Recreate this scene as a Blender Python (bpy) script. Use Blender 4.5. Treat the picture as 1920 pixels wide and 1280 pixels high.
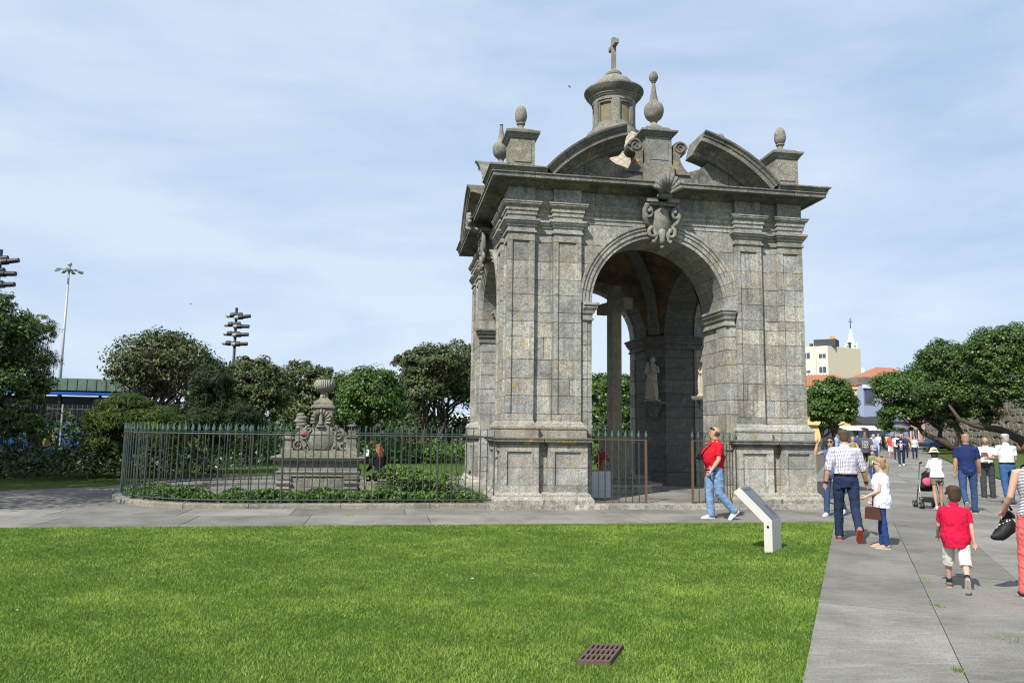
import bpy, bmesh, math, random
import numpy as np
from mathutils import Vector, Matrix

SC = bpy.context.scene
for ob in list(bpy.data.objects):
    bpy.data.objects.remove(ob)
COL = SC.collection
R = math.radians

# ------------------------------------------------------------------ camera
FPX, PITCH, ROLL, CAMH = 1400.0, 0.117236, 0.0139626, 1.62
cp, sp, cr, sr = math.cos(PITCH), math.sin(PITCH), math.cos(ROLL), math.sin(ROLL)
FWD = Vector((0, cp, sp))
UP0 = Vector((0, -sp, cp))
RIGHT = Vector((1, 0, 0)) * cr + UP0 * sr
UP = Vector((1, 0, 0)) * -sr + UP0 * cr
cam_data = bpy.data.cameras.new('camera')
cam = bpy.data.objects.new('camera', cam_data)
COL.objects.link(cam)
cam_data.sensor_width = 36.0
cam_data.lens = FPX / 1920 * 36.0
cam_data.clip_end = 3000
m = Matrix.Identity(4)
for i in range(3):
    m[i][0], m[i][1], m[i][2] = RIGHT[i], UP[i], -FWD[i]
m[2][3] = CAMH
cam.matrix_world = m
SC.camera = cam

# ------------------------------------------------------------------ sun and sky
SUN_AZ, SUN_EL = 33.0, 46.0        # light travels this far to the right of straight ahead
sun_dir = Vector((math.sin(R(SUN_AZ)) * math.cos(R(SUN_EL)), math.cos(R(SUN_AZ)) * math.cos(R(SUN_EL)), -math.sin(R(SUN_EL))))
sd = bpy.data.lights.new('sun', 'SUN')
sd.energy = 5.0
sd.angle = R(0.55)
sd.color = (1.0, 0.955, 0.88)
sun = bpy.data.objects.new('sun', sd)
COL.objects.link(sun)
sun.rotation_euler = sun_dir.to_track_quat('-Z', 'Y').to_euler()

W = bpy.data.worlds.new('World')
SC.world = W
W.use_nodes = True
nt = W.node_tree
nt.nodes.clear()
out = nt.nodes.new('ShaderNodeOutputWorld')
bg = nt.nodes.new('ShaderNodeBackground')
sky = nt.nodes.new('ShaderNodeTexSky')
sky.sky_type = 'NISHITA'
sky.sun_disc = False
sky.sun_elevation = R(SUN_EL)
sky.sun_rotation = R(180 + SUN_AZ)
sky.air_density = 1.0
sky.dust_density = 0.2
sky.ozone_density = 2.0
tc = nt.nodes.new('ShaderNodeTexCoord')
mp = nt.nodes.new('ShaderNodeMapping')
mp.inputs['Scale'].default_value = (1.1, 0.8, 3.6)
mp.inputs['Rotation'].default_value = (0.1, 0.42, 0.3)
nz = nt.nodes.new('ShaderNodeTexNoise')
nz.inputs['Scale'].default_value = 1.9
nz.inputs['Detail'].default_value = 7
nz.inputs['Roughness'].default_value = 0.55
nz.inputs['Distortion'].default_value = 0.35
rp = nt.nodes.new('ShaderNodeValToRGB')             # thin cirrus veil lit by the sun: bluer gaps, whiter streaks
rp.color_ramp.elements[0].position = 0.28
rp.color_ramp.elements[0].color = (0.445, 0.595, 0.825, 1)
rp.color_ramp.elements[1].position = 0.60
rp.color_ramp.elements[1].color = (0.70, 0.81, 0.96, 1)
gain = nt.nodes.new('ShaderNodeMix')
gain.data_type = 'RGBA'
gain.blend_type = 'MULTIPLY'
gain.inputs[0].default_value = 1.0
gain.inputs[7].default_value = (6.55, 6.55, 6.55, 1)
mx = nt.nodes.new('ShaderNodeMix')
mx.data_type = 'RGBA'
mx.inputs[0].default_value = 0.92
nt.links.new(tc.outputs['Generated'], mp.inputs['Vector'])
nt.links.new(mp.outputs['Vector'], nz.inputs['Vector'])
nt.links.new(nz.outputs['Fac'], rp.inputs['Fac'])
nt.links.new(rp.outputs['Color'], gain.inputs[6])
nt.links.new(gain.outputs[2], mx.inputs[7])
nt.links.new(sky.outputs['Color'], mx.inputs[6])
nt.links.new(mx.outputs[2], bg.inputs['Color'])
bg.inputs['Strength'].default_value = 0.12
nt.links.new(bg.outputs['Background'], out.inputs['Surface'])

SC.view_settings.view_transform = 'Standard'
SC.view_settings.look = 'None'
SC.view_settings.exposure = 0.4
SC.view_settings.gamma = 1.0
SC.view_settings.use_curve_mapping = False
SC.render.engine = 'CYCLES'
SC.cycles.max_bounces = 6
SC.cycles.diffuse_bounces = 3
SC.cycles.glossy_bounces = 2
SC.cycles.transmission_bounces = 3
SC.cycles.transparent_max_bounces = 6
SC.cycles.caustics_reflective = False
SC.cycles.caustics_refractive = False
SC.cycles.use_denoising = True
SC.cycles.filter_width = 1.15


def ray(px, py):
    return FWD + RIGHT * ((px - 960) / FPX) - UP * ((py - 640) / FPX)


def at(px, py, Y):
    d = ray(px, py)
    return Vector((0, 0, CAMH)) + d * (Y / d.y)


def gr(px, py, z=0.0):
    d = ray(px, py)
    return Vector((0, 0, CAMH)) + d * ((z - CAMH) / d.z)


# ------------------------------------------------------------------ object helpers
def link(o, parent=None):
    COL.objects.link(o)
    if parent is not None:
        o.parent = parent
    return o


def tag(o, label=None, cat=None, group=None, kind=None):
    if label: o['label'] = label
    if cat: o['category'] = cat
    if group: o['group'] = group
    if kind: o['kind'] = kind
    return o


def empty(name, loc=(0, 0, 0), rz=0.0):
    o = bpy.data.objects.new(name, None)
    o.location = loc
    o.rotation_euler = (0, 0, rz)
    o.empty_display_size = 0.1
    return link(o)


def mesh_obj(name, verts, faces, mat, parent=None, smooth=False):
    me = bpy.data.meshes.new(name)
    me.from_pydata([tuple(v) for v in verts], [], faces)
    if mat: me.materials.append(mat)
    if smooth:
        me.polygons.foreach_set('use_smooth', [True] * len(me.polygons))
    me.update()
    o = bpy.data.objects.new(name, me)
    return link(o, parent)


class MB:
    """collects simple shapes into one mesh"""
    def __init__(self):
        self.v = []; self.f = []

    def add(self, verts, faces):
        b = len(self.v)
        self.v += [tuple(x) for x in verts]
        self.f += [tuple(b + i for i in q) for q in faces]
        return self

    def box(self, x0, x1, y0, y1, z0, z1):
        return self.add([(x0, y0, z0), (x1, y0, z0), (x1, y1, z0), (x0, y1, z0), (x0, y0, z1), (x1, y0, z1), (x1, y1, z1), (x0, y1, z1)],
                        [(0, 3, 2, 1), (4, 5, 6, 7), (0, 1, 5, 4), (1, 2, 6, 5), (2, 3, 7, 6), (3, 0, 4, 7)])

    def obox(self, c, ax, ay, az):
        c, ax, ay, az = Vector(c), Vector(ax), Vector(ay), Vector(az)
        vs = [c + ax * i + ay * j + az * k for k in (-1, 1) for i, j in ((-1, -1), (1, -1), (1, 1), (-1, 1))]
        return self.add(vs, [(0, 3, 2, 1), (4, 5, 6, 7), (0, 1, 5, 4), (1, 2, 6, 5), (2, 3, 7, 6), (3, 0, 4, 7)])

    def prism(self, poly, z0, z1):
        """plan polygon (counter-clockwise) pulled up"""
        n = len(poly)
        vs = [(p[0], p[1], z0) for p in poly] + [(p[0], p[1], z1) for p in poly]
        fs = [tuple(range(n - 1, -1, -1)), tuple(range(n, 2 * n))]
        fs += [(i, (i + 1) % n, n + (i + 1) % n, n + i) for i in range(n)]
        return self.add(vs, fs)

    def prism_y(self, poly, y0, y1):
        """x,z polygon pulled back along y"""
        n = len(poly)
        vs = [(p[0], y0, p[1]) for p in poly] + [(p[0], y1, p[1]) for p in poly]
        fs = [tuple(range(n)), tuple(range(2 * n - 1, n - 1, -1))]
        fs += [((i + 1) % n, i, n + i, n + (i + 1) % n) for i in range(n)]
        return self.add(vs, fs)

    def lathe(self, prof, c=(0, 0, 0), n=20):
        vs = []; fs = []
        for r, z in prof:
            for k in range(n):
                a = 2 * math.pi * k / n
                vs.append((c[0] + r * math.cos(a), c[1] + r * math.sin(a), c[2] + z))
        L = len(prof)
        for i in range(L - 1):
            for k in range(n):
                k2 = (k + 1) % n
                fs.append((i * n + k, i * n + k2, (i + 1) * n + k2, (i + 1) * n + k))
        fs.append(tuple(range(n - 1, -1, -1)))
        fs.append(tuple((L - 1) * n + k for k in range(n)))
        return self.add(vs, fs)

    def tube(self, pts, rad, n=8, cap=True, flat=None):
        """tube along points; rad number or list of numbers / (rx, ry)"""
        pts = [Vector(p) for p in pts]
        L = len(pts)
        if not isinstance(rad, (list, tuple)): rad = [rad] * L
        vs = []; fs = []
        prev = None
        for i, p in enumerate(pts):
            t = (pts[min(i + 1, L - 1)] - pts[max(i - 1, 0)])
            if t.length < 1e-9: t = Vector((0, 0, 1))
            t.normalize()
            if prev is None:
                ref = Vector(flat) if flat else (Vector((0, 0, 1)) if abs(t.z) < 0.9 else Vector((0, 1, 0)))
                a = t.cross(ref)
                if a.length < 1e-6: a = t.cross(Vector((1, 0, 0)))
            else:
                a = prev - t * prev.dot(t)
            a.normalize(); prev = a
            b = t.cross(a)
            r = rad[i]
            rx, ry = r if isinstance(r, (list, tuple)) else (r, r)
            for k in range(n):
                g = 2 * math.pi * k / n
                vs.append(p + a * (rx * math.cos(g)) + b * (ry * math.sin(g)))
        for i in range(L - 1):
            for k in range(n):
                k2 = (k + 1) % n
                fs.append((i * n + k, i * n + k2, (i + 1) * n + k2, (i + 1) * n + k))
        if cap:
            fs.append(tuple(range(n - 1, -1, -1)))
            fs.append(tuple((L - 1) * n + k for k in range(n)))
        return self.add(vs, fs)

    def ball(self, c, r, nu=12, nv=8, sc=(1, 1, 1)):
        prof = [(max(1e-4, math.sin(math.pi * j / nv)) * r, -math.cos(math.pi * j / nv) * r) for j in range(nv + 1)]
        b = len(self.v)
        self.lathe(prof, (0, 0, 0), nu)
        for i in range(b, len(self.v)):
            x, y, z = self.v[i]
            self.v[i] = (c[0] + x * sc[0], c[1] + y * sc[1], c[2] + z * sc[2])
        return self

    def xf(self, M, start=0):
        for i in range(start, len(self.v)):
            self.v[i] = tuple(M @ Vector(self.v[i]))
        return self

    def build(self, name, mat, parent=None, smooth=False):
        return mesh_obj(name, self.v, self.f, mat, parent, smooth)


def smooth_by_angle(o, deg=35):
    me = o.data
    me.polygons.foreach_set('use_smooth', [True] * len(me.polygons))
    bm = bmesh.new(); bm.from_mesh(me)
    lim = R(deg)
    for e in bm.edges:
        if len(e.link_faces) == 2 and e.calc_face_angle(0) > lim: e.smooth = False
        elif len(e.link_faces) != 2: e.smooth = False
    bm.to_mesh(me); bm.free()
    return o


# ------------------------------------------------------------------ materials
class NT:
    def __init__(self, name):
        self.m = bpy.data.materials.new(name)
        self.m.use_nodes = True
        self.t = self.m.node_tree
        self.b = self.t.nodes['Principled BSDF']
        self.out = self.t.nodes['Material Output']

    def n(self, typ, **kw):
        nd = self.t.nodes.new(typ)
        for k, v in kw.items():
            if hasattr(nd, k): setattr(nd, k, v)
        return nd

    def l(self, a, b):
        self.t.links.new(a, b)

    def coords(self, kind='Object', scale=(1, 1, 1), loc=(0, 0, 0), rot=(0, 0, 0)):
        c = self.n('ShaderNodeTexCoord'); mp = self.n('ShaderNodeMapping')
        mp.inputs['Scale'].default_value = scale
        mp.inputs['Location'].default_value = loc
        mp.inputs['Rotation'].default_value = rot
        self.l(c.outputs[kind], mp.inputs['Vector'])
        return mp.outputs['Vector']

    def noise(self, vec, scale, detail=4, rough=0.5, dist=0.0):
        x = self.n('ShaderNodeTexNoise')
        x.inputs['Scale'].default_value = scale; x.inputs['Detail'].default_value = detail
        x.inputs['Roughness'].default_value = rough; x.inputs['Distortion'].default_value = dist
        self.l(vec, x.inputs['Vector'])
        return x.outputs['Fac']

    def ramp(self, fac, p0, c0, p1, c1):
        r = self.n('ShaderNodeValToRGB')
        e = r.color_ramp.elements
        def c4(c): return (c, c, c, 1) if isinstance(c, (int, float)) else (*c, 1)
        e[0].position = p0; e[0].color = c4(c0); e[1].position = p1; e[1].color = c4(c1)
        self.l(fac, r.inputs['Fac'])
        return r.outputs['Color']

    def mix(self, fac, a, b, mode='MIX'):
        x = self.n('ShaderNodeMix'); x.data_type = 'RGBA'; x.blend_type = mode
        for s, v in ((0, fac), (6, a), (7, b)):
            if hasattr(v, 'links') or hasattr(v, 'is_linked'): self.l(v, x.inputs[s])
            elif s == 0: x.inputs[0].default_value = v
            else: x.inputs[s].default_value = (v, v, v, 1) if isinstance(v, (int, float)) else (*v, 1)
        return x.outputs[2]

    def math(self, op, a, b=0.0):
        x = self.n('ShaderNodeMath'); x.operation = op
        for s, v in ((0, a), (1, b)):
            if isinstance(v, (int, float)): x.inputs[s].default_value = v
            else: self.l(v, x.inputs[s])
        return x.outputs[0]

    def rnd(self):
        return self.n('ShaderNodeObjectInfo').outputs['Random']

    def bump(self, h, strength=0.3, dist=0.02):
        b = self.n('ShaderNodeBump')
        b.inputs['Strength'].default_value = strength; b.inputs['Distance'].default_value = dist
        self.l(h, b.inputs['Height']); self.l(b.outputs['Normal'], self.b.inputs['Normal'])

    def done(self, col=None, rough=0.8, metal=0.0, spec=0.3):
        if col is not None:
            if isinstance(col, tuple): self.b.inputs['Base Color'].default_value = (*col, 1)
            else: self.l(col, self.b.inputs['Base Color'])
        self.b.inputs['Roughness'].default_value = rough
        self.b.inputs['Metallic'].default_value = metal
        self.b.inputs['Specular IOR Level'].default_value = spec
        return self.m


def plain(name, col, rough=0.7, metal=0.0, spec=0.3, var=0.12, scale=8.0, bump=0.0, bscale=40.0):
    t = NT(name)
    v = t.coords()
    k = t.noise(v, scale, 5, 0.6)
    c = t.mix(k, tuple(x * (1 - var) for x in col), tuple(min(1, x * (1 + var)) for x in col))
    if bump:
        t.bump(t.noise(v, bscale, 3), bump, 0.01)
    return t.done(c, rough, metal, spec)


def stone_mat(name, light=(0.545, 0.53, 0.48), dark=(0.22, 0.215, 0.195), stain=0.5, lichen=0.0, grain=34.0, rndamp=0.16, streak=0.0):
    t = NT(name)
    v = t.coords()
    g = t.ramp(t.noise(v, grain, 2, 0.6), 0.36, 0.0, 0.64, 1.0)
    base = t.mix(g, dark, light)
    base = t.mix(0.22, base, tuple(0.5 * (a + b) * 1.12 for a, b in zip(light, dark)))
    # warm and cool blocks
    tint = t.mix(t.rnd(), (0.94, 0.97, 1.0), (1.05, 1.0, 0.91))
    base = t.mix(1.0, base, tint, 'MULTIPLY')
    val = t.n('ShaderNodeMapRange'); val.inputs[3].default_value = 1 - rndamp; val.inputs[4].default_value = 1 + rndamp * 0.55
    r2 = t.n('ShaderNodeMath'); r2.operation = 'FRACT'
    t.l(t.math('MULTIPLY', t.rnd(), 7.31), r2.inputs[0]); t.l(r2.outputs[0], val.inputs[0])
    hs = t.n('ShaderNodeHueSaturation'); t.l(base, hs.inputs['Color']); t.l(val.outputs[0], hs.inputs['Value'])
    base = hs.outputs['Color']
    # grey-black weathering, in patches and runs
    s = t.ramp(t.noise(v, 1.7, 7, 0.68, 0.4), 0.45, 0.0, 0.68, stain)
    base = t.mix(s, base, (0.085, 0.084, 0.078))
    s2 = t.ramp(t.noise(t.coords(loc=(11, 2, 5)), 0.55, 5, 0.6), 0.46, 0.0, 0.66, stain * 0.7)
    base = t.mix(s2, base, (0.125, 0.123, 0.114))
    mo = t.ramp(t.noise(t.coords(loc=(5, 8, 3)), 7.5, 5, 0.7), 0.35, 0.72, 0.68, 1.12)
    base = t.mix(0.8, base, t.mix(1.0, base, mo, 'MULTIPLY'))
    if streak:
        v2 = t.coords(scale=(5, 5, 0.35))
        k = t.ramp(t.noise(v2, 1.6, 4, 0.6), 0.52, 0.0, 0.72, streak)
        base = t.mix(k, base, (0.095, 0.094, 0.087))
    w = t.ramp(t.noise(t.coords(loc=(7, 3, 1)), 6.0, 5, 0.6), 0.60, 0.0, 0.75, 0.35)
    base = t.mix(w, base, (0.50, 0.49, 0.44))
    if lichen:
        big = t.ramp(t.noise(t.coords(loc=(3, 9, 2)), 0.75, 2), 0.47, 0.0, 0.56, 1.0)
        sm = t.ramp(t.noise(t.coords(loc=(1, 4, 8)), 5.5, 5, 0.65), 0.60, 0.0, 0.66, lichen)
        base = t.mix(t.mix(1.0, big, sm, 'MULTIPLY'), base, (0.40, 0.235, 0.045))
    t.bump(t.mix(0.5, t.noise(v, 30.0, 5, 0.65), t.noise(v, 7.0, 3, 0.6)), 0.55, 0.035)
    return t.done(base, 0.93, 0.0, 0.15)


M_STONE = stone_mat('granite', stain=0.48, lichen=0.65, streak=0.6, rndamp=0.24)
M_CORN = stone_mat('granite_cornice', light=(0.33, 0.315, 0.27), dark=(0.12, 0.116, 0.102), stain=0.95, lichen=0.95, streak=0.45)
M_FINIAL = stone_mat('granite_finial', light=(0.35, 0.338, 0.296), dark=(0.145, 0.14, 0.122), stain=0.62, lichen=0.35)
M_INNER_SHADE = stone_mat('granite_inside_shade', light=(0.21, 0.205, 0.19), dark=(0.11, 0.108, 0.10), stain=0.3, grain=40)  # same granite, with the shade inside the pavilion put into its colour
M_MORTAR = plain('mortar', (0.12, 0.11, 0.092), 0.95, var=0.3)
M_TOMB = stone_mat('granite_tomb', light=(0.31, 0.298, 0.25), dark=(0.15, 0.145, 0.126), stain=0.6, lichen=0.3, rndamp=0.15)
M_STATUE = plain('limestone_statue', (0.40, 0.35, 0.26), 0.85, var=0.25, scale=12, bump=0.3)
M_PLASTER = None
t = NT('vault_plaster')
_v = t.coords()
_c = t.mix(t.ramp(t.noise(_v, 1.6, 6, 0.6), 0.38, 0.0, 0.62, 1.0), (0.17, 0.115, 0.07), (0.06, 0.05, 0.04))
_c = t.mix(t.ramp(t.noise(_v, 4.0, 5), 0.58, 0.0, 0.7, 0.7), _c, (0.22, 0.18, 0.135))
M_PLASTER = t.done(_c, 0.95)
# ================================================================== the setting: ground, lawns, paths
PAV_C = Vector((2.70882, 19.64695, 0))
PAV_A = 0.163629
_ca, _sa = math.cos(PAV_A), math.sin(PAV_A)


def pl(x, y, z=0.0):                      # pavilion frame -> world
    return Vector((PAV_C.x + x * _ca - y * _sa, PAV_C.y + x * _sa + y * _ca, z))


def slab_mat(name, a, b, grain=55.0):
    t = NT(name)
    v = t.coords('Object')
    g = t.ramp(t.noise(v, grain, 3, 0.7), 0.3, 0.0, 0.7, 1.0)
    c = t.mix(g, a, b)
    c = t.mix(t.ramp(t.noise(v, 0.9, 6, 0.65, 0.3), 0.40, 0.0, 0.70, 0.75), c, tuple(x * 0.60 for x in a))
    c = t.mix(t.ramp(t.noise(t.coords('Object', loc=(4, 7, 0)), 11.0, 5, .7), .62, 0.0, .72, .5), c, tuple(x * .55 for x in a))
    v2 = t.coords('Object', scale=(1.0, 7.0, 1.0), rot=(0, 0, -1.15))
    c = t.mix(t.ramp(t.noise(v2, 3.0, 5, 0.7), 0.5, 0.0, 0.75, 0.45), c, tuple(x * 1.25 for x in b))
    val = t.n('ShaderNodeMapRange'); val.inputs[3].default_value = 0.80; val.inputs[4].default_value = 1.10
    t.l(t.rnd(), val.inputs[0])
    hs = t.n('ShaderNodeHueSaturation'); t.l(c, hs.inputs['Color']); t.l(val.outputs[0], hs.inputs['Value'])
    t.bump(t.noise(v, 90.0, 3, 0.7), 0.5, 0.006)
    return t.done(hs.outputs['Color'], 0.92, 0, 0.2)


M_SLAB = slab_mat('granite_slab', (0.145, 0.138, 0.122), (0.29, 0.277, 0.247))
M_ASPH = slab_mat('worn_concrete', (0.135, 0.129, 0.115), (0.245, 0.235, 0.21), 40)
M_JOINT = plain('joint_soil', (0.085, 0.078, 0.06), 0.95, var=0.3)

t = NT('soil_and_grass')
_v = t.coords()
_c = t.mix(t.noise(_v, 0.35, 6, 0.6), (0.045, 0.085, 0.015), (0.095, 0.135, 0.026))
_c = t.mix(t.ramp(t.noise(_v, 14.0, 5, 0.7), 0.35, 0.0, 0.7, 0.6), _c, (0.03, 0.055, 0.012))
t.bump(t.noise(_v, 30.0, 4), 0.8, 0.05)
M_GRASSBASE = t.done(_c, 0.95, 0, 0.1)


def sheet(name, poly, z, mat, parent=None):
    return mesh_obj(name, [(p[0], p[1], z) for p in poly], [tuple(range(len(poly)))], mat, parent)


tag(sheet('ground', [(-700, -60), (700, -60), (700, 1400), (-700, 1400)], -0.045, M_GRASSBASE), kind='structure')

# path in front of the pavilion: slabs laid along the facade
path = tag(sheet('path', [pl(-40, -5.95), pl(6.5, -5.95), pl(7.5, 8.0), pl(-3.0, 16), pl(-18, 12), pl(-40, 9)], -0.020, M_JOINT), kind='structure')
rng = random.Random(5)


def quad_slab(pts, z, th, name, mat, parent, gap=0.006):
    c = sum((Vector(p) for p in pts), Vector()) / len(pts)
    q = []
    for p in pts:
        d = Vector(p) - c
        q.append(c + d * (1 - gap / max(d.length, .1) * 1.4))
    mb = MB()
    mb.prism([(p.x, p.y) for p in q], z - th, z)
    return mb.build(name, mat, parent)


x = -15.6
while x < 6.4:
    w = rng.uniform(1.5, 2.3)
    x1 = min(x + w, 6.4)
    ym = -4.75 + rng.uniform(-.25, .25)
    sk = 0.0
    zz = rng.uniform(-0.003, 0.003)
    quad_slab([pl(x, -5.95), pl(x1, -5.95), pl(x1, -4.75 + .27), pl(x, -4.75 + .27)], zz, .014, 'paving_slab', M_SLAB, path)
    off = rng.uniform(.3, 1.0)
    quad_slab([pl(x - 0.4, -4.75 + .27), pl(x1 - 0.4, -4.75 + .27), pl(x1 - 0.4, -3.3), pl(x - 0.4, -3.3)], zz + rng.uniform(-.002, .002), .014, 'paving_slab', M_SLAB, path)
    x = x1
tag(sheet('side_path', [pl(-40, -5.95), pl(-16.6, -5.95), pl(-15.6, -3.3), pl(-5.0, -3.3), pl(-4.0, 7.2), pl(-9.6, 6.9), pl(-14.5, 2.2), pl(-21, 1.2), pl(-40, 1.2)], -0.012, M_ASPH), kind='structure')
tag(sheet('rear_path', [pl(-4.0, 3.4), pl(7.6, 3.4), pl(7.2, 7.2), pl(-4.0, 7.2)], -0.006, M_ASPH), kind='structure')

# the wide promenade running off to the right
PD = Vector((0.4135, 0.9105, 0)); PR = Vector((0.9105, -0.4135, 0)); PO = Vector((1.93, 5.11, 0))


def pr(s, t_, z=0.0):
    v = PO + PD * s + PR * t_
    return Vector((v.x, v.y, z))


prom = tag(sheet('promenade', [pr(-12, 0.0), pr(-12, 5.6), pr(40, 5.4), pr(78, 7.2), pr(110, 9), pr(110, -6), pr(31, -1.6), pr(12, -1.2), pr(9.94, 0)], -0.016, M_JOINT), kind='structure')
for k in range(7):
    t0, t1 = k * 1.0 - 1.0, k * 1.0 - 0.0
    s = -10.5 + (k * 1.37) % 3.0
    if k == 0: s = 14.2
    while s < 84:
        L = rng.uniform(2.6, 3.4)
        zz = rng.uniform(-0.003, 0.003)
        te = t1
        if k == 6: te = 5.35 + max(0, s - 38) * 0.04
        quad_slab([pr(s, t0), pr(s, te), pr(s + L, te), pr(s + L, t0)], zz, .010, 'paving_slab', M_SLAB, prom, 0.008)
        s += L

# lawns
LAWN = [pl(-30, -5.95), pl(-30, -25), pr(-14, 0), pr(9.93, 0)]
tag(sheet('lawn', LAWN, -0.010, M_GRASSBASE), kind='structure')
tag(sheet('far_lawn', [pr(14, -1.3), pr(90, -4), Vector((10, 110, 0)), Vector((-25, 90, 0)), pl(-22, 12), pl(-9.5, 7.2), pl(7.3, 7.2)], -0.008, M_GRASSBASE), kind='structure')
tag(sheet('corner_lawn', [pl(-40, 1.0), pl(-15.2, 1.0), pl(-13.2, 2.6), pl(-12.2, 5.5), pl(-14, 12), pl(-40, 14)], -0.004, M_GRASSBASE), kind='structure')
# bank on the right, rising a little towards the fort wall
bank_v = []; bank_f = []
NS = 24
for i in range(NS + 1):
    s = -4 + i * 4.2
    edge = 5.5 + max(0, s - 38) * 0.04
    for j, (dt, zz) in enumerate(((0, -0.002), (1.5, .09), (5, .38), (9, .55), (40, .60))):
        bank_v.append(pr(s, edge + dt, zz))
for i in range(NS):
    for j in range(4):
        a0 = i * 5 + j
        bank_f.append((a0, a0 + 1, a0 + 6, a0 + 5))
tag(mesh_obj('bank', bank_v, bank_f, M_GRASSBASE, smooth=True), kind='structure')
# street at the far end
tag(sheet('road', [pr(110, -40), pr(110, 60), pr(124, 60), pr(124, -40)], -0.012, plain('asphalt', (0.055, 0.055, 0.057), 0.9)), kind='structure')


# grass blades
def leaf_mat(name, c0, c1, trans=0.25, rough=0.5, spec=0.35, dry=None):
    t = NT(name)
    at_ = t.n('ShaderNodeAttribute'); at_.attribute_name = 'tint'
    c = t.mix(at_.outputs['Fac'], c0, c1)
    if dry:
        c = t.mix(t.ramp(t.noise(t.coords(), 5.0, 4, .7), .57, 0.0, .70, .6), c, dry)
    t.done(c, rough, 0, spec)
    tr = t.n('ShaderNodeBsdfTranslucent'); t.l(c, tr.inputs['Color'])
    mxs = t.n('ShaderNodeMixShader'); mxs.inputs[0].default_value = trans
    t.l(t.b.outputs[0], mxs.inputs[1]); t.l(tr.outputs[0], mxs.inputs[2]); t.l(mxs.outputs[0], t.out.inputs['Surface'])
    return t.m


M_BLADE = leaf_mat('grass_blade', (0.080, 0.172, 0.020), (0.305, 0.415, 0.080), 0.3, 0.6, 0.2, (0.20, 0.17, 0.07))


def np_mesh(name, V, F, mat, tint=None, parent=None):
    """V (n,3); F (m,k) faces all with k corners"""
    me = bpy.data.meshes.new(name)
    n, mm, k = len(V), len(F), F.shape[1]
    me.vertices.add(n); me.vertices.foreach_set('co', V.astype(np.float32).ravel())
    me.loops.add(mm * k); me.loops.foreach_set('vertex_index', F.astype(np.int32).ravel())
    me.polygons.add(mm)
    me.polygons.foreach_set('loop_start', np.arange(0, mm * k, k, dtype=np.int32))
    if tint is not None:
        at_ = me.attributes.new('tint', 'FLOAT', 'FACE')
        at_.data.foreach_set('value', tint.astype(np.float32))
    me.materials.append(mat)
    me.update(calc_edges=True)
    me.validate()
    o = bpy.data.objects.new(name, me)
    return link(o, parent)


rs = np.random.RandomState(3)


def vnoise(x, y, sc, seed):
    """smooth value noise for blotches"""
    r_ = np.random.RandomState(seed)
    g = r_.rand(64, 64)
    u, v = x / sc + 1000, y / sc + 1000
    i, j = np.floor(u).astype(int), np.floor(v).astype(int)
    fu, fv = u - i, v - j
    fu, fv = fu * fu * (3 - 2 * fu), fv * fv * (3 - 2 * fv)
    a = g[i % 64, j % 64]; b = g[(i + 1) % 64, j % 64]; c = g[i % 64, (j + 1) % 64]; d = g[(i + 1) % 64, (j + 1) % 64]
    return (a * (1 - fu) + b * fu) * (1 - fv) + (c * (1 - fu) + d * fu) * fv


def grass(name, px, py, zz, h, w, label):
    n = len(px)
    blot = 0.36 * vnoise(px, py, .8, 1) + 0.34 * vnoise(px, py, .3, 2) + .30 * vnoise(px, py, .12, 4)
    ang = rs.rand(n) * 2 * np.pi
    lean = rs.rand(n) * 0.9 + .1
    hh = h * (0.55 + 0.75 * rs.rand(n)) * (0.72 + 0.55 * blot)
    la = rs.rand(n) * 2 * np.pi
    wx, wy = np.cos(ang) * w * .5, np.sin(ang) * w * .5
    V = np.empty((n, 3, 3))
    V[:, 0] = np.stack([px - wx, py - wy, zz], 1)
    V[:, 1] = np.stack([px + wx, py + wy, zz], 1)
    V[:, 2] = np.stack([px + np.cos(la) * hh * lean, py + np.sin(la) * hh * lean, zz + hh * (1.1 - .5 * lean)], 1)
    tint = np.clip((blot - .5) * 1.35 + .42 + rs.randn(n) * .27, 0, 1.0)
    o = np_mesh(name, V.reshape(-1, 3), np.arange(3 * n).reshape(n, 3), M_BLADE, tint)
    return tag(o, label, 'grass', kind='stuff')


def lawn_points(n, y0, y1, x0f, x1f):
    y = y0 + (y1 - y0) * rs.rand(n)
    x = -7.6 * y / 10 - 3.0 + rs.rand(n) * (7.6 * y / 10 + 9.5)
    return x, y


GX, GY = [], []
gD = gr(1127, 1226)
for (n, y0, y1) in ((400000, 4.0, 8.0), (380000, 8.0, 14.3)):
    x, y = lawn_points(n, y0, y1, 0, 0)
    lx = (x - PAV_C.x) * _ca + (y - PAV_C.y) * _sa
    ly = -(x - PAV_C.x) * _sa + (y - PAV_C.y) * _ca
    tt = (x - PO.x) * PR.x + (y - PO.y) * PR.y
    wob = 0.10 * (vnoise(x, y, .22, 8) - .5) + .04 * (vnoise(x, y, .07, 9) - .5)
    ok = (ly < -5.94 + wob) & (tt < 0.0 + wob) & ((np.abs(x - gD.x - .28 * (y - gD.y)) > .15) | (np.abs(y - gD.y) > .255))
    GX.append(x[ok]); GY.append(y[ok])
GX, GY = np.concatenate(GX), np.concatenate(GY)
grass('grass', GX, GY, np.full(len(GX), -0.012), 0.029, 0.0075 + 0.0006 * np.clip(GY - 5, 0, 9), 'mown green grass of the foreground lawn')
wx, wy = [], []
for (px_, py_, n, s_) in ((1758, 1136, 30, .03), (1797, 1259, 45, .035), (1550, 1058, 30, .12), (1893, 1200, 30, .1), (1330, 975, 60, .25), (655, 965, 60, .12), (1735, 1085, 25, .05)):
    g_ = gr(px_, py_)
    wx.append(g_.x + rs.randn(n) * s_ * .5); wy.append(g_.y + rs.randn(n) * s_)
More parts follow.
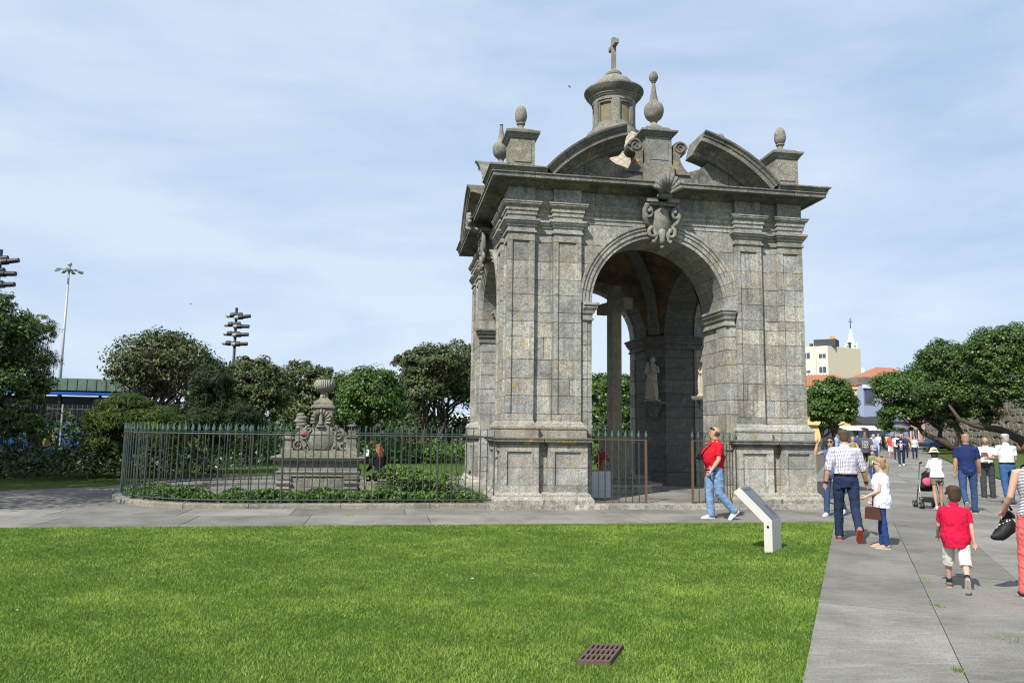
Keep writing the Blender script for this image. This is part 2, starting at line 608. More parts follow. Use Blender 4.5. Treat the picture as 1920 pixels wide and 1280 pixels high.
wx, wy = np.concatenate(wx), np.concatenate(wy)
grass('weeds', wx, wy, np.full(len(wx), -0.005), 0.045, 0.009, 'small weeds sprouting from the paving joints')
# ================================================================== the stone pavilion
PAV = empty('stone_pavilion', PAV_C, PAV_A)
tag(PAV, 'weathered granite pavilion with four arches, broken pediments, tiled dome and lantern', 'pavilion')
rng = random.Random(11)
H, RW = 3.43, 3.315
A0, A1, B0, B1 = 1.80, 2.42, 2.84, 3.43     # inner pilaster, corner pilaster
JW, SPR = 1.54, 4.38
HID = {}


def rotk(mb, k):
    c, s = [(1, 0), (0, 1), (-1, 0), (0, -1)][k % 4]
    mb.v = [(x * c - y * s, x * s + y * c, z) for x, y, z in mb.v]
    return mb


def stone(name, mb, mat, vis=True, parent=None):
    if vis:
        return mb.build(name, mat, parent or PAV)
    HID.setdefault(mat.name, (mat, MB()))[1].add(mb.v, mb.f)


def split_front(profile, u):
    """cut a front profile (list of (u, d)) in two at u"""
    l, r = [], []
    for i, (a, d) in enumerate(profile):
        if a <= u: l.append((a, d))
        else:
            if not r:
                a0, d0 = profile[i - 1]
                dd = d0 + (d - d0) * ((u - a0) / max(a - a0, 1e-6))
                l.append((u - .005, dd)); r.append((u + .005, dd))
            r.append((a, d))
    return l, r


def strip_stone(profile, depth, z0, z1, dy=0.0):
    u0, u1 = profile[0][0], profile[-1][0]
    poly = [(u, -d + dy) for u, d in profile] + [(u1, -depth), (u0, -depth)]
    return MB().prism(poly, z0 + .005, z1 - .005)


def swap(mb):
    """mirror across the pier diagonal: front strip -> side strip"""
    mb.v = [(-y, -x, z) for x, y, z in mb.v]
    mb.f = [tuple(reversed(q)) for q in mb.f]
    return mb


def pil_profile(u0, u1, f, sunk=0.035, fr=0.105):
    return [(u0 + .003, f), (u0 + fr, f), (u0 + fr + .02, f - sunk), (u1 - fr - .02, f - sunk), (u1 - fr, f), (u1 - .003, f)]


def post_poly(b0, b1, sunk=0.035, fr=0.105):
    f = [(b0, -b1), (b0 + fr, -b1), (b0 + fr + .02, -b1 + sunk), (b1 - fr - .02, -b1 + sunk), (b1 - fr, -b1), (b1, -b1)]
    s = [(b1, -b1 + fr), (b1 - sunk, -b1 + fr + .02), (b1 - sunk, -b0 - fr - .02), (b1, -b0 - fr), (b1, -b0), (b0, -b0)]
    return f + s


SHAFT = [1.82, 2.34, 2.70, 3.11, 3.59, 3.92, 4.13, 4.51, 4.85, 5.25, 5.68]
for k in range(4):
    visA = k in (0, 3); visB = k in (3, 2); visPost = k in (0, 2, 3)
    visJA = k in (0,); visJB = k in (3,); visIn = k == 1
    cs = [SHAFT[0], 1.96] + [z + (rng.uniform(-.03, .03) if k != 3 else 0) for z in SHAFT[1:]] + [5.86]
    for i in range(len(cs) - 1):
        z0, z1 = cs[i], cs[i + 1]
        plainc = i == 0 or i == len(cs) - 2
        # corner post
        mb = MB()
        if plainc: mb.prism([(B0, -B1), (B1, -B1), (B1, -B0), (B0, -B0)], z0 + .005, z1 - .005)
        else: mb.prism(post_poly(B0, B1), z0 + .005, z1 - .005)
        stone('pilaster_stone', rotk(mb, k), M_STONE, visPost)
        for face in 'AB':
            vis = visA if face == 'A' else visB
            fx = (lambda q: q) if face == 'A' else swap
            prof = [(A0 + .003, H), (A1 - .003, H)] if plainc else pil_profile(A0, A1, H)
            if not plainc and rng.random() < .3 and vis:
                l, r_ = split_front(prof, rng.uniform(A0 + .22, A1 - .22))
                stone('pilaster_stone', rotk(fx(strip_stone(l, 3.2, z0, z1)), k), M_STONE, vis)
                stone('pilaster_stone', rotk(fx(strip_stone(r_, 3.2, z0, z1)), k), M_STONE, vis)
            else:
                stone('pilaster_stone', rotk(fx(strip_stone(prof, 3.2, z0, z1)), k), M_STONE, vis)
            if i > 0 or True:
                wz0, wz1 = z0, z1
                pr_ = [(A1 + .004, RW), (B0 - .004, RW)]
                dy = rng.uniform(-.006, .006)
                if i and rng.random() < .45 and vis and (z1 - z0) > .25:
                    l, r_ = split_front(pr_, rng.uniform(A1 + .13, B0 - .13))
                    stone('wall_stone', rotk(fx(strip_stone(l, 3.15, wz0, wz1, dy)), k), M_STONE, vis)
                    stone('wall_stone', rotk(fx(strip_stone(r_, 3.15, wz0, wz1, -dy)), k), M_STONE, vis)
                else:
                    stone('wall_stone', rotk(fx(strip_stone(pr_, 3.15, wz0, wz1, dy)), k), M_STONE, vis)
    # jambs, reveals and the inner chamfer
    js = [0.10, .48, 0.86, 1.22, 1.60, 2.02, 2.34, 2.72, 3.11, 3.45, 3.75, 4.0]
    for i in range(len(js) - 1):
        z0, z1 = js[i] + .006, js[i + 1] - .006
        for face in 'AB':
            fx = (lambda q: q) if face == 'A' else swap
            vis = {('A', 0): True, ('B', 3): True, ('A', 1): True, ('B', 0): True, ('B', 1): True}.get((face, k), False)
            mb = MB().prism([(JW, -3.345), (JW + .10, -3.345), (JW + .115, -3.365), (A0 - .004, -3.365), (A0 - .004, -2.9), (JW, -2.9)], z0, z1)
            stone('jamb_stone', rotk(fx(mb), k), M_STONE, vis and not (face == 'B' and k == 0))
            mb = MB().prism([(1.58, -2.02), (1.58, -2.89), (1.9, -2.89), (1.9, -2.2)], z0, z1)
            stone('reveal_stone', rotk(fx(mb), k), M_STONE if (k, face) in ((0, 'A'), (3, 'B')) else M_INNER_SHADE, vis)  # front arch reveals keep the lit granite, the rest take the shade-darkened copy
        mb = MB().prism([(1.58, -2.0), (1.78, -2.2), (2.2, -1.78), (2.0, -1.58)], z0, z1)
        stone('chamfer_stone', rotk(mb, k), M_INNER_SHADE, k in (0, 1))
    # dark mortar core
    mb = MB().prism([(1.61, -3.29), (3.29, -3.29), (3.29, -1.61), (2.04, -1.61), (1.61, -2.04)], .10, 4.36)
    mb.prism([(1.83, -3.29), (3.29, -3.29), (3.29, -1.83), (1.83, -1.83)], 4.36, 6.9)
    stone('mortar_core', rotk(mb, k), M_MORTAR, True)
    # pedestals: two stones high, sunk panels
    for z0, z1, pn in ((.34, .48, False), (.48, .84, True), (.84, 1.17, True), (1.17, 1.31, False)):
        b0, b1 = B0 - .11, B1 + .11
        mb = MB()
        if pn: mb.prism(post_poly(b0, b1, .04, .14), z0 + .004, z1 - .004)
        else: mb.prism([(b0, -b1), (b1, -b1), (b1, -b0), (b0, -b0)], z0 + .0005, z1 - .0005)
        stone('pedestal_stone', rotk(mb, k), M_STONE, visPost)
        for face in 'AB':
            fx = (lambda q: q) if face == 'A' else swap
            vis = visA if face == 'A' else visB
            a0, a1 = A0 - .12, A1 + .11
            prof = pil_profile(a0, a1, H + .11, .04, .14) if pn else [(a0, H + .11), (a1, H + .11)]
            g = 0 if pn else -.0055
            stone('pedestal_stone', rotk(fx(strip_stone(prof, 3.2, z0 + g, z1 - g)), k), M_STONE, vis)
            stone('pedestal_stone', rotk(fx(strip_stone([(A1 + .11, RW + .08), (B0 - .11, RW + .08)], 3.2, z0, z1)), k), M_STONE, vis)


# ---- mouldings swept round the plan
def sweep(path, prof, closed, back=0.28, cutlen=1.1, gap=0.004, jit=0.25, seed=0):
    rg = random.Random(seed)
    n = len(path)
    P = [Vector((p[0], p[1])) for p in path]
    dirs = []
    for i in range(n if closed else n - 1):
        d = P[(i + 1) % n] - P[i]
        dirs.append(d.normalized())
    nodes = []      # (point, mitre, cut, dir)
    for i in range(n):
        if closed: d0, d1 = dirs[i - 1], dirs[i]
        else: d0, d1 = dirs[max(i - 1, 0)], dirs[min(i, n - 2)]
        n0, n1 = Vector((d0.y, -d0.x)), Vector((d1.y, -d1.x))
        nodes.append((P[i], (n0 + n1) / (1 + n0.dot(n1)), False, d1))
        if closed or i < n - 1:
            L = (P[(i + 1) % n] - P[i]).length
            kk = int(L / cutlen + .35)
            for q in range(kk):
                t_ = (q + .5 + rg.uniform(-jit, jit)) / kk
                if kk == 1 and L < cutlen * .9: continue
                nodes.append((P[i] + d1 * (L * t_), Vector((d1.y, -d1.x)), True, d1))
    cuts = [i for i, q in enumerate(nodes) if q[2]]
    groups = []
    N = len(nodes)
    if closed:
        for a, c in enumerate(cuts):
            e = cuts[(a + 1) % len(cuts)]
            idx = [c]
            j = c
            while True:
                j = (j + 1) % N
                idx.append(j)
                if j == e: break
            groups.append(idx)
    else:
        c = [0] + cuts + [N - 1]
        groups = [list(range(c[i], c[i + 1] + 1)) for i in range(len(c) - 1) if c[i + 1] > c[i]]
    full = [(-back, prof[0][1])] + list(prof) + [(-back, prof[-1][1])]
    m_ = len(full)
    res_ = []
    for idx in groups:
        mb = MB(); vs = []
        for q, i in enumerate(idx):
            p, mi, cut, d = nodes[i]
            sh = Vector((0, 0))
            if cut and q == 0: sh = d * gap
            if cut and q == len(idx) - 1: sh = d * -gap
            for off, z in full:
                w = p + mi * off + sh
                vs.append((w.x, w.y, z))
        fs = []
        L = len(idx)
        for a in range(L - 1):
            for b in range(m_):
                b2 = (b + 1) % m_
                fs.append((a * m_ + b, (a + 1) * m_ + b, (a + 1) * m_ + b2, a * m_ + b2))
        fs.append(tuple(range(m_)))
        fs.append(tuple((L - 1) * m_ + b for b in range(m_ - 1, -1, -1)))
        mb.add(vs, fs)
        res_.append(mb)
    return res_


def vis_piece(mb):
    xs = [v[0] for v in mb.v]; ys = [v[1] for v in mb.v]
    return min(ys) < -3.2 or min(xs) < -3.2


def rot_pts(pts, k):
    c, s = [(1, 0), (0, 1), (-1, 0), (0, -1)][k % 4]
    return [(x * c - y * s, x * s + y * c) for x, y in pts]


# pier outline seen from outside (open), front-right pier
pier_path = [(A0, -3.2), (A0, -H), (A1, -H), (A1, -RW), (B0, -RW), (B0, -H), (H, -H), (H, -B0), (RW, -B0), (RW, -A1), (H, -A1), (H, -A0), (3.2, -A0)]
PED_BASE = [(.11, .10), (.235, .10), (.235, .18), (.225, .20), (.19, .235), (.175, .26), (.175, .285), (.14, .31), (.115, .34)]
PED_TOP = [(.11, 1.305), (.125, 1.305), (.125, 1.33), (.15, 1.345), (.165, 1.37), (.20, 1.375), (.20, 1.425), (.215, 1.43), (.215, 1.455), (.10, 1.465)]
PIL_BASE = [(.10, 1.462), (.10, 1.61), (.085, 1.615), (.105, 1.64), (.11, 1.665), (.105, 1.70), (.085, 1.725), (.05, 1.73), (.045, 1.755), (.02, 1.78), (.0, 1.818)]
for k in range(4):
    pth = rot_pts(pier_path, k)
    for nm, prof, mat, sd in (('pedestal_base', PED_BASE, M_STONE, 1), ('pedestal_cornice', PED_TOP, M_CORN, 2), ('pilaster_base', PIL_BASE, M_STONE, 3)):
        for mb in sweep(pth, prof, False, .12, 1.4, seed=sd + k):
            stone(nm, mb, mat, k != 1 and vis_piece(mb))
    # impost round jambs and chamfer
    imp = rot_pts([(3.37, -1.76), (3.37, -JW), (2.03, -JW), (JW, -2.03), (JW, -3.37), (1.76, -3.37)], k)
    IMP = [(.0, 3.995), (.03, 4.0), (.03, 4.045), (.005, 4.055), (.005, 4.135), (.04, 4.15), (.055, 4.20), (.10, 4.265), (.10, 4.32), (.13, 4.325), (.13, 4.378), (.0, 4.38)]
    for mb in sweep(imp, IMP, False, .15, 1.2, seed=9 + k):
        stone('impost', mb, M_STONE if k in (0, 3) else M_INNER_SHADE, True)

side = [(-H, -H), (-B0, -H), (-B0, -RW), (-A1, -RW), (-A1, -H), (-A0, -H), (-A0, -RW), (A0, -RW), (A0, -H), (A1, -H), (A1, -RW), (B0, -RW), (B0, -H)]
ring = []
for k in range(4): ring += rot_pts(side, k)
CAPITAL = [(0, 5.862), (.032, 5.862), (.032, 5.905), (.006, 5.915), (.006, 5.99), (.03, 5.995), (.04, 6.03), (.075, 6.065), (.075, 6.10), (.10, 6.105), (.10, 6.15)]
for k in range(4):      # capitals only over each pier
    pth = rot_pts(pier_path, k)
    for mb in sweep(pth, CAPITAL, False, .12, 1.6, seed=20 + k):
        stone('capital', mb, M_STONE, vis_piece(mb))
ARCHI = [(.012, 6.152), (.012, 6.245), (.035, 6.25), (.035, 6.335), (.058, 6.34), (.058, 6.42), (.085, 6.435), (.115, 6.47), (.115, 6.50), (.13, 6.505), (.13, 6.53)]
FRIEZE = [(.0, 6.533), (.0, 6.866)]
BED = [(.0, 6.87), (.035, 6.87), (.035, 6.89), (.07, 6.905), (.12, 6.955), (.17, 6.975)]
for nm, prof, mat, sd, cl in (('architrave_stone', ARCHI, M_STONE, 31, 1.3), ('frieze_stone', FRIEZE, M_STONE, 32, 1.0), ('cornice_bed_stone', BED, M_CORN, 33, 1.3)):
    for mb in sweep(ring, prof, True, .25, cl, seed=sd):
        stone(nm, mb, mat, vis_piece(mb))
square = [(-H, -H), (H, -H), (H, H), (-H, H)]
CORONA = [(.05, 6.978), (.30, 6.978), (.31, 6.955), (.40, 6.955), (.40, 7.035), (.425, 7.04), (.425, 7.065), (.0, 7.085)]
for mb in sweep(square, CORONA, True, .45, .92, gap=.006, jit=.12, seed=34):
    stone('cornice_stone', mb, M_CORN, vis_piece(mb))
# upper cyma only round the corners
CY = [(.38, 7.075), (.425, 7.075), (.43, 7.10), (.455, 7.14), (.485, 7.155), (.485, 7.185), (.0, 7.20)]
for k in range(4):
    c_ = rot_pts([(2.66, -H), (H, -H), (H, -2.66)], k)
    for mb in sweep(c_, CY, False, .55, 5, seed=1):
        stone('corner_cyma', mb, M_CORN, True)

# ---- arches: moulded voussoirs, soffit ring, spandrels
NV = 19


def arc_piece(prof, a0, a1, c, seg=4):
    """prof: closed (r, y) polygon swept in angle a (0 = right, pi/2 = crown)"""
    mb = MB(); vs = []; m_ = len(prof)
    for i in range(seg + 1):
        a = a0 + (a1 - a0) * i / seg
        for r_, y in prof:
            vs.append((r_ * math.cos(a), y, c + r_ * math.sin(a)))
    fs = []
    for i in range(seg):
        for b in range(m_):
            b2 = (b + 1) % m_
            fs.append((i * m_ + b, i * m_ + b2, (i + 1) * m_ + b2, (i + 1) * m_ + b))
    fs.append(tuple(range(m_ - 1, -1, -1)))
    fs.append(tuple(seg * m_ + b for b in range(m_)))
    return mb.add(vs, fs)


VOUS = [(JW, -2.9), (JW, -3.345), (1.615, -3.345), (1.625, -3.375), (1.71, -3.375), (1.72, -3.40), (1.775, -3.40), (1.79, -3.427), (1.845, -3.427), (1.845, -3.32), (1.845, -2.9)]
SOFF = [(1.585, -2.0), (1.585, -2.89), (1.85, -2.89), (1.85, -2.0)]
SPAN_Z = [SPR, 4.85, 5.25, 5.68, 6.148]


def arcx(z, r_=1.848):
    q = r_ * r_ - (z - SPR) ** 2
    return math.sqrt(q) if q > 0 else 0.0


for k in range(4):
    for i in range(NV):
        a0, a1 = math.pi * i / NV, math.pi * (i + 1) / NV
        prof = VOUS
        if i == NV // 2: prof = [(r_ - .03 if r_ < 1.6 else r_ + (.1 if r_ > 1.7 else 0), y - .05 if y < -3.3 else y) for r_, y in VOUS]
        stone('voussoir', rotk(arc_piece(prof, a0 + .0025, a1 - .0025, SPR), k), M_STONE, k in (0, 3))
        stone('soffit_stone', rotk(arc_piece(SOFF, a0 + .0025, a1 - .0025, SPR, 2), k), M_STONE if k == 0 else M_INNER_SHADE, k in (0, 1, 2))  # only the front soffit keeps the lit granite; others have shade painted in
    for i in range(4):
        z0, z1 = SPAN_Z[i] + .006, SPAN_Z[i + 1] - .006
        pts = [(A0 - .003, z0), (A0 - .003, z1)]
        arcp = []
        for q in range(9):
            z = z1 + (z0 - z1) * q / 8
            arcp.append((min(arcx(z), A0 - .004 - .0005 * q), z))
        if i == 3: arcp[0] = (0.02, z1)
        poly = pts + arcp
        poly2 = [(-x, z) for x, z in reversed(poly)]
        for pq in (poly, poly2):
            mb = MB().prism_y(list(reversed(pq)), -RW, -2.92)
            stone('spandrel_stone', rotk(mb, k), M_STONE, k in (0, 3))

# ---- broken segmental pediments
ZC, RO = 4.84, 3.575
PEDI = [(3.575, -3.915), (3.535, -3.905), (3.50, -3.86), (3.455, -3.845), (3.455, -3.82), (3.35, -3.82), (3.35, -3.70), (3.31, -3.58), (3.25, -3.50), (3.24, -3.44), (3.17, -3.40), (3.17, -2.98), (3.575, -2.98)]
for k in range(4):
    visP = k in (0, 3, 1)
    for sgn in (1, -1):
        e0, e1 = R(14.7), R(48.6)
        for i in range(4):
            q0, q1 = e0 + (e1 - e0) * i / 4 + .0012, e0 + (e1 - e0) * (i + 1) / 4 - .0012
            a0, a1 = math.pi / 2 - q1, math.pi / 2 - q0
            if sgn < 0: a0, a1 = math.pi / 2 + q0, math.pi / 2 + q1
            stone('pediment_stone', rotk(arc_piece(list(reversed(PEDI)), a0, a1, ZC, 5), k), M_CORN, visP)
        # tympanum stones below the curve
        def ax(u, r_=3.20): return ZC + math.sqrt(max(r_ * r_ - u * u, 0))
        us = [2.30, 1.75, 1.15]
        p1 = [(2.35 * sgn, 7.08), (1.72 * sgn, 7.08), (1.72 * sgn, ax(1.72)), (1.95 * sgn, ax(1.95)), (2.2 * sgn, ax(2.2)), (2.34 * sgn, ax(2.34))]
        p2 = [(1.71 * sgn, 7.08), (1.02 * sgn, 7.08), (1.0 * sgn, 7.60), (1.10 * sgn, 7.66), (1.22 * sgn, ax(1.22)), (1.5 * sgn, ax(1.5)), (1.71 * sgn, ax(1.71))]
        p3 = [(1.01 * sgn, 7.08), (.38 * sgn, 7.08), (.38 * sgn, 7.52), (.62 * sgn, 7.47), (.99 * sgn, 7.59)]
        for pq in (p1, p2, p3):
            if sgn > 0: pq = list(reversed(pq))
            mb = MB().prism_y(pq, -RW, -2.98)
            stone('tympanum_stone', rotk(mb, k), M_CORN, visP)
        # scroll beside the centre pedestal
        mb = MB()
        pts = []
        for q in range(12):            # S-curve ribbon
            tt = q / 11
            u = .78 - .36 * math.sin(tt * math.pi * .5) + .14 * tt * tt
            z = 7.42 + .52 * tt
            pts.append((u, z))
        inner = [(.36, 7.42), (.36, 7.95)]
        poly = inner + list(reversed(pts))
        if sgn > 0: poly = [(x, z) for x, z in poly]
        poly = [(x * sgn, z) for x, z in poly]
        if sgn > 0: poly = list(reversed(poly))
        mb.prism_y(poly, -3.36, -3.00)
        # volute: spiral of shrinking discs, proud of the ribbon
        sp_ = []
        for q in range(26):
            an = q * .42
            rr = .155 * (1 - q / 30)
            sp_.append((sgn * (.53 + rr * math.cos(an)), -3.36, 8.04 + rr * math.sin(an)))
        mb.tube(sp_, [.036 * (1 - q / 40) for q in range(26)], 6)
        st = len(mb.v)
        mb.lathe([(.155, -.20), (.17, -.18), (.17, .17), (.155, .19)], (0, 0, 0), 18)
        mb.xf(Matrix.Translation((.53 * sgn, -3.16, 8.04)) @ Matrix.Rotation(math.pi / 2, 4, 'X'), st)
        stone('scroll', rotk(mb, k), M_CORN, visP)
    # centre pedestal with pinnacle
    ped = empty('centre_pedestal'); ped.parent = PAV
    mb = MB().box(-.36, .36, -3.43, -2.85, 7.08, 7.62)
    stone('pedestal_block', rotk(mb, k), M_FINIAL, True, ped)
    mb = MB().box(-.31, .31, -3.40, -2.82, 7.624, 8.26)
    mb.box(-.225, .225, -3.412, -3.40, 7.72, 8.18)
    stone('pedestal_dado', rotk(mb, k), M_FINIAL, True, ped)
    mb = MB()
    sq = [(-.31, -3.40), (.31, -3.40), (.31, -2.82), (-.31, -2.82)]
    CAPP = [(.0, 8.264), (.02, 8.264), (.02, 8.29), (.05, 8.31), (.09, 8.35), (.12, 8.36), (.12, 8.40), (.10, 8.41), (-.02, 8.43), (-.02, 8.49), (-.06, 8.53)]
    for q in sweep(sq, CAPP, True, .2, 9, seed=1) or [None]:
        if q: mb.add(q.v, q.f)
    if not mb.v:
        vs = []
        for off, z in CAPP:
            for (sx, sy) in ((-1, -1), (1, -1), (1, 1), (-1, 1)):
                vs.append((sx * (.31 + off), -3.11 + sy * (.29 + off), z))
        fs = []
        for i in range(len(CAPP) - 1):
            for b in range(4):
                b2 = (b + 1) % 4
                fs.append((i * 4 + b, i * 4 + b2, i * 4 + 4 + b2, i * 4 + 4 + b))
        fs.append((3, 2, 1, 0)); e_ = (len(CAPP) - 1) * 4
        fs.append((e_, e_ + 1, e_ + 2, e_ + 3))
        mb.add(vs, fs)
    stone('pedestal_cap', rotk(mb, k), M_FINIAL, True, ped)
    PIN = [(.19, 8.53), (.20, 8.57), (.13, 8.61), (.075, 8.68), (.07, 8.72), (.10, 8.745), (.10, 8.765), (.16, 8.80), (.205, 8.87), (.228, 8.96), (.228, 9.04), (.205, 9.12), (.155, 9.175), (.115, 9.205), (.10, 9.25), (.075, 9.38), (.055, 9.50), (.038, 9.64), (.035, 9.67), (.055, 9.685)]
    if k != 3: PIN += [(.05, 9.70), (.08, 9.73), (.105, 9.79), (.105, 9.84), (.08, 9.91), (.04, 9.95), (.005, 9.965)]
    mb = MB().lathe(PIN, (0, -3.11, 0), 22)
    o_ = stone('pinnacle', rotk(mb, k), M_FINIAL, True, ped)
    smooth_by_angle(o_, 40)
    # corner pedestal with egg finial
    cpd = empty('corner_pedestal'); cpd.parent = PAV
    def sq_loft(prof, cx, cy, hw):
        vs = []; fs = []
        for off, z in prof:
            for (sx, sy) in ((-1, -1), (1, -1), (1, 1), (-1, 1)):
                vs.append((cx + sx * (hw + off), cy + sy * (hw + off), z))
        for i in range(len(prof) - 1):
            for b in range(4):
                b2 = (b + 1) % 4
                fs.append((i * 4 + b, i * 4 + b2, i * 4 + 4 + b2, i * 4 + 4 + b))
        fs.append((3, 2, 1, 0)); e_ = (len(prof) - 1) * 4
        fs.append((e_, e_ + 1, e_ + 2, e_ + 3))
        return MB().add(vs, fs)
    CXY = 3.13
    mb = sq_loft([(.05, 7.20), (.05, 7.32), (.0, 7.34), (.0, 7.97)], CXY, -CXY, .275)
    for (dx, dy, ax_, ay_) in ((0, -1, .19, .012), (1, 0, .012, .19)):
        cx_, cy_ = CXY + dx * .281, -CXY + dy * .281
        mb.box(cx_ - ax_, cx_ + ax_, cy_ - ay_, cy_ + ay_, 7.44, 7.88)
    stone('pedestal_dado', rotk(mb, k), M_FINIAL, True, cpd)
    mb = sq_loft([(.0, 7.974), (.02, 7.974), (.03, 8.00), (.07, 8.06), (.10, 8.08), (.105, 8.13), (.09, 8.14), (-.02, 8.16), (-.03, 8.21), (-.10, 8.225), (-.105, 8.24)], CXY, -CXY, .275)
    stone('pedestal_cap', rotk(mb, k), M_FINIAL, True, cpd)
    mb = MB().lathe([(.14, 8.24), (.13, 8.27), (.07, 8.31), (.065, 8.38), (.10, 8.40), (.10, 8.425), (.075, 8.43), (.105, 8.46), (.13, 8.52), (.138, 8.59), (.132, 8.67), (.11, 8.75), (.07, 8.815), (.025, 8.84)], (CXY, -CXY, 0), 18)
    smooth_by_angle(stone('egg_finial', rotk(mb, k), M_FINIAL, True, cpd), 40)

# roof apron, vault, ribs
mb = MB().box(-3.3, 3.3, -3.3, 3.3, 7.00, 7.06)
stone('roof_apron', mb, M_CORN)
vs = []; fs = []
NA, NR = 64, 14
VR, VL = 2.56, 1.995
for j in range(NR + 1):
    for i in range(NA):
        a = 2 * math.pi * i / NA + math.pi / NA * 0
        lim = min(VR * .9995, VL / max(abs(math.cos(a)), abs(math.sin(a))))
        rr = lim * j / NR
        vs.append((rr * math.cos(a), rr * math.sin(a), SPR + math.sqrt(max(VR * VR - rr * rr, 0))))
for j in range(NR):
    for i in range(NA):
        i2 = (i + 1) % NA
        fs.append((j * NA + i, (j + 1) * NA + i, (j + 1) * NA + i2, j * NA + i2))
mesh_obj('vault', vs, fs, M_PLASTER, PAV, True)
for k in range(4):
    a = math.pi / 4 + k * math.pi / 2
    mb = MB(); vs = []
    for q in range(17):
        th = R(1) + R(80) * q / 16
        for (w_, dr) in ((-.17, .0), (-.17, -.09), (-.09, -.13), (.09, -.13), (.17, -.09), (.17, .0)):
            rr = (VR + dr) * math.cos(th)
            vs.append((rr * math.cos(a) - w_ * math.sin(a), rr * math.sin(a) + w_ * math.cos(a), SPR + (VR + dr) * math.sin(th)))
    fs = [(q * 6 + b, q * 6 + (b + 1) % 6, q * 6 + 6 + (b + 1) % 6, q * 6 + 6 + b) for q in range(16) for b in range(6)]
    mb.add(vs, fs).build('vault_rib', M_INNER_SHADE, PAV)
MB().lathe([(.45, 6.80), (.45, 6.70), (.32, 6.68), (.30, 6.80)], (0, 0, 0), 20).build('vault_boss', M_INNER_SHADE, PAV)

# tiled dome
t = NT('dome_tile')
_c1 = t.n('ShaderNodeTexCoord')
sep = t.n('ShaderNodeSeparateXYZ'); t.l(_c1.outputs['Object'], sep.inputs[0])
ang = t.math('ARCTAN2', sep.outputs['Y'], sep.outputs['X'])
u_ = t.math('MULTIPLY', ang, 24.0)
w_ = t.math('MULTIPLY', sep.outputs['Z'], 19.0)
d1 = t.math('ABSOLUTE', t.math('SINE', t.math('ADD', u_, w_)))
d2 = t.math('ABSOLUTE', t.math('SINE', t.math('SUBTRACT', u_, w_)))
ln = t.math('LESS_THAN', t.math('MINIMUM', d1, d2), 0.22)
_v = t.coords()
c = t.mix(ln, (0.37, 0.345, 0.28), (0.27, 0.15, 0.06))
c = t.mix(t.ramp(t.noise(_v, 3.0, 5), .5, 0.0, .75, .5), c, (0.30, 0.27, 0.21))
M_TILE = t.done(c, 0.5, 0, 0.3)
prof = [(1.9, 7.06)] + [(1.9 * math.cos(R(g)), 7.15 + 2.50 * math.sin(R(g))) for g in range(4, 78, 4)]
mesh = MB().lathe(prof, (0, 0, 0), 48).build('dome', M_TILE, PAV, True)
for k in range(8):
    a = 2 * math.pi * k / 8 + .39
    MB().tube([(1.91 * math.cos(R(g)) * math.cos(a), 1.91 * math.cos(R(g)) * math.sin(a), 7.15 + 2.51 * math.sin(R(g))) for g in range(4, 76, 4)], .05, 6).build('dome_rib', M_TILE, PAV, True)

# lantern
M_LPANEL = plain('lantern_panel', (0.19, 0.16, 0.105), 0.9, var=0.45, scale=5)
lan = empty('lantern'); lan.parent = PAV
mb = MB().lathe([(.75, 9.40), (.75, 9.62), (.66, 9.64), (.64, 9.70), (.60, 9.71), (.60, 9.82), (.50, 9.825), (.50, 10.46), (.60, 10.465), (.60, 10.56), (.63, 10.57), (.64, 10.61), (.67, 10.62), (.68, 10.66)], (0, 0, 0), 32)
smooth_by_angle(mb.build('drum', M_FINIAL, lan), 30)
NP = 6
for k in range(NP):
    a = 2 * math.pi * k / NP + .32
    vs = []
    mb = MB()
    for (g0, g1, r0, r1, z0, z1) in ((-.17, .17, .49, .603, 9.80, 10.47),):
        poly = [(r1 * math.cos(a + g), r1 * math.sin(a + g)) for g in (g0, g0 / 2, 0, g1 / 2, g1)] + [(r0 * math.cos(a + g), r0 * math.sin(a + g)) for g in (g1, g0)]
        mb.prism(poly, z0, z1)
    mb.build('pier', M_FINIAL, lan)
    b = a + math.pi / NP
    gw = math.pi / NP - .17
    mb = MB()
    for (s0, s1, z0, z1) in ((-gw, -gw + .06, 9.815, 10.463), (gw - .06, gw, 9.815, 10.463), (-gw + .06, gw - .06, 10.40, 10.463), (-gw + .06, gw - .06, 9.815, 9.87)):
        gs = [s0 + (s1 - s0) * q / 4 for q in range(5)]
        poly = [(.57 * math.cos(b + g), .57 * math.sin(b + g)) for g in gs] + [(.49 * math.cos(b + g), .49 * math.sin(b + g)) for g in reversed(gs)]
        mb.prism(poly, z0, z1)
    mb.build('panel_frame', M_FINIAL, lan)
    mb = MB()
    gs = [-gw + .055 + (2 * gw - .11) * q / 6 for q in range(7)]
    poly = [(.515 * math.cos(b + g), .515 * math.sin(b + g)) for g in gs] + [(.46 * math.cos(b + g), .46 * math.sin(b + g)) for g in reversed(gs)]
    mb.prism(poly, 9.865, 10.405)
    mb.build('panel', M_LPANEL, lan)
mb = MB().lathe([(.60, 10.66), (.69, 10.66), (.72, 10.69), (.77, 10.74), (.80, 10.80), (.815, 10.82), (.815, 10.86), (.79, 10.875), (.60, 10.90)], (0, 0, 0), 40)
smooth_by_angle(mb.build('cornice_ring', M_CORN, lan), 35)
mb = MB().lathe([(.66, 10.89)] + [(.56 * math.cos(R(g)), 10.93 + .42 * math.sin(R(g))) for g in range(0, 70, 8)] + [(.20, 11.335), (.22, 11.35), (.225, 11.40), (.19, 11.42), (.185, 11.45), (.12, 11.48), (.08, 11.53), (.05, 11.56)], (0, 0, 0), 36)
smooth_by_angle(mb.build('cap_dome', M_FINIAL, lan), 35)
mb = MB()
ad = Vector((.02, -1, 0)).normalized(); an = Vector((ad.y, -ad.x, 0))
mb.obox((0, 0, 11.99), ad * .055, an * .055, (0, 0, .47))
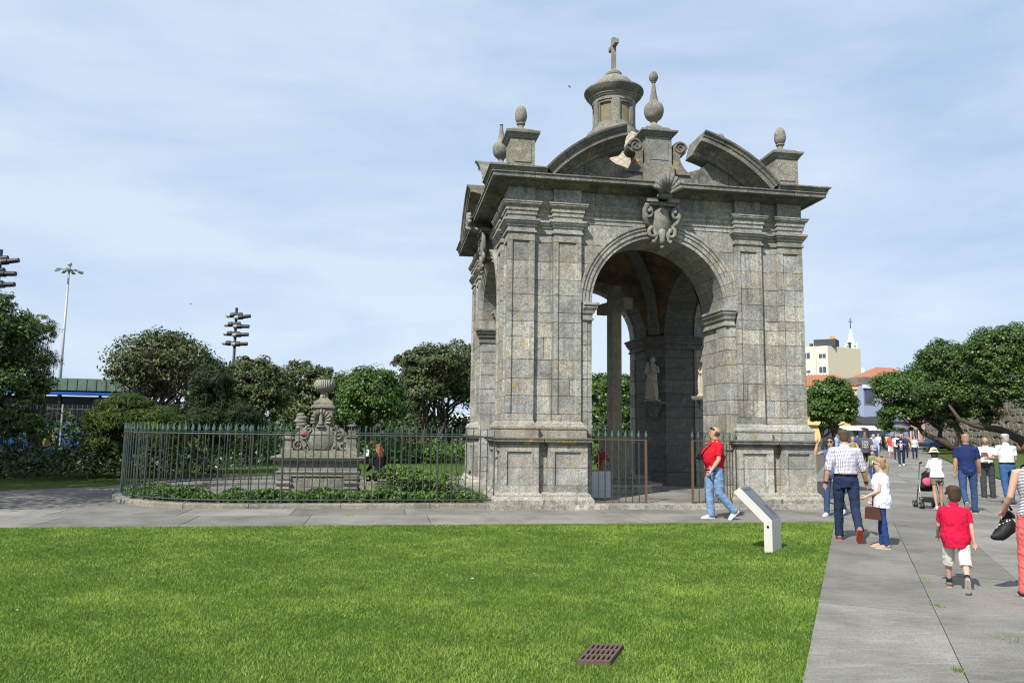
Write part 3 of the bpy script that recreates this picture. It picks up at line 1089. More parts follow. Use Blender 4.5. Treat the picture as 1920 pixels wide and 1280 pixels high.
mb.obox((0, 0, 12.24), ad * .30, an * .056, (0, 0, .056))
mb.build('cross', M_FINIAL, lan)

# platform and floor
plat = MB()
plat.box(-3.75, 3.75, -3.75, 3.75, -0.02, .085)
plat.build('platform', M_MORTAR, PAV)
rgp = random.Random(2)
y = -3.78
first = True
while y < 3.7:
    d_ = .42 if first else rgp.uniform(.7, 1.0)
    x = -3.78
    while x < 3.77:
        w = rgp.uniform(.9, 1.6)
        x1 = min(x + w, 3.78)
        MB().box(x + .004, x1 - .004, y + .004, min(y + d_, 3.78) - .004, -.03 if first else .05, .10 + rgp.uniform(-.003, .003)).build('floor_slab', M_STONE if first else M_SLAB, PAV)
        x = x1
    y += d_
    first = False

# cartouche over the arches
def cartouche(k, full):
    root = empty('cartouche'); root.parent = PAV
    mb = MB()      # shield
    rows = []
    for j in range(11):
        z = 5.98 + .62 * j / 10
        tt = j / 10
        hw = .235 * (math.sin(math.pi * min(1, .12 + tt * .80)) ** .55)
        if tt > .85: hw *= 1 - (tt - .85) * 1.5
        row = []
        for i in range(9):
            g = -1 + 2 * i / 8
            row.append((g * hw, -3.46 - .17 * (1 - g * g) ** .7 * (math.sin(math.pi * (.08 + .84 * tt)) ** .5), z))
        rows.append(row)
    vs = [p for r_ in rows for p in r_]
    fs = [(j * 9 + i, j * 9 + i + 1, j * 9 + 10 + i, j * 9 + 9 + i) for j in range(10) for i in range(8)]
    mb.add(vs, fs)
    mb.box(-.26, .26, -3.5, -3.30, 5.95, 6.62)
    rotk(mb, k).build('shield', M_FINIAL, root, True)
    mb = MB()      # scallop shell
    for i in range(9):
        g = R(180 - 12 - i * 156 / 8)
        r_ = .31
        tip = Vector((r_ * math.cos(g), -.26, .36 * max(.2, math.sin(g)) + .06))
        mid = tip * .62 + Vector((0, -.10, 0))
        b0 = Vector((0, -3.68, 6.78))
        mb.tube([b0 + Vector((0, .04, 0)), b0 + mid * .55 + Vector((0, .03, 0)), b0 + mid, b0 + tip, b0 + tip * 1.05 + Vector((0, .06, 0))], [.025, .04, .055, .062, .02], 7)
    mb.ball((0, -3.66, 6.77), .09, 10, 6, (1.2, .7, .5))
    mb.box(-.16, .16, -3.80, -3.45, 6.74, 6.80)
    rotk(mb, k).build('shell', M_FINIAL, root, True)
    mb = MB()
    mb.box(-.34, .34, -3.60, -3.35, 6.60, 6.68)
    for sx in (-1, 1): mb.box(sx * .24 - .13, sx * .24 + .13, -3.66, -3.40, 6.66, 6.75)
    rotk(mb, k).build('band', M_FINIAL, root)
    for sx in (-1, 1):
        mb = MB()      # side volutes
        pts = []
        for q in range(20):
            an = R(60) - q * .40
            rr = .15 * (1 - q / 27)
            pts.append((sx * (.30 + rr * math.cos(an) * .7), -3.58, 6.46 + rr * math.sin(an) * 1.2))
        arm = [(sx * .25, -3.50, 6.12), (sx * .36, -3.54, 6.22), (sx * .40, -3.57, 6.36), (sx * .40, -3.58, 6.5), (sx * .33, -3.58, 6.62)]
        mb.tube(arm, [.05, .06, .06, .055, .05], 8)
        mb.tube(pts, [.05 * (1 - q / 30) for q in range(20)], 7)
        mb.ball((sx * .30, -3.60, 6.46), .05, 8, 6)
        rotk(mb, k).build('volute', M_FINIAL, root, True)
        mb = MB()      # lower curls
        pts = []
        for q in range(18):
            an = R(100) + q * .42
            rr = .12 * (1 - q / 24)
            pts.append((sx * (.20 - rr * math.cos(an)), -3.56, 5.98 + rr * math.sin(an)))
        mb.tube(pts, [.055 * (1 - q / 26) for q in range(18)], 7)
        mb.tube([(sx * .22, -3.54, 6.08), (sx * .12, -3.55, 5.93), (sx * .14, -3.55, 5.82), (sx * .19, -3.55, 5.77)], [.05, .045, .04, .04], 7)
        mb.ball((sx * .19, -3.56, 5.78), .05, 8, 6)
        rotk(mb, k).build('curl', M_FINIAL, root, True)
    mb = MB()
    mb.tube([(0, -3.52, 6.02), (0, -3.58, 5.92), (0, -3.57, 5.80), (0, -3.56, 5.70)], [.10, .075, .06, .045], 8)
    mb.ball((0, -3.56, 5.66), .05, 8, 6)
    rotk(mb, k).build('pendant', M_FINIAL, root, True)


cartouche(0, True)
cartouche(3, True)
for key, (mat, mb) in HID.items():
    o_ = mb.build('masonry', mat, PAV)
    o_['kind'] = 'stuff'

# ---------------- the cross inside, on steps
ci = empty('stone_cross', pl(.0, .0, .10), PAV_A)
tag(ci, 'tall stone cross on stepped base standing under the pavilion vault', 'cross')
def octo(r_, n=8, ph=math.pi / 8): return [(r_ * math.cos(2 * math.pi * i / n + ph), r_ * math.sin(2 * math.pi * i / n + ph)) for i in range(n)]
MB().prism(octo(1.18), 0, .15).prism(octo(1.23), .15, .20).build('step', M_STONE, ci)
MB().prism(octo(.84), .205, .33).prism(octo(.88), .33, .37).build('step', M_STONE, ci)
M_CROSS = stone_mat('cross_stone', light=(0.36, 0.33, 0.26), dark=(0.22, 0.20, 0.16), stain=.3, rndamp=.05)
mb = MB().box(-.33, .33, -.33, .33, .375, 1.30).box(-.38, .38, -.38, .38, 1.30, 1.38).box(-.36, .36, -.36, .36, .372, .46)
mb.build('pedestal', M_CROSS, ci)
ad = Vector((.22, -.975, 0)).normalized(); an = Vector((ad.y, -ad.x, 0))
MB().obox((0, 0, 3.36), ad * .15, an * .135, (0, 0, 1.98)).build('shaft', M_CROSS, ci)
mb = MB()
for sx in (-1, 1): mb.obox(ad * (sx * .435) + Vector((0, 0, 4.80)), ad * .283, an * .134, (0, 0, .135))
mb.build('arm', M_CROSS, ci)
t = NT('azulejo')
v = t.coords(scale=(9.5, 9.5, 9.5))
vo = t.n('ShaderNodeTexChecker'); vo.inputs['Scale'].default_value = 1.0; t.l(v, vo.inputs['Vector'])
wv = t.n('ShaderNodeTexVoronoi'); wv.inputs['Scale'].default_value = 2.0; wv.inputs['Randomness'].default_value = 0.0; t.l(v, wv.inputs['Vector'])
k_ = t.math('LESS_THAN', t.math('ABSOLUTE', t.math('SUBTRACT', wv.outputs['Distance'], .33)), .16)
M_AZ = t.done(t.mix(k_, (0.60, 0.62, 0.62), (0.045, 0.09, 0.30)), 0.25, 0, .5)
p_ = at(1128, 906, 17.2)
az = empty('tiled_altar', (p_.x - .12, p_.y, .10), PAV_A)
tag(az, 'low altar block faced with blue and white tiles behind the railing', 'altar')
MB().box(-.30, .30, -.12, .30, 0, .62).build('block', M_CROSS, az)
for i in range(4):
    for j in range(4):
        MB().box(-.296 + i * .148 + .003, -.296 + (i + 1) * .148 - .003, -.135, -.118, .02 + j * .148 + .003, .02 + (j + 1) * .148 - .003).build('tile', M_AZ, az)
fl = MB()
rgp = random.Random(4)
for i in range(60):
    fl.ball((rgp.gauss(0, .10), rgp.gauss(0, .09), .84 + rgp.gauss(0, .07)), rgp.uniform(.018, .032), 6, 4)
fp = empty('flower_pot', (p_.x - .02, p_.y + .06, .72), 0)
tag(fp, 'pot of dark red flowers standing on the tiled altar', 'flowers')
fl.v = [(x, y, z - .55) for x, y, z in fl.v]
fl.build('blossom', plain('red_petal', (0.32, 0.015, 0.02), .7), fp)
MB().lathe([(.06, 0), (.085, .14), (.09, .15), (.07, .155)], (0, 0, 0), 14).build('pot', plain('terracotta', (.25, .10, .05), .8), fp)
MB().tube([(0, 0, .12), (.02, 0, .26)], .015, 6).tube([(0, 0, .12), (-.06, .02, .28)], .012, 6).build('stem', plain('stem', (.04, .09, .02)), fp)
# ================================================================== railings
t = NT('iron_paint')
_v = t.coords()
_c = t.mix(t.ramp(t.noise(_v, 7.0, 5, .65), .47, 0.0, .64, 1.0), (0.022, 0.050, 0.044), (0.085, 0.066, 0.050))
M_IRON = t.done(t.mix(t.ramp(t.noise(_v, 26.0, 4), .6, 0, .7, .6), _c, (0.12, 0.06, 0.035)), 0.6, 0.0, 0.35)
M_IRONHEAD = plain('iron_head_paint', (0.055, 0.11, 0.095), 0.6, var=0.35, scale=30)
M_RUST = plain('rusted_iron', (0.12, 0.07, 0.045), 0.85, var=0.4, scale=20)


def bar_mesh(h):
    mb = MB()
    mb.tube([(0, 0, 0.0), (0, 0, h + .02)], .0115, 6)
    return mb


def spear(z):
    mb = MB()
    pr_ = [(.012, 0), (.016, .012), (.012, .024), (.034, .045), (.030, .075), (.016, .125), (.004, .17)]
    vs = []; fs = []
    for r_, zz in pr_:
        vs += [(r_, 0, z + zz), (0, r_ * .4, z + zz), (-r_, 0, z + zz), (0, -r_ * .4, z + zz)]
    for i in range(len(pr_) - 1):
        for b in range(4):
            fs.append((i * 4 + b, i * 4 + (b + 1) % 4, i * 4 + 4 + (b + 1) % 4, i * 4 + 4 + b))
    return mb.add(vs, fs)


BARH = 1.36
_bm = bar_mesh(BARH)
BAR_ME = bpy.data.meshes.new('bar'); BAR_ME.from_pydata(_bm.v, [], _bm.f); BAR_ME.materials.append(M_IRON)
_bm = spear(BARH)
SPEAR_ME = bpy.data.meshes.new('spear_head'); SPEAR_ME.from_pydata(_bm.v, [], _bm.f); SPEAR_ME.materials.append(M_IRONHEAD)


def put_bar(p, ang, parent, z=.13, lean=0.0):
    b = bpy.data.objects.new('bar', BAR_ME); link(b, parent)
    b.location = (p[0], p[1], z); b.rotation_euler = (lean, rgF.uniform(-.006, .006), ang)
    s = bpy.data.objects.new('spear_head', SPEAR_ME); link(s, b)
    return b


rgF = random.Random(8)
FEN = empty('garden_railing', PAV_C, PAV_A)
tag(FEN, 'green iron railing with spear heads curving round the stone tomb', 'railing')
FC = (-8.55, .05); FR = 3.25
fpts = []
x = -3.62
STEP = .148
while x > FC[0]: fpts.append((x, FC[1] - FR, 0)); x -= STEP
L0 = FC[0] - x
na = int(math.pi * FR / STEP)
for i in range(na + 1):
    g = -math.pi / 2 - (i / na) * math.pi
    fpts.append((FC[0] + FR * math.cos(g), FC[1] + FR * math.sin(g), g))
x = FC[0] + STEP
while x < -3.5: fpts.append((x, FC[1] + FR, 0)); x += STEP
for i, (x, y, g) in enumerate(fpts):
    put_bar((x, y), g + math.pi / 2, FEN)
def flatrail(pts, w, h, z):
    mb = MB()
    mb.tube([(p[0], p[1], z) for p in pts], [(w, h)] * len(pts), 4, flat=(0, 0, 1))
    return mb
MB().tube([(p[0], p[1], .13 + 1.325) for p in fpts], .017, 6).build('top_rail', M_IRON, FEN)
MB().tube([(p[0], p[1], .155) for p in fpts], .015, 6).build('bottom_rail', M_IRON, FEN)
for i in range(8, len(fpts), 21):
    x, y, g = fpts[i]
    mb = MB().tube([(x, y + .0, .08), (x, y, 1.40)], .021, 8)
    mb.ball((x, y, 1.36), .032, 8, 6).ball((x, y, .24), .03, 8, 6)
    mb.build('post', M_IRON, FEN)
# kerb under the railing
kp = [(p[0], p[1]) for p in fpts]
rgk = random.Random(3)
i = 0
while i < len(kp) - 1:
    j = min(i + rgk.randint(8, 13), len(kp) - 1)
    seg = kp[i:j + 1]
    vs = []
    for q, (x, y) in enumerate(seg):
        a = kp[max(i + q - 1, 0)]; b = kp[min(i + q + 1, len(kp) - 1)]
        d = Vector((b[0] - a[0], b[1] - a[1])).normalized(); n_ = Vector((-d.y, d.x))
        sh = d * (.006 if q == 0 else (-.006 if q == len(seg) - 1 else 0))
        for off, z in ((-.15, -.02), (-.15, .07), (-.13, .09), (.13, .09), (.15, .07), (.16, -.02)):
            w = Vector((x, y)) - n_ * off * -1 + sh
            vs.append((w.x, w.y, z))
    L = len(seg)
    fs = [(a_ * 6 + b_, a_ * 6 + (b_ + 1) % 6, a_ * 6 + 6 + (b_ + 1) % 6, a_ * 6 + 6 + b_) for a_ in range(L - 1) for b_ in range(6)]
    fs += [tuple(range(5, -1, -1)), tuple((L - 1) * 6 + b_ for b_ in range(6))]
    mesh_obj('kerb_stone', vs, fs, M_TOMB, FEN)
    i = j

for nm, x0, x1, lab in (('gate_railing', -1.56, -.36, 'short rusty iron railing across the left part of the arch'), ('gate_railing', .66, 1.80, 'short rusty iron railing behind the man in red')):
    g_ = empty(nm, PAV_C, PAV_A)
    tag(g_, lab, 'railing', 'railings across the arch')
    y = -3.42 if x0 < 0 else -3.50
    n = 9
    for i in range(n):
        x = x0 + (x1 - x0) * i / (n - 1)
        put_bar((x, y), 0, g_, .11)
    MB().tube([(x0, y, 1.43), (x1, y, 1.43)], .014, 6).build('top_rail', M_RUST, g_)
    MB().tube([(x0, y, .135), (x1, y, .135)], .014, 6).build('bottom_rail', M_RUST, g_)
    xe = x1 if x0 < 0 else x0
    MB().box(xe - .022, xe + .022, y - .02, y + .02, .10, 1.44).build('post', M_RUST, g_)

# ================================================================== the tomb / fountain block
TB = empty('stone_tomb', at(600, 925, 17.95) * 1.0, PAV_A)
TB.location.z = 0.0
tag(TB, 'carved granite tomb with urn, shell niche and scrolls inside the railing', 'tomb')


def moulded(prof, x0, x1, y0, y1):
    vs = []; fs = []
    for off, z in prof:
        vs += [(x0 - off, y0 - off, z), (x1 + off, y0 - off, z), (x1 + off, y1 + off, z), (x0 - off, y1 + off, z)]
    for i in range(len(prof) - 1):
        for b in range(4):
            fs.append((i * 4 + b, i * 4 + (b + 1) % 4, i * 4 + 4 + (b + 1) % 4, i * 4 + 4 + b))
    e_ = 4 * (len(prof) - 1)
    fs += [(3, 2, 1, 0), (e_, e_ + 1, e_ + 2, e_ + 3)]
    return MB().add(vs, fs)


X0, X1, Y0, Y1 = -.93, .86, -.35, .75
rgt = random.Random(6)
z = 0
for h in (.24, .22):
    x = X0 + .26
    while x < X1 - .26:
        w = min(rgt.uniform(.35, .6), X1 - .26 - x)
        MB().box(x + .004, x + w - .004, Y0 - .02, Y0 + .3, z + .003, z + h - .003).build('face_stone', M_TOMB, TB)
        x += w
    z += h
MB().box(X0 + .05, X1 - .05, Y0 + .05, Y1, 0, .86).build('core', M_TOMB, TB)
for sx in (0, 1):
    xa = X0 if sx == 0 else X1 - .27
    m_ = moulded([(.05, 0), (.05, .12), (.0, .16), (.03, .20), (.0, .24), (.03, .29), (.05, .33), (.02, .36), (.0, .40), (.03, .42), (.03, .47)], xa, xa + .27, Y0 - .05, Y1)
    m_.build('corner_pier', M_TOMB, TB)
moulded([(.0, .465), (.05, .48), (.05, .52), (.02, .53), (.06, .56), (.06, .59), (.0, .61)], X0, X1, Y0, Y1).build('base_cornice', M_TOMB, TB)
for i in range(4):
    xa = X0 + (X1 - X0) * i / 4
    MB().box(xa + .005, xa + (X1 - X0) / 4 - .005, Y0, Y1, .612, .80).build('frieze_stone', M_TOMB, TB)
moulded([(.0, .80), (.05, .81), (.07, .84), (.13, .86), (.14, .90), (.16, .905), (.16, .935)], X0, X1, Y0, Y1).build('table_slab', M_TOMB, TB)
MB().box(X0 + .03, X1 - .03, Y0 + .02, Y1 - .3, .94, 1.07).build('plinth', M_TOMB, TB)
# carved back board
prof = []
for i in range(25):
    u = -1 + 2 * i / 24
    prof.append((u * .72, 1.07 + .62 * (1 - abs(u) ** 2.2) ** .6 + .05 * math.cos(u * 9)))
poly = [(-.74, 1.065), (.70, 1.065)] + list(reversed(prof))
mb = MB().prism_y([(x, z) for x, z in poly], Y0 + .12, Y0 + .34)
mb.build('back_board', M_TOMB, TB)
mb = MB()
vs = []
for j in range(8):
    zz = 1.10 + .42 * j / 7
    hw = .30 * (math.sin(math.pi * (.18 + .68 * j / 7)) ** .4)
    for i in range(8):
        g = -1 + 2 * i / 7
        vs.append((-.02 + g * hw, Y0 + .12 - .10 * (1 - g * g) ** .6 * math.sin(math.pi * (.1 + .8 * j / 7)) ** .5, zz))
mb.add(vs, [(j * 8 + i, j * 8 + i + 1, j * 8 + 9 + i, j * 8 + 8 + i) for j in range(7) for i in range(7)])
mb.build('shield', M_TOMB, TB, True)
for (cx, cz, rr, sx) in ((-.52, 1.18, .12, 1), (.50, 1.18, .12, -1), (-.40, 1.42, .11, -1), (.40, 1.42, .11, 1), (-.33, 1.12, .07, 1), (.30, 1.13, .08, -1), (-.30, 1.55, .09, 1), (.28, 1.56, .09, -1)):
    pts = []
    for q in range(20):
        an = R(80) + sx * q * .42
        r2 = rr * (1 - q / 25)
        pts.append((cx + r2 * math.cos(an), Y0 + .09, cz + r2 * math.sin(an)))
    MB().tube(pts, [.034 * (1 - q / 30) for q in range(20)], 6).build('scroll', M_TOMB, TB, True)
# side blocks with pots
for xa, hh in ((-.86, .40), (.60, .48)):
    m_ = moulded([(.03, 1.07), (.03, 1.12), (.0, 1.13), (.0, 1.07 + hh * .6), (.03, 1.07 + hh * .65), (.03, 1.07 + hh * .75), (-.02, 1.07 + hh * .8), (.0, 1.07 + hh)], xa, xa + .20, Y0 + .06, Y0 + .30)
    m_.build('side_block', M_TOMB, TB)
MB().lathe([(.05, 1.62), (.09, 1.64), (.10, 1.67), (.05, 1.69)], (.70, Y0 + .18, 0), 12).build('knob', M_TOMB, TB)
# left shell ornament on pedestal
moulded([(.02, 1.0), (.02, 1.30), (.05, 1.33), (.05, 1.42), (.0, 1.45), (.03, 1.5)], -.62, -.40, Y0 + .30, Y0 + .52).build('shell_pedestal', M_TOMB, TB)
mb = MB()
for i in range(5):
    zz = 1.60 + i * .075
    r_ = (.10, .125, .135, .125, .09)[i]
    mb.ball((-.53 + .03 * (i % 2), Y0 + .41, zz), r_, 14, 8, (1.1, .8, .5))
mb.build('shell_ornament', M_TOMB, TB, True)
# central niche and urn
mb = MB().box(-.22, .22, Y0 + .16, Y0 + .56, 1.5, 2.06)
mb.build('niche_block', M_TOMB, TB)
mb = MB()
for i in range(11):
    g = R(-10 + i * 20)
    a = Vector((-.03 + .10 * math.cos(g), Y0 + .13, 1.74 + .12 * math.sin(g)))
    b = Vector((-.03 + .235 * math.cos(g), Y0 + .06, 1.76 + .27 * math.sin(g)))
    mb.tube([a, (a + b) / 2 + Vector((0, -.01, 0)), b], [.02, .03, .036], 6)
mb.build('niche_shell', M_TOMB, TB, True)
mb = MB().lathe([(.07, 1.66), (.06, 1.72), (.04, 1.78), (.045, 1.86), (.03, 1.90), (.035, 1.94), (.02, 1.97)], (-.03, Y0 + .10, 0), 10)
mb.ball((-.03, Y0 + .09, 1.63), .08, 10, 6, (1.4, .7, .4)).build('niche_figure', M_TOMB, TB, True)
moulded([(.0, 2.06), (.05, 2.07), (.05, 2.12), (.0, 2.14), (.0, 2.20), (-.06, 2.24), (-.12, 2.30), (-.13, 2.33)], -.22, .22, Y0 + .16, Y0 + .56).build('niche_cornice', M_TOMB, TB)
t = NT('urn_stone')
_v = t.coords(scale=(1, 1, 1.6))
_wv = t.n('ShaderNodeTexWave'); _wv.inputs['Scale'].default_value = 6; _wv.inputs['Distortion'].default_value = 3; t.l(_v, _wv.inputs['Vector'])
t.bump(_wv.outputs['Fac'], .9, .03)
M_URN = t.done(t.mix(t.noise(_v, 20, 5), (.20, .19, .165), (.36, .34, .29)), .93, 0, .15)
mb = MB().lathe([(.10, 2.33), (.085, 2.40), (.09, 2.46), (.19, 2.49), (.235, 2.54), (.25, 2.60), (.245, 2.66), (.21, 2.72), (.20, 2.735), (.10, 2.735)], (0, Y0 + .36, 0), 24)
smooth_by_angle(mb.build('urn', M_URN, TB), 40)
for sx, lab, c in ((-1, 'red paper flower lying on the tomb ledge', (.6, .02, .03)),):
    mb = MB(); rg = random.Random(2)
    for i in range(14): mb.ball((rg.gauss(0, .03), rg.gauss(0, .02), rg.gauss(0, .035)), .03, 6, 4)
    o = mb.build('red_flower', plain('flower_red', c, .6), None)
    o.location = TB.matrix_world @ Vector((0, 0, 0)) + Vector((-.36, -.30, 1.47)) + TB.location
    tag(o, lab, 'flower')
M_PAPER = plain('paper', (.72, .72, .74), .8, var=.03)
o = MB().add([(-.06, 0, 0), (.07, .02, .0), (.08, .03, .15), (-.03, .01, .17), (-.06, .02, 0), (.07, .04, .0), (.08, .05, .15), (-.03, .03, .17)], [(0, 1, 2, 3), (7, 6, 5, 4), (0, 4, 5, 1), (1, 5, 6, 2), (2, 6, 7, 3), (3, 7, 4, 0)]).build('paper_card', M_PAPER)
p_ = TB.location + Vector((1.02, .1, .94)); o.location = p_
tag(o, 'white card propped on the end of the tomb slab', 'card')

# ================================================================== information lectern
LW = plain('white_enamel', (0.58, 0.57, 0.525), 0.5, var=.05, scale=4)
t = NT('lectern_face'); _v = t.coords()
M_LFACE = t.done(t.mix(t.noise(_v, 5, 3), (.115, .12, .14), (.15, .155, .175)), .35, .2, .5)
sg = empty('information_lectern', gr(1449, 1034), 0)
tag(sg, 'white bent metal information lectern standing on the lawn', 'sign')
wv_ = Vector((.25, .36, 0))           # width of the plate, going back to the right
wn = wv_.normalized()
ux = Vector((1, 0, 0))
prof = [(-.115, -.03), (0, -.03), (0, .42), (-.44, .865), (-.525, .80), (-.115, .385)]
vs = [ux * x + Vector((0, 0, z)) for x, z in prof] + [ux * x + Vector((0, 0, z)) + wv_ for x, z in prof]
n = len(prof)
fs = [(0, 1, 2, 5), (5, 2, 3, 4), (n + 5, n + 2, n + 1, n + 0), (n + 4, n + 3, n + 2, n + 5)]
fs += [(i, n + i, n + (i + 1) % n, (i + 1) % n) for i in range(n)]
mesh_obj('stand', vs, fs, LW, sg)
pd = (ux * -.44 + Vector((0, 0, .445))).normalized(); nrm = Vector((.445, 0, .44)).normalized()
def on_panel(a0, a1, b0, b1, lift, th=.0015):
    base = Vector((0, 0, .42)) + nrm * lift
    mb = MB()
    L = .626
    c = [base + pd * (a * L) + wv_ * b for a, b in ((a0, b0), (a1, b0), (a1, b1), (a0, b1))]
    d = [p + nrm * th for p in c]
    return mb.add(c + d, [(0, 1, 2, 3), (7, 6, 5, 4), (0, 4, 5, 1), (1, 5, 6, 2), (2, 6, 7, 3), (3, 7, 4, 0)])
on_panel(.01, .99, .02, .98, .002, .003).build('panel_face', M_LFACE, sg)
M_INK = plain('print_ink', (.10, .105, .12), .6); M_INKL = plain('print_grey', (.20, .205, .22), .6)
on_panel(.88, .93, .12, .80, .0065).build('title_print', M_INK, sg)
mb = MB()
for i in range(11):
    q = on_panel(.76 - i * .042, .775 - i * .042, .12 + (.0 if i % 4 else .03), .52 - (.1 if i % 5 == 4 else 0), .0065)
    mb.add(q.v, q.f)
mb.build('text_print', M_INKL, sg)
on_panel(.12, .42, .58, .90, .0065).build('picture_print', M_INK, sg)
st = len(vs)
mb = MB().lathe([(.018, -.002), (.018, .004)], (0, 0, 0), 12); mb.xf(Matrix.Translation((-.06, -.001, .335)) @ Matrix.Rotation(math.pi / 2, 4, 'X')); mb.build('hole', plain('hole_dark', (.02, .015, .012)), sg)

# ================================================================== drain grate
M_GRATE = plain('rusty_cast_iron', (0.105, 0.07, 0.056), 0.8, var=.35, scale=25, bump=.3)
gp = gr(1127, 1226)
dg = empty('drain_grate', (gp.x, gp.y, 0.0), R(-4)); dg.scale = (.9, .9, 1)
tag(dg, 'rusty cast iron drain grate set in the lawn', 'drain')
gu, gw_ = Vector((1, .04, 0)), Vector((.28, .96, 0))
NB = 6
for i in range(NB + 1):
    c = gu * (-.12 + .24 * i / NB)
    MB().obox(c + Vector((0, 0, .0)), gu * .0095, gw_ * .24, (0, 0, .018)).build('bar', M_GRATE, dg)
for j in range(4):
    MB().obox(gw_ * (-.235 + .47 * j / 3) + Vector((0, 0, .0005)), gu * .13, gw_ * .015, (0, 0, .018)).build('cross_bar', M_GRATE, dg)
MB().obox((0, 0, -.0060), gu * .125, gw_ * .235, (0, 0, .002)).build('pit', plain('drain_dark', (.006, .005, .004), .95), dg)

# ================================================================== light masts
M_POLE = plain('galvanised_pole', (0.36, 0.36, 0.37), 0.45, .3, var=.05)
M_SPOT = plain('spotlight_black', (0.018, 0.019, 0.024), 0.45, var=.2)
M_SPOTB = plain('spotlight_back', (0.30, 0.31, 0.32), 0.5, var=.2)
mp_ = at(113, 705, 62); mast = empty('floodlight_mast', (mp_.x, mp_.y, 0))
tag(mast, 'tall slim grey floodlight mast with ring of lamps', 'light mast')
top = at(126, 505, 62).z
MB().tube([(0, 0, 0), (0, 0, top)], [.15, .07], 12).build('pole', M_POLE, mast, True)
mb = MB().lathe([(.30, top - .15), (.34, top), (.20, top + .05)], (0, 0, 0), 14).tube([(0, 0, top), (0, 0, top + .35)], .10, 8)
mb.ball((0, 0, top + .45), .20, 10, 6).build('crown', M_POLE, mast)
for i in range(8):
    g = 2 * math.pi * i / 8 + .2
    e = Vector((math.cos(g), math.sin(g), 0))
    mb = MB().tube([e * .2 + Vector((0, 0, top)), e * .75 + Vector((0, 0, top - .05))], .035, 6)
    mb.obox(e * .92 + Vector((0, 0, top - .12)), e * .17 + Vector((0, 0, -.05)), e.cross(Vector((0, 0, 1))) * .13, (0, 0, .05))
    mb.build('floodlight', M_SPOTB, mast)


def spot_mast(px_, py_top, Y, lab, zs, sc, seed, aims):
    b = at(px_, py_top, Y)
    r_ = empty('spotlight_mast', (b.x, b.y, 0))
    tag(r_, lab, 'light mast', 'black spotlight masts')
    MB().tube([(0, 0, 0), (0, 0, b.z)], .075 * sc, 10).build('pole', M_SPOT, r_, True)
    for (dz, sx, a, el) in aims:
        z = b.z - dz * sc
        d = Vector((math.cos(R(a)) * math.cos(R(el)), math.sin(R(a)) * math.cos(R(el)), math.sin(R(el))))
        c = Vector((sx * sc, -.10 * sc, z))
        mb = MB().tube([c - d * .12 * sc, c + d * .10 * sc, c + d * .12 * sc, c + d * .52 * sc], [.13 * sc, .14 * sc, .105 * sc, .10 * sc], 12)
        mb.tube([(0, 0, z), (c.x, c.y, c.z)], .03 * sc, 6)
        o = mb.build('spotlight', M_SPOT, r_); 
        MB().tube([c - d * .12 * sc, c - d * .30 * sc, c - d * .36 * sc], [.125 * sc, .115 * sc, .05 * sc], 12).build('lamp_back', M_SPOTB, o)


AIM = [(.42, -.16, 5, 8), (.52, .28, 8, 9), (.92, -.24, 0, 6), (1.02, .24, 0, 0), (1.42, -.26, -2, 2), (1.48, .22, 2, 3), (1.94, -.30, -3, -2), (1.98, .20, 3, 2)]
spot_mast(444, 577, 40, 'black pole with eight stacked spotlights behind the round trees', None, 1.0, 1, AIM)
spot_mast(2, 468, 30, 'black spotlight pole rising behind the dark tree at the left edge', None, 1.0, 2, AIM)

# ================================================================== blue and green pavilion on the left
t = NT('rusty_green_steel')
_v = t.coords()
_g = t.mix(t.noise(_v, 3, 5), (.07, .13, .10), (.12, .19, .155))
_v2 = t.coords(scale=(4, 4, .6))
M_GREEN = t.done(t.mix(t.ramp(t.noise(_v2, 2.2, 6, .7), .52, 0, .62, .85), _g, (.12, .055, .03)), .7)
M_BLUE = plain('blue_paint', (.010, .07, .30), .5, var=.2, scale=2)
M_GLASS = plain('dark_glazing', (.010, .013, .018), .35, var=.4, spec=.25)
M_YEL = plain('yellow_paint', (.62, .42, .03), .5)
bA, bB = at(-120, 696, 37.0), at(262, 734, 39.5)
bA.z = bB.z = 0
ln_ = (bB - bA).length; bd = (bB - bA).normalized()
kb = empty('blue_kiosk', bA, math.atan2(bd.y, bd.x))
tag(kb, 'low blue and glass building with rusty green roof edge behind trees', 'building')
MB().box(0, ln_, 0, 7, 0, 3.0).build('wall', M_GLASS, kb)
MB().box(-.2, ln_ + .2, -.25, 7.2, 3.30, 3.92).build('roof_edge', M_GREEN, kb)
for i in range(int(ln_ / .45)):
    MB().box(i * .45, i * .45 + .05, -.285, -.25, 3.31, 3.90).build('roof_rib', M_GREEN, kb)
MB().box(-.1, ln_ + .1, -.32, 0, 3.08, 3.22).build('blue_pipe', M_BLUE, kb)
MB().box(-.1, ln_, -.10, .0, 0, 1.62).build('blue_wall', M_BLUE, kb)
for i in range(6):
    MB().box(i * ln_ / 5 - .06, i * ln_ / 5 + .06, -.12, .04, 1.62, 3.2).build('mullion', M_SPOT, kb)
mb = MB(); mb.prism_y([(0, 0), (.55, 0), (.62, .4), (.5, .8), (.28, .95), (.08, .8), (-.04, .4)], -.125, -.105)
mb.v = [(x + 5.0, y, z + .45) for x, y, z in mb.v]
mb.build('yellow_painting', M_YEL, kb)
fr_ = empty('park_fence', bA + Vector((bd.y, -bd.x, 0)) * 1.6, math.atan2(bd.y, bd.x))
tag(fr_, 'tall dark railing in front of the blue building', 'railing')
M_FENCE = plain('fence_grey', (.07, .085, .08), .6)
for i in range(int(ln_ / .22)):
    MB().tube([(i * .22, 0, 0), (i * .22, 0, 2.55)], .018, 4).build('bar', M_FENCE, fr_)
MB().box(0, ln_, -.02, .02, 2.30, 2.35).build('top_rail', M_FENCE, fr_)
MB().box(0, ln_, -.02, .02, .85, .90).build('mid_rail', M_FENCE, fr_)
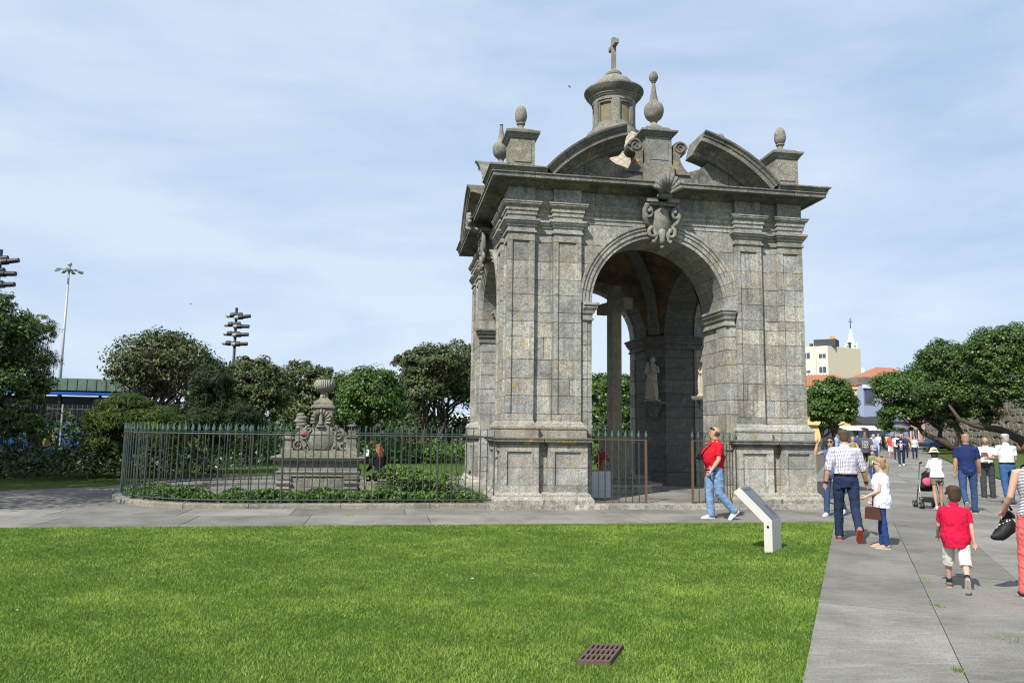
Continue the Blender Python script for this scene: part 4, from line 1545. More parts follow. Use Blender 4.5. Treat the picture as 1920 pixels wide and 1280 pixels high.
MB().box(ln_ * .66, ln_ * .66 + .07, -.05, .03, 0, 2.55).build('white_post', M_POLE, fr_)

# far bits seen between the left trees
def far_box(name, lab, cat, px0, px1, py0, Y, dep, mat, winmat=None, rows=0, cols=0):
    a, b = at(px0, py0, Y), at(px1, py0, Y)
    o = empty(name, (a.x, Y, 0)); tag(o, lab, cat)
    w, h = b.x - a.x, a.z
    MB().box(0, w, 0, dep, 0, h).build('wall', mat, o)
    for r_ in range(rows):
        for c in range(cols):
            x0 = w * (c + .28) / cols; x1 = w * (c + .72) / cols
            z0 = h * (r_ + .3) / rows; z1 = h * (r_ + .75) / rows
            f = MB().box(x0, x1, -.05, .02, z0, z1).build('window', winmat, o)
    return o, w, h


far_box('yellow_shed', 'small yellow building glimpsed between tree trunks beyond the railing', 'building', 756, 792, 786, 72, 5, plain('yellow_wall', (.45, .36, .12), .8), M_GLASS, 1, 3)
far_box('blue_hoarding', 'blue hoarding behind the trees beyond the tomb', 'hoarding', 560, 745, 790, 58, .3, plain('blue_hoarding', (.015, .045, .17), .6, var=.5, scale=1.5))
far_box('play_booth', 'bright blue booth with yellow foot behind the hedge', 'booth', 704, 742, 826, 46, 1.5, plain('booth_blue', (.03, .20, .55), .5))
far_box('white_building', 'white building glimpsed low between the trees', 'building', 800, 890, 775, 95, 8, plain('white_wall', (.6, .6, .6), .8), M_GLASS, 2, 8)
for px_, py_, sc_, lab in ((884, 1087, 1.0, 'small white paper scrap lying mid-lawn'), (30, 1146, .8, 'tiny white scrap on the lawn at the left'), (1000, 1076, .6, 'tiny pale scrap on the lawn right of the middle')):
    g_ = gr(px_, py_)
    o = MB().add([(-.03, 0, .02), (0, -.012, .034), (.035, .0, .028), (.02, .02, .04), (-.01, .018, .03), (0, 0, .022)], [(0, 1, 4), (1, 2, 3), (1, 3, 4), (0, 5, 1), (1, 5, 2), (2, 5, 3), (3, 5, 4), (4, 5, 0)]).build('paper_scrap', M_PAPER)
    o.location = (g_.x, g_.y, 0); o.scale = (sc_ * .6, sc_ * .6, sc_ * .6); tag(o, lab, 'litter', 'paper scraps on the lawn')
# gulls
for px_, py_, lab in ((358, 570, 'small dark bird gliding over the round tree'), (1068, 163, 'small bird flying left of the lantern')):
    p = at(px_, py_, 70)
    mb = MB()
    for s in (-1, 1):
        mb.add([(0, .12, 0), (s * .30, .10, .10), (s * .62, -.05, .03), (s * .28, -.06, .08), (0, -.1, 0), (0, 0, -.03)], [(0, 1, 3, 4), (1, 2, 3), (0, 5, 4)])
    mb.tube([(0, -.25, 0), (0, -.1, 0), (0, .1, 0), (0, .28, 0)], [.03, .07, .06, .02], 8)
    o = mb.build('bird', plain('feather_grey', (.10, .10, .11), .8)); o.location = p; o.rotation_euler = (0, .25, .9); o.scale = (.5, .5, .5)
    tag(o, lab, 'bird')
# ================================================================== trees and shrubs
M_BARK = plain('bark', (0.075, 0.06, 0.045), 0.95, var=.4, scale=6, bump=.6, bscale=12)
M_TWIG = plain('bare_twigs', (0.17, 0.135, 0.10), 0.95, var=.3)
M_LEAF = leaf_mat('leaf_dark', (0.026, 0.062, 0.012), (0.125, 0.195, 0.040), .22, .45, .4)
M_LEAFB = leaf_mat('leaf_bright', (0.030, 0.078, 0.012), (0.135, 0.225, 0.040), .25, .45, .4)
M_LEAFO = leaf_mat('leaf_olive', (0.040, 0.062, 0.018), (0.150, 0.178, 0.060), .2, .5, .35)
M_TAM = leaf_mat('feathery_green', (0.034, 0.060, 0.014), (0.15, 0.185, 0.042), .3, .6, .2)
M_IVY = leaf_mat('ivy_leaf', (0.022, 0.058, 0.010), (0.13, 0.215, 0.035), .2, .5, .25)


def leaves(cent, nrm, size, asp, tint, rnd):
    """rhombic leaves, folded on the midrib; cent (n,3), nrm (n,3)"""
    n = len(cent)
    a = rnd.randn(n, 3)
    a -= nrm * (a * nrm).sum(1, keepdims=True)
    a /= np.linalg.norm(a, axis=1, keepdims=True) + 1e-9
    b = np.cross(nrm, a)
    s = (size * (0.6 + .8 * rnd.rand(n)))[:, None]
    V = np.empty((n, 4, 3))
    V[:, 0] = cent - a * s * .5
    V[:, 1] = cent + b * s * asp * .5 + nrm * s * .10
    V[:, 2] = cent + a * s * .5 - nrm * s * .05
    V[:, 3] = cent - b * s * asp * .5 + nrm * s * .10
    F = np.arange(4 * n).reshape(n, 4)
    return V.reshape(-1, 3), F, tint


def crown_points(blobs, n, rnd, clump=.28, shell=(.62, 1.02), nclump=70, flat=0.0):
    P, N, T = [], [], []
    vol = np.array([b[3] * b[4] * b[5] for b in blobs]) ** (2 / 3)
    for b, share in zip(blobs, vol / vol.sum()):
        c = np.array(b[:3]); r = np.array(b[3:6])
        kc = max(12, int(nclump * share * len(blobs)))
        d = rnd.randn(kc, 3); d[:, 2] = np.where(d[:, 2] < -.45, -d[:, 2] * .4, d[:, 2]); d /= np.linalg.norm(d, axis=1, keepdims=True)
        rad = shell[0] + (shell[1] - shell[0]) * rnd.rand(kc) ** .55
        cc = d * rad[:, None]
        ctint = rnd.rand(kc)
        m_ = int(n * share)
        idx = rnd.randint(0, kc, m_)
        cr_ = clump * (0.6 + .8 * rnd.rand(kc))
        off = rnd.randn(m_, 3); off *= (rnd.rand(m_) ** .33 / np.linalg.norm(off, axis=1))[:, None]
        off[:, 2] *= .75
        q = cc[idx] + off * cr_[idx][:, None]
        P.append(c + q * r)
        nn = off * .8 + d[idx] * .6 + rnd.randn(m_, 3) * .55 + np.array([0, 0, .45])
        N.append(nn / np.linalg.norm(nn, axis=1, keepdims=True))
        T.append(np.clip(.30 + .30 * (ctint[idx] - .5) + rnd.randn(m_) * .22, 0, 1))
    return np.concatenate(P), np.concatenate(N), np.concatenate(T)


def limb(mb, a, b, r0, r1, rg, wob=.12, n=5):
    a, b = Vector(a), Vector(b)
    L = (b - a).length
    pts = []; rr = []
    for i in range(n + 1):
        t_ = i / n
        w = wob * L * math.sin(math.pi * t_)
        pts.append(a.lerp(b, t_) + Vector((rg.uniform(-1, 1), rg.uniform(-1, 1), rg.uniform(-.4, .6))) * w * .5)
        rr.append(r0 + (r1 - r0) * t_)
    mb.tube(pts, rr, 7)


def tree(name, label, base, blobs, trunks, n, size, asp=.55, mat=None, seed=1, group=None, clump=.28, shell=(.62, 1.02), nclump=70, twigs=0, limbs=True):
    """blobs relative to base: (x,y,z,rx,ry,rz); trunks: list of (points, radii)"""
    rnd = np.random.RandomState(seed); rg = random.Random(seed)
    o = empty(name, base)
    tag(o, label, 'tree', group)
    P, N, T = crown_points(blobs, n, rnd, clump, shell, nclump)
    V, F, T = leaves(P, N, size, asp, T, rnd)
    np_mesh('crown', V, F, mat or M_LEAF, T, o)
    mb = MB()
    for pts, rr in trunks:
        mb.tube(pts, rr, 9)
        if limbs:
            for bl in blobs:
                for q in range(3):
                    d = Vector((rg.gauss(0, 1), rg.gauss(0, 1), rg.uniform(0, 1.2))).normalized()
                    e = Vector(bl[:3]) + Vector((d.x * bl[3], d.y * bl[4], d.z * bl[5])) * .75
                    limb(mb, Vector(pts[-2]).lerp(Vector(pts[-1]), rg.uniform(.35, 1)), e, rr[-1] * .7, .015, rg, .3)
    if mb.v: mb.build('trunk', M_BARK, o, True)
    if twigs:
        tb = MB()
        for q in range(twigs):
            bl = blobs[rg.randrange(len(blobs))]
            d = Vector((rg.gauss(0, 1), rg.gauss(0, 1), rg.gauss(.15, .8))).normalized()
            r0 = rg.uniform(.25, .7); r1 = r0 + rg.uniform(.12, .3)
            c = Vector(bl[:3]); s = Vector((bl[3], bl[4], bl[5]))
            p0 = c + Vector((d.x * s.x, d.y * s.y, d.z * s.z)) * r0
            d2 = (d + Vector((rg.gauss(0, .4), rg.gauss(0, .4), rg.gauss(0, .4)))).normalized()
            p1 = c + Vector((d2.x * s.x, d2.y * s.y, d2.z * s.z)) * r1
            tb.tube([p0, (p0 + p1) / 2 + Vector((rg.gauss(0, .06), rg.gauss(0, .06), rg.gauss(0, .06))), p1], [.022, .015, .007], 3, cap=False)
        tb.build('twigs', M_TWIG, o)
    return o


def B(px, py, Y, rx_px, ry_px, base, depth=None):
    """crown blob from its outline in the picture: centre pixel, radii in pixels at distance Y"""
    p = at(px, py, Y) - Vector(base)
    s = Y / FPX
    return (p.x, p.y, p.z, rx_px * s, (depth or (rx_px + ry_px) / 2) * s, ry_px * s)


def base_at(px, Y):
    p = at(px, 800, Y)
    return Vector((p.x, Y, 0))


GL = 'park trees left of the pavilion'
# bare-ish round tree
b = base_at(305, 29); tree('round_tree', 'round half-bare tree with grey-brown twigs beside the spotlight pole', b,
    [B(300, 690, 29, 92, 68, b), B(268, 715, 29, 62, 52, b), B(345, 700, 29, 55, 62, b), B(310, 655, 29, 52, 38, b)],
    [([(0, 0, 0), (.1, 0, .6), (.0, 0, 1.2)], [.16, .13, .12]), ([(0, 0, 0), (-.3, .1, .7), (-.6, .1, 1.4)], [.12, .1, .08])], 8200, .145, .5, M_LEAFO, 3, GL, .22, (.72, 1.05), 120, 1500)
# dark trees right of it
b = base_at(470, 33); tree('dense_tree', 'dark dense tree directly below the spotlight pole', b,
    [B(470, 725, 33, 60, 52, b), B(440, 755, 33, 52, 48, b), B(505, 745, 33, 42, 52, b), B(478, 700, 33, 44, 32, b)],
    [([(0, 0, 0), (.1, 0, .9), (.0, 0, 1.6)], [.17, .14, .12])], 21000, .135, .55, M_LEAFO, 4, GL)
b = base_at(585, 40); tree('dense_tree', 'dark olive tree right behind the tomb urn', b,
    [B(565, 720, 40, 48, 42, b), B(610, 735, 40, 42, 44, b), B(585, 765, 40, 56, 38, b)],
    [([(0, 0, 0), (.1, 0, .9), (.0, 0, 2.0)], [.17, .14, .12])], 16000, .16, .55, M_LEAFO, 5, GL)
b = base_at(688, 34); tree('leafy_tree', 'bright green bushy tree just right of the tomb', b,
    [B(690, 745, 34, 58, 55, b), B(665, 770, 34, 42, 40, b), B(718, 765, 34, 40, 46, b), B(700, 715, 34, 42, 30, b)],
    [([(0, 0, 0), (.0, 0, .6), (.1, 0, 1.3)], [.15, .12, .1])], 22000, .13, .5, M_LEAFB, 6, GL)
b = base_at(790, 38); tree('dark_tree', 'dark tree with leaning trunk between bright tree and pavilion', b,
    [B(790, 735, 38, 46, 46, b), B(815, 690, 38, 52, 42, b), B(775, 685, 38, 36, 36, b)],
    [([(0, 0, 0), (.1, 0, 1.0), (.2, 0, 2.0)], [.16, .13, .11]), ([(.2, 0, .2), (.8, 0, 1.0), (1.2, 0, 2.0)], [.11, .1, .08])], 18000, .14, .5, M_LEAFO, 7, GL, twigs=250)
b = base_at(860, 41); tree('tall_tree', 'tall olive-brown tree partly hidden by the pavilion left edge', b,
    [B(862, 688, 41, 54, 46, b), B(845, 730, 41, 56, 50, b), B(880, 740, 41, 50, 56, b)],
    [([(0, 0, 0), (-.6, 0, 1.2), (-1.0, 0, 2.4)], [.18, .15, .12])], 18000, .15, .5, M_LEAFO, 8, GL, twigs=500)
# behind the arch
b = base_at(1140, 46); tree('leafy_tree', 'green tree seen through the pavilion arch behind the cross', b,
    [B(1130, 745, 46, 50, 42, b), B(1165, 735, 46, 40, 34, b), B(1140, 785, 46, 62, 34, b)],
    [([(0, 0, 0), (.1, 0, .7), (.0, 0, 1.5)], [.16, .13, .1])], 9000, .20, .5, M_LEAFB, 9, GL)
b = base_at(1185, 64); tree('dense_tree', 'darker tree seen farther back through the pavilion arch', b,
    [B(1150, 735, 64, 55, 34, b), B(1190, 760, 64, 60, 44, b)],
    [([(0, 0, 0), (.1, 0, 1.0), (.0, 0, 2.0)], [.2, .16, .12])], 6000, .30, .5, M_LEAF, 10, GL)
# distant belt to close the view left of the pavilion
for i, (px_, py_, rx_, ry_, Y_) in enumerate(((545, 745, 60, 44, 66), (655, 765, 60, 38, 72), (745, 770, 50, 44, 60), (405, 750, 55, 46, 52))):
    b = base_at(px_, Y_)
    tree('distant_tree', ('dull green distant tree filling the gap behind the tomb', 'low distant tree behind the bright green tree', 'distant tree in the gap left of the leaning trunk', 'distant dark tree low behind the half-bare tree')[i], b, [B(px_, py_, Y_, rx_, ry_, b), B(px_ + 20, py_ + 30, Y_, rx_, ry_, b)],
         [([(0, 0, 0), (0, 0, 1.5)], [.2, .15])], 4500, .34, .55, M_LEAF, 30 + i, GL)

# big dark tree at the left edge, feathery one behind it
b = base_at(-20, 24); tree('evergreen_tree', 'big dark glossy evergreen tree at the left edge', b,
    [B(0, 645, 24, 62, 90, b), B(20, 735, 24, 66, 66, b), B(-80, 660, 24, 110, 130, b), B(20, 800, 24, 70, 40, b)],
    [([(-.5, 0, 0), (-.4, 0, 1.0), (-.5, 0, 2.0)], [.25, .2, .16])], 26000, .13, .5, M_LEAF, 12, GL, .22, (.5, 1.0), 160)
def feathery(name, label, base, blobs, n, seed, mat=M_TAM, size=.26):
    rnd = np.random.RandomState(seed)
    o = empty(name, base); tag(o, label, 'shrub' if 'shrub' in name else 'tree', GL)
    P, N, T = crown_points(blobs, n, rnd, .20, (.35, 1.05), 150)
    V, F, T = leaves(P, N, size, .10, T, rnd)
    np_mesh('foliage', V, F, mat, T, o)
    mb = MB(); rg = random.Random(seed)
    for bl in blobs:
        for q in range(7):
            d = Vector((rg.gauss(0, 1), rg.gauss(0, 1), rg.uniform(-.2, 1))).normalized()
            limb(mb, (rg.uniform(-.2, .2), 0, 0), Vector(bl[:3]) + Vector((d.x * bl[3], d.y * bl[4], d.z * bl[5])) * .8, .05, .01, rg)
    mb.build('stem', M_BARK, o, True)
    return o
b = base_at(70, 27); feathery('tamarisk_tree', 'feathery grey-green tamarisk poking out behind the dark evergreen', b, [B(66, 625, 27, 38, 34, b), B(50, 690, 27, 46, 60, b)], 7500, 13, M_TAM, .22)
b = base_at(250, 23); feathery('tamarisk_shrub', 'yellow-green feathery shrub left of the curved railing', b, [B(235, 795, 23, 62, 50, b), B(205, 840, 23, 42, 45, b), B(290, 815, 23, 55, 50, b), B(240, 760, 23, 40, 24, b)], 24000, 14)
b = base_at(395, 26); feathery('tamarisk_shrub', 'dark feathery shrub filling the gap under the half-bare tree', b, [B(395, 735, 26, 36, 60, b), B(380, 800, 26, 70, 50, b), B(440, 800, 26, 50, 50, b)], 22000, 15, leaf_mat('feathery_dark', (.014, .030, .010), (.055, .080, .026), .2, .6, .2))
# tree out of frame whose shadow lies on the path
tree('shade_tree', 'dark evergreen just outside the frame shading the left path', (-14.2, 12.6, 0),
     [(0, 0, 4.4, 3.0, 3.0, 2.4), (-2.6, 1.2, 4.8, 2.6, 2.6, 2.2), (-1.2, 2.6, 5.0, 2.4, 2.4, 2.0)], [([(0, 0, 0), (.1, 0, 1.2), (0, 0, 2.4)], [.25, .2, .18])], 15000, .2, .5, M_LEAF, 16, GL)


tree('shade_tree', 'second dark evergreen outside the frame shading the left bushes', (-19.5, 17.0, 0),
     [(0, 0, 5.0, 3.6, 3.4, 2.8), (2.4, 1.2, 4.6, 2.4, 2.4, 2.2)], [([(0, 0, 0), (.1, 0, 1.2), (0, 0, 2.6)], [.28, .22, .18])], 13000, .22, .5, M_LEAF, 17, GL)


# shrubs on the ground: low ivy hedges
def hedge(name, label, pts, h, n, size, seed, mat=M_IVY, spread=.35, kind='stuff'):
    """leaves heaped along a strip of ground points"""
    rnd = np.random.RandomState(seed)
    pts = np.array(pts)
    i = rnd.randint(0, len(pts), n)
    base = pts[i] + np.c_[rnd.randn(n, 2) * spread, np.zeros(n)]
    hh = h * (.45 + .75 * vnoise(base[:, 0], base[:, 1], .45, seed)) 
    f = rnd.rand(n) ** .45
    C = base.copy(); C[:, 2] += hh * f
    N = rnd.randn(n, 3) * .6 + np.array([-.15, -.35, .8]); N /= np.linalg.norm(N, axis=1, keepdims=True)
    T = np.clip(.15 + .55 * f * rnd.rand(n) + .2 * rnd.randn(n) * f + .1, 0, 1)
    V, F, T = leaves(C, N, size, .6, T, rnd)
    o = np_mesh(name, V, F, mat, T)
    return tag(o, label, 'plants', kind=kind)


def strip(f, n=200):
    return [tuple(f(i / (n - 1))) for i in range(n)]


pts = []
rgh = random.Random(5)
for i in range(700):
    x = rgh.uniform(-11.1, -3.9); y = -2.45 + rgh.uniform(-.20, .35)
    if x < FC[0]:
        dx = x - FC[0]
        y = max(y, FC[1] - math.sqrt(max(0, (FR - .5) ** 2 - dx * dx)) + rgh.uniform(0, .5))
    if -4.5 < x < -3.9 and rgh.random() < .4: continue
    pts.append(tuple(pl(x, y, 0)))
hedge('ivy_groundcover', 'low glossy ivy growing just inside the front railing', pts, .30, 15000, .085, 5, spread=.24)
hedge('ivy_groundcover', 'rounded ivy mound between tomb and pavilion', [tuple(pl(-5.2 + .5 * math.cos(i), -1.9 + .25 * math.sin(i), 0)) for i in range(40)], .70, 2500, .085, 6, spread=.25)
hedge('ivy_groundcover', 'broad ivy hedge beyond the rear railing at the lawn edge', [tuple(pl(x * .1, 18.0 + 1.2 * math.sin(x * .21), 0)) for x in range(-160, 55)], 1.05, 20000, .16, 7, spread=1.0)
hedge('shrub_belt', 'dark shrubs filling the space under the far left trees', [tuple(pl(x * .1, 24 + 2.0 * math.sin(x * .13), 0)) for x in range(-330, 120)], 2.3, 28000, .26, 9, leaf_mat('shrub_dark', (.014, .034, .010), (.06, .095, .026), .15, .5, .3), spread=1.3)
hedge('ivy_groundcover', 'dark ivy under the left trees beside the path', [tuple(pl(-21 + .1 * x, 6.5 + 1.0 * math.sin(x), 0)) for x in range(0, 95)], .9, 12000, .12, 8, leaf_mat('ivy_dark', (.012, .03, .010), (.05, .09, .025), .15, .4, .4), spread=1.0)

# trees on the right
GRR = 'park trees along the promenade'
b = base_at(1562, 62); tree('round_tree', 'clipped round tree beside the pavilion right edge', b,
    [B(1556, 742, 62, 40, 34, b), B(1543, 768, 62, 40, 33, b), B(1574, 764, 62, 33, 32, b), B(1560, 784, 62, 36, 22, b)],
    [([(0, 0, 0), (.1, 0, .8), (.0, 0, 1.6)], [.2, .16, .14]), ([(-.8, 0, 0), (-1.0, 0, .8), (-.9, 0, 1.8)], [.14, .12, .1])], 26000, .20, .6, M_LEAFB, 20, GRR, .24, (.6, 1.0), 110)
def rt(px, Y): 
    p = base_at(px, Y); p.z = .35; return p
b = rt(1760, 74); tree('spreading_tree', 'light green spreading tree nearest the houses, with twisted trunks', b,
    [B(1690, 735, 74, 50, 44, b), B(1738, 762, 74, 50, 40, b), B(1688, 780, 74, 36, 30, b), B(1750, 712, 74, 52, 40, b)],
    [([(1.6, 0, -.3), (.4, 0, .6), (-1.6, 0, 1.5), (-2.3, 0, 2.6)], [.38, .3, .22, .16]), ([(1.5, 0, -.2), (.2, .3, 1.2), (.4, 0, 2.6)], [.28, .22, .16]), ([(1.5, 0, -.2), (1.9, 0, 1.4), (1.7, 0, 2.8)], [.22, .16, .12])], 48000, .21, .6, M_LEAFB, 21, GRR, .24, (.55, 1.0), 140)
b = rt(1805, 62); tree('spreading_tree', 'dense middle tree in front of the fort wall', b,
    [B(1775, 678, 62, 50, 42, b), B(1815, 705, 62, 62, 56, b), B(1775, 750, 62, 56, 46, b), B(1845, 742, 62, 66, 46, b), B(1815, 782, 62, 50, 28, b)],
    [([(.6, 0, -.3), (.0, 0, .9), (-.6, 0, 2.2), (-.4, 0, 3.2)], [.42, .34, .24, .18])], 56000, .19, .6, M_LEAF, 22, GRR, .24, (.55, 1.0), 150)
b = rt(1925, 54); tree('spreading_tree', 'tallest broad tree at the right edge with a long low limb', b,
    [B(1890, 655, 54, 68, 48, b), B(1940, 680, 54, 70, 60, b), B(1870, 700, 54, 56, 44, b), B(1900, 745, 54, 60, 36, b), B(1835, 672, 54, 36, 28, b)],
    [([(1.0, 1, -.3), (.6, 1.5, 1.0), (-.6, 2, 1.75), (-2.4, 2.2, 2.05), (-3.4, 2.4, 2.5), (-4.0, 2.6, 3.6)], [.40, .34, .27, .20, .15, .08]), ([(.8, 0, .2), (.9, 0, 1.8), (.6, 0, 3.4)], [.3, .26, .2])], 58000, .175, .6, M_LEAF, 23, GRR, .22, (.55, 1.0), 170, limbs=False)
# small plant by the far awnings
b = base_at(1660, 84); tree('potted_tree', 'small bushy plant in front of the far awnings', b, [B(1660, 800, 84, 14, 14, b)], [([(0, 0, 0), (0, 0, .6)], [.08, .06])], 1600, .24, .6, M_LEAFB, 24)
# ================================================================== fort wall on the right
def rubble(name):
    t = NT(name); v = t.coords()
    c = t.mix(t.noise(v, 2.5, 6, .65), (.12, .11, .088), (.29, .265, .21))
    c = t.mix(t.rnd(), c, (.21, .195, .155))
    t.bump(t.noise(v, 8, 5), .6, .05)
    return t.done(c, .95, 0, .1)
M_RUB = rubble('rubble_stone')
wa, wb = at(1735, 800, 92), at(2060, 800, 56)
wa.z = wb.z = .45
wd = (wb - wa); WL = wd.length; wd.normalize()
fw = empty('fort_wall', wa, math.atan2(wd.y, wd.x))
tag(fw, 'old rubble stone fort wall behind the right-hand trees', 'wall')
MB().box(0, WL, .12, 2.0, -.3, 4.6).build('core', plain('wall_mortar', (.10, .09, .07), .95, var=.3), fw)
rg = random.Random(14)
z = -.2; cnt = 0
rest = MB()
while z < 4.5:
    h = rg.uniform(.5, .95)
    x = rg.uniform(-.4, 0)
    while x < WL:
        w = rg.uniform(.5, 1.15)
        jj = lambda: rg.uniform(-.17, .17)
        p = [(x + .03 + jj() * .5, z + .03 + jj()), (x + w * .5, z + .02 + jj()), (x + w - .03 + jj() * .5, z + .03 + jj()), (x + w - .03 + jj() * .5, z + h - .03 + jj()), (x + w * .5, z + h - .02 + jj()), (x + .03 + jj() * .5, z + h - .03 + jj())]
        c = (sum(q[0] for q in p) / 6, sum(q[1] for q in p) / 6)
        dep = rg.uniform(-.02, .05)
        vs = [(q[0], .16, q[1]) for q in p] + [(q[0], dep + .03, q[1]) for q in p] + [(c[0] + (q[0] - c[0]) * .84, dep, c[1] + (q[1] - c[1]) * .72) for q in p]
        fs = [(i, (i + 1) % 6, 6 + (i + 1) % 6, 6 + i) for i in range(6)] + [(6 + i, 6 + (i + 1) % 6, 12 + (i + 1) % 6, 12 + i) for i in range(6)] + [tuple(range(12, 18))]
        if z < 3.2 and cnt < 290:
            mesh_obj('stone', vs, fs, M_RUB, fw); cnt += 1
        else: rest.add(vs, fs)
        x += w
    z += h
rest.build('upper_stones', M_RUB, fw)['kind'] = 'stuff'
# bench by the trunk
bp = gr(1736, 849); bn = empty('stone_bench', (bp.x, bp.y, 0.05), .5)
tag(bn, 'small stone bench at the promenade edge under the trees', 'bench')
MB().box(-1.0, 1.0, -.25, .25, .42, .55).build('seat', M_SLAB, bn)
for s in (-1, 1): MB().box(s * .75 - .12, s * .75 + .12, -.2, .2, -.1, .418).build('leg', M_SLAB, bn)

# ================================================================== far buildings
M_CREAM = plain('cream_render', (.62, .575, .47), .85, var=.04, scale=1)
M_CREAMB = plain('beige_render', (.60, .53, .40), .85, var=.04, scale=1)
M_YELW = plain('ochre_render', (.62, .46, .20), .85, var=.08, scale=1)
M_ROOF = plain('clay_tile', (.33, .135, .08), .85, var=.2, scale=1.5)
M_WIN = plain('window_glass', (.06, .07, .09), .15, var=.3, spec=.6)
M_WFR = plain('white_frame', (.70, .70, .70), .6, var=.05)
M_SHUT = plain('white_shutter', (.58, .58, .56), .7, var=.05)
M_CHURCH = plain('white_render', (.78, .78, .77), .85, var=.03)
M_DGREY = plain('dark_slate', (.05, .055, .06), .7, var=.2)


def building(name, lab, a, b, h, dep, mat, cat='building'):
    """front wall from ground point a to b (left to right as seen)"""
    d = Vector((b.x - a.x, b.y - a.y, 0)); L = d.length
    o = empty(name, (a.x, a.y, 0), math.atan2(d.y, d.x)); tag(o, lab, cat)
    MB().box(0, L, 0, dep, 0, h).build('wall', mat, o)
    return o, L


def window(o, x0, x1, z0, z1, frame=M_WFR, glass=M_WIN, y=0.0, shut=0.0):
    w = MB().box(x0, x1, y - .06, y + .01, z0, z1).build('window', frame, o)
    f = .08
    xm = (x0 + x1) / 2
    for xa, xb in ((x0 + f, xm - f / 2), (xm + f / 2, x1 - f)):
        zt = z1 - f - (z1 - z0) * shut
        MB().box(xa, xb, y - .08, y - .055, z0 + f, zt).build('pane', glass, w)
    if shut: MB().box(x0 + f, x1 - f, y - .085, y - .055, z1 - f - (z1 - z0) * shut, z1 - f).build('shutter', M_SHUT, w)


# cream block: lit front to the left, end wall to the right
YB = 150
a, c, e = at(1420, 800, 158), at(1557, 800, YB), at(1619, 800, YB + 5)
hB = at(1557, 648, YB).z
o, L = building('apartment_block', 'tall cream apartment block right of the pavilion with rooftop box', a, c, hB, .5, M_CREAM)
dv = Vector((e.x - c.x, e.y - c.y, 0))
loc_ang = math.atan2(dv.y, dv.x) - o.rotation_euler.z
mb = MB(); q0 = Vector((L, 0, 0)); q1 = q0 + Vector((math.cos(loc_ang), math.sin(loc_ang), 0)) * dv.length
mb.prism([(q0.x - .003, 0.004), (q1.x, q1.y), (q1.x - L, q1.y), (0.003, 0.004)], 0, hB - .02)
mb.build('end_wall', M_CREAMB, o)
fx = lambda px_: L * (px_ - 1420) / (1557 - 1420)
for r_ in range(7):
    z0 = hB - 2.55 - r_ * 2.95
    for px_ in (1446, 1472, 1505, 1518, 1547):
        if z0 < .5: continue
        window(o, fx(px_) - .75, fx(px_) + .75, z0, z0 + 1.35, shut=(.0, .5, .25)[(r_ + px_) % 3])
MB().box(fx(1530), fx(1536), -.35, .0, 0, hB).build('pilaster_strip', M_CREAM, o)
MB().box(L * .80, L * .80 + 4.2, 1.2, 5, hB, hB + 1.5).build('roof_box', M_DGREY, o)
MB().box(fx(1522), fx(1527), 1, 2, hB, hB + .7).build('chimney', M_DGREY, o)
MB().lathe([(.25, hB), (.25, hB + .9), (.45, hB + 1.0), (.45, hB + 1.15), (.05, hB + 1.3)], (L + 3.0, 7, 0), 10).build('vent', M_DGREY, o)
# flag on the roof
p = at(1562, 640, YB + 6); fg = empty('roof_flag', (p.x, p.y, at(1562, 640, YB + 6).z)); tag(fg, 'small orange flag blowing above the rooftop box', 'flag')
MB().tube([(0, 0, 0), (0, 0, 1.1)], .04, 6).build('pole', M_DGREY, fg)
vs = []
for i in range(7):
    for j in range(2): vs.append((-.6 + i * .2 - .1 * j, .1 * math.sin(i * 1.3), .75 + j * .55 - .06 * i))
mesh_obj('cloth', vs, [(i * 2, i * 2 + 2, i * 2 + 3, i * 2 + 1) for i in range(6)], plain('orange_cloth', (.65, .30, .08), .8), fg)

# church spire
cs_ = at(1602, 800, 185); zt = at(1602, 616, 185).z; zb = at(1602, 654, 185).z
ch = empty('church_spire', (cs_.x, cs_.y, 0), .3); tag(ch, 'white pointed church spire with iron cross', 'church')
MB().prism([(1.3 * math.cos(R(45 + 90 * i)) * 1.2, 1.3 * math.sin(R(45 + 90 * i)) * 1.2) for i in range(4)], 0, zb - .4).build('tower', M_CHURCH, ch)
vs = [(1.2 * math.cos(R(22 + 45 * i)), 1.2 * math.sin(R(22 + 45 * i)), zb - .4) for i in range(8)] + [(1.0 * math.cos(R(22 + 45 * i)), 1.0 * math.sin(R(22 + 45 * i)), zb + 1.1) for i in range(8)] + [(.09 * math.cos(R(22 + 45 * i)), .09 * math.sin(R(22 + 45 * i)), zt) for i in range(8)]
fs = [(r_ * 8 + i, r_ * 8 + (i + 1) % 8, r_ * 8 + 8 + (i + 1) % 8, r_ * 8 + 8 + i) for r_ in range(2) for i in range(8)] + [tuple(range(16, 24))]
mesh_obj('spire', vs, fs, M_CHURCH, ch)
for i in range(4):
    g = R(45 + 90 * i)
    MB().lathe([(.18, zb - .4), (.18, zb + .6), (.26, zb + .7), (.03, zb + 1.5)], (1.25 * math.cos(g), 1.25 * math.sin(g), 0), 8).build('corner_pinnacle', M_CHURCH, ch)
    MB().lathe([(.12, zb + .6), (.26, zb + .75), (.26, zb + .9), (.05, zb + 1.1)], (1.1 * math.cos(g + .785), 1.1 * math.sin(g + .785), 0), 8).build('ornament', M_CHURCH, ch)
zc_ = at(1602, 596, 185).z
mb = MB().box(-.07, .07, -.07, .07, zt, zc_).box(-.65, .65, -.06, .06, zc_ - 1.0, zc_ - .86)
o2 = mb.build('cross', M_DGREY, ch); 
# a strip of white church side to the right of the block
o, L = building('church_nave', 'white church side wall just right of the cream block', at(1612, 800, 180), at(1626, 800, 180), at(1618, 690, 180).z, 20, M_CHURCH)

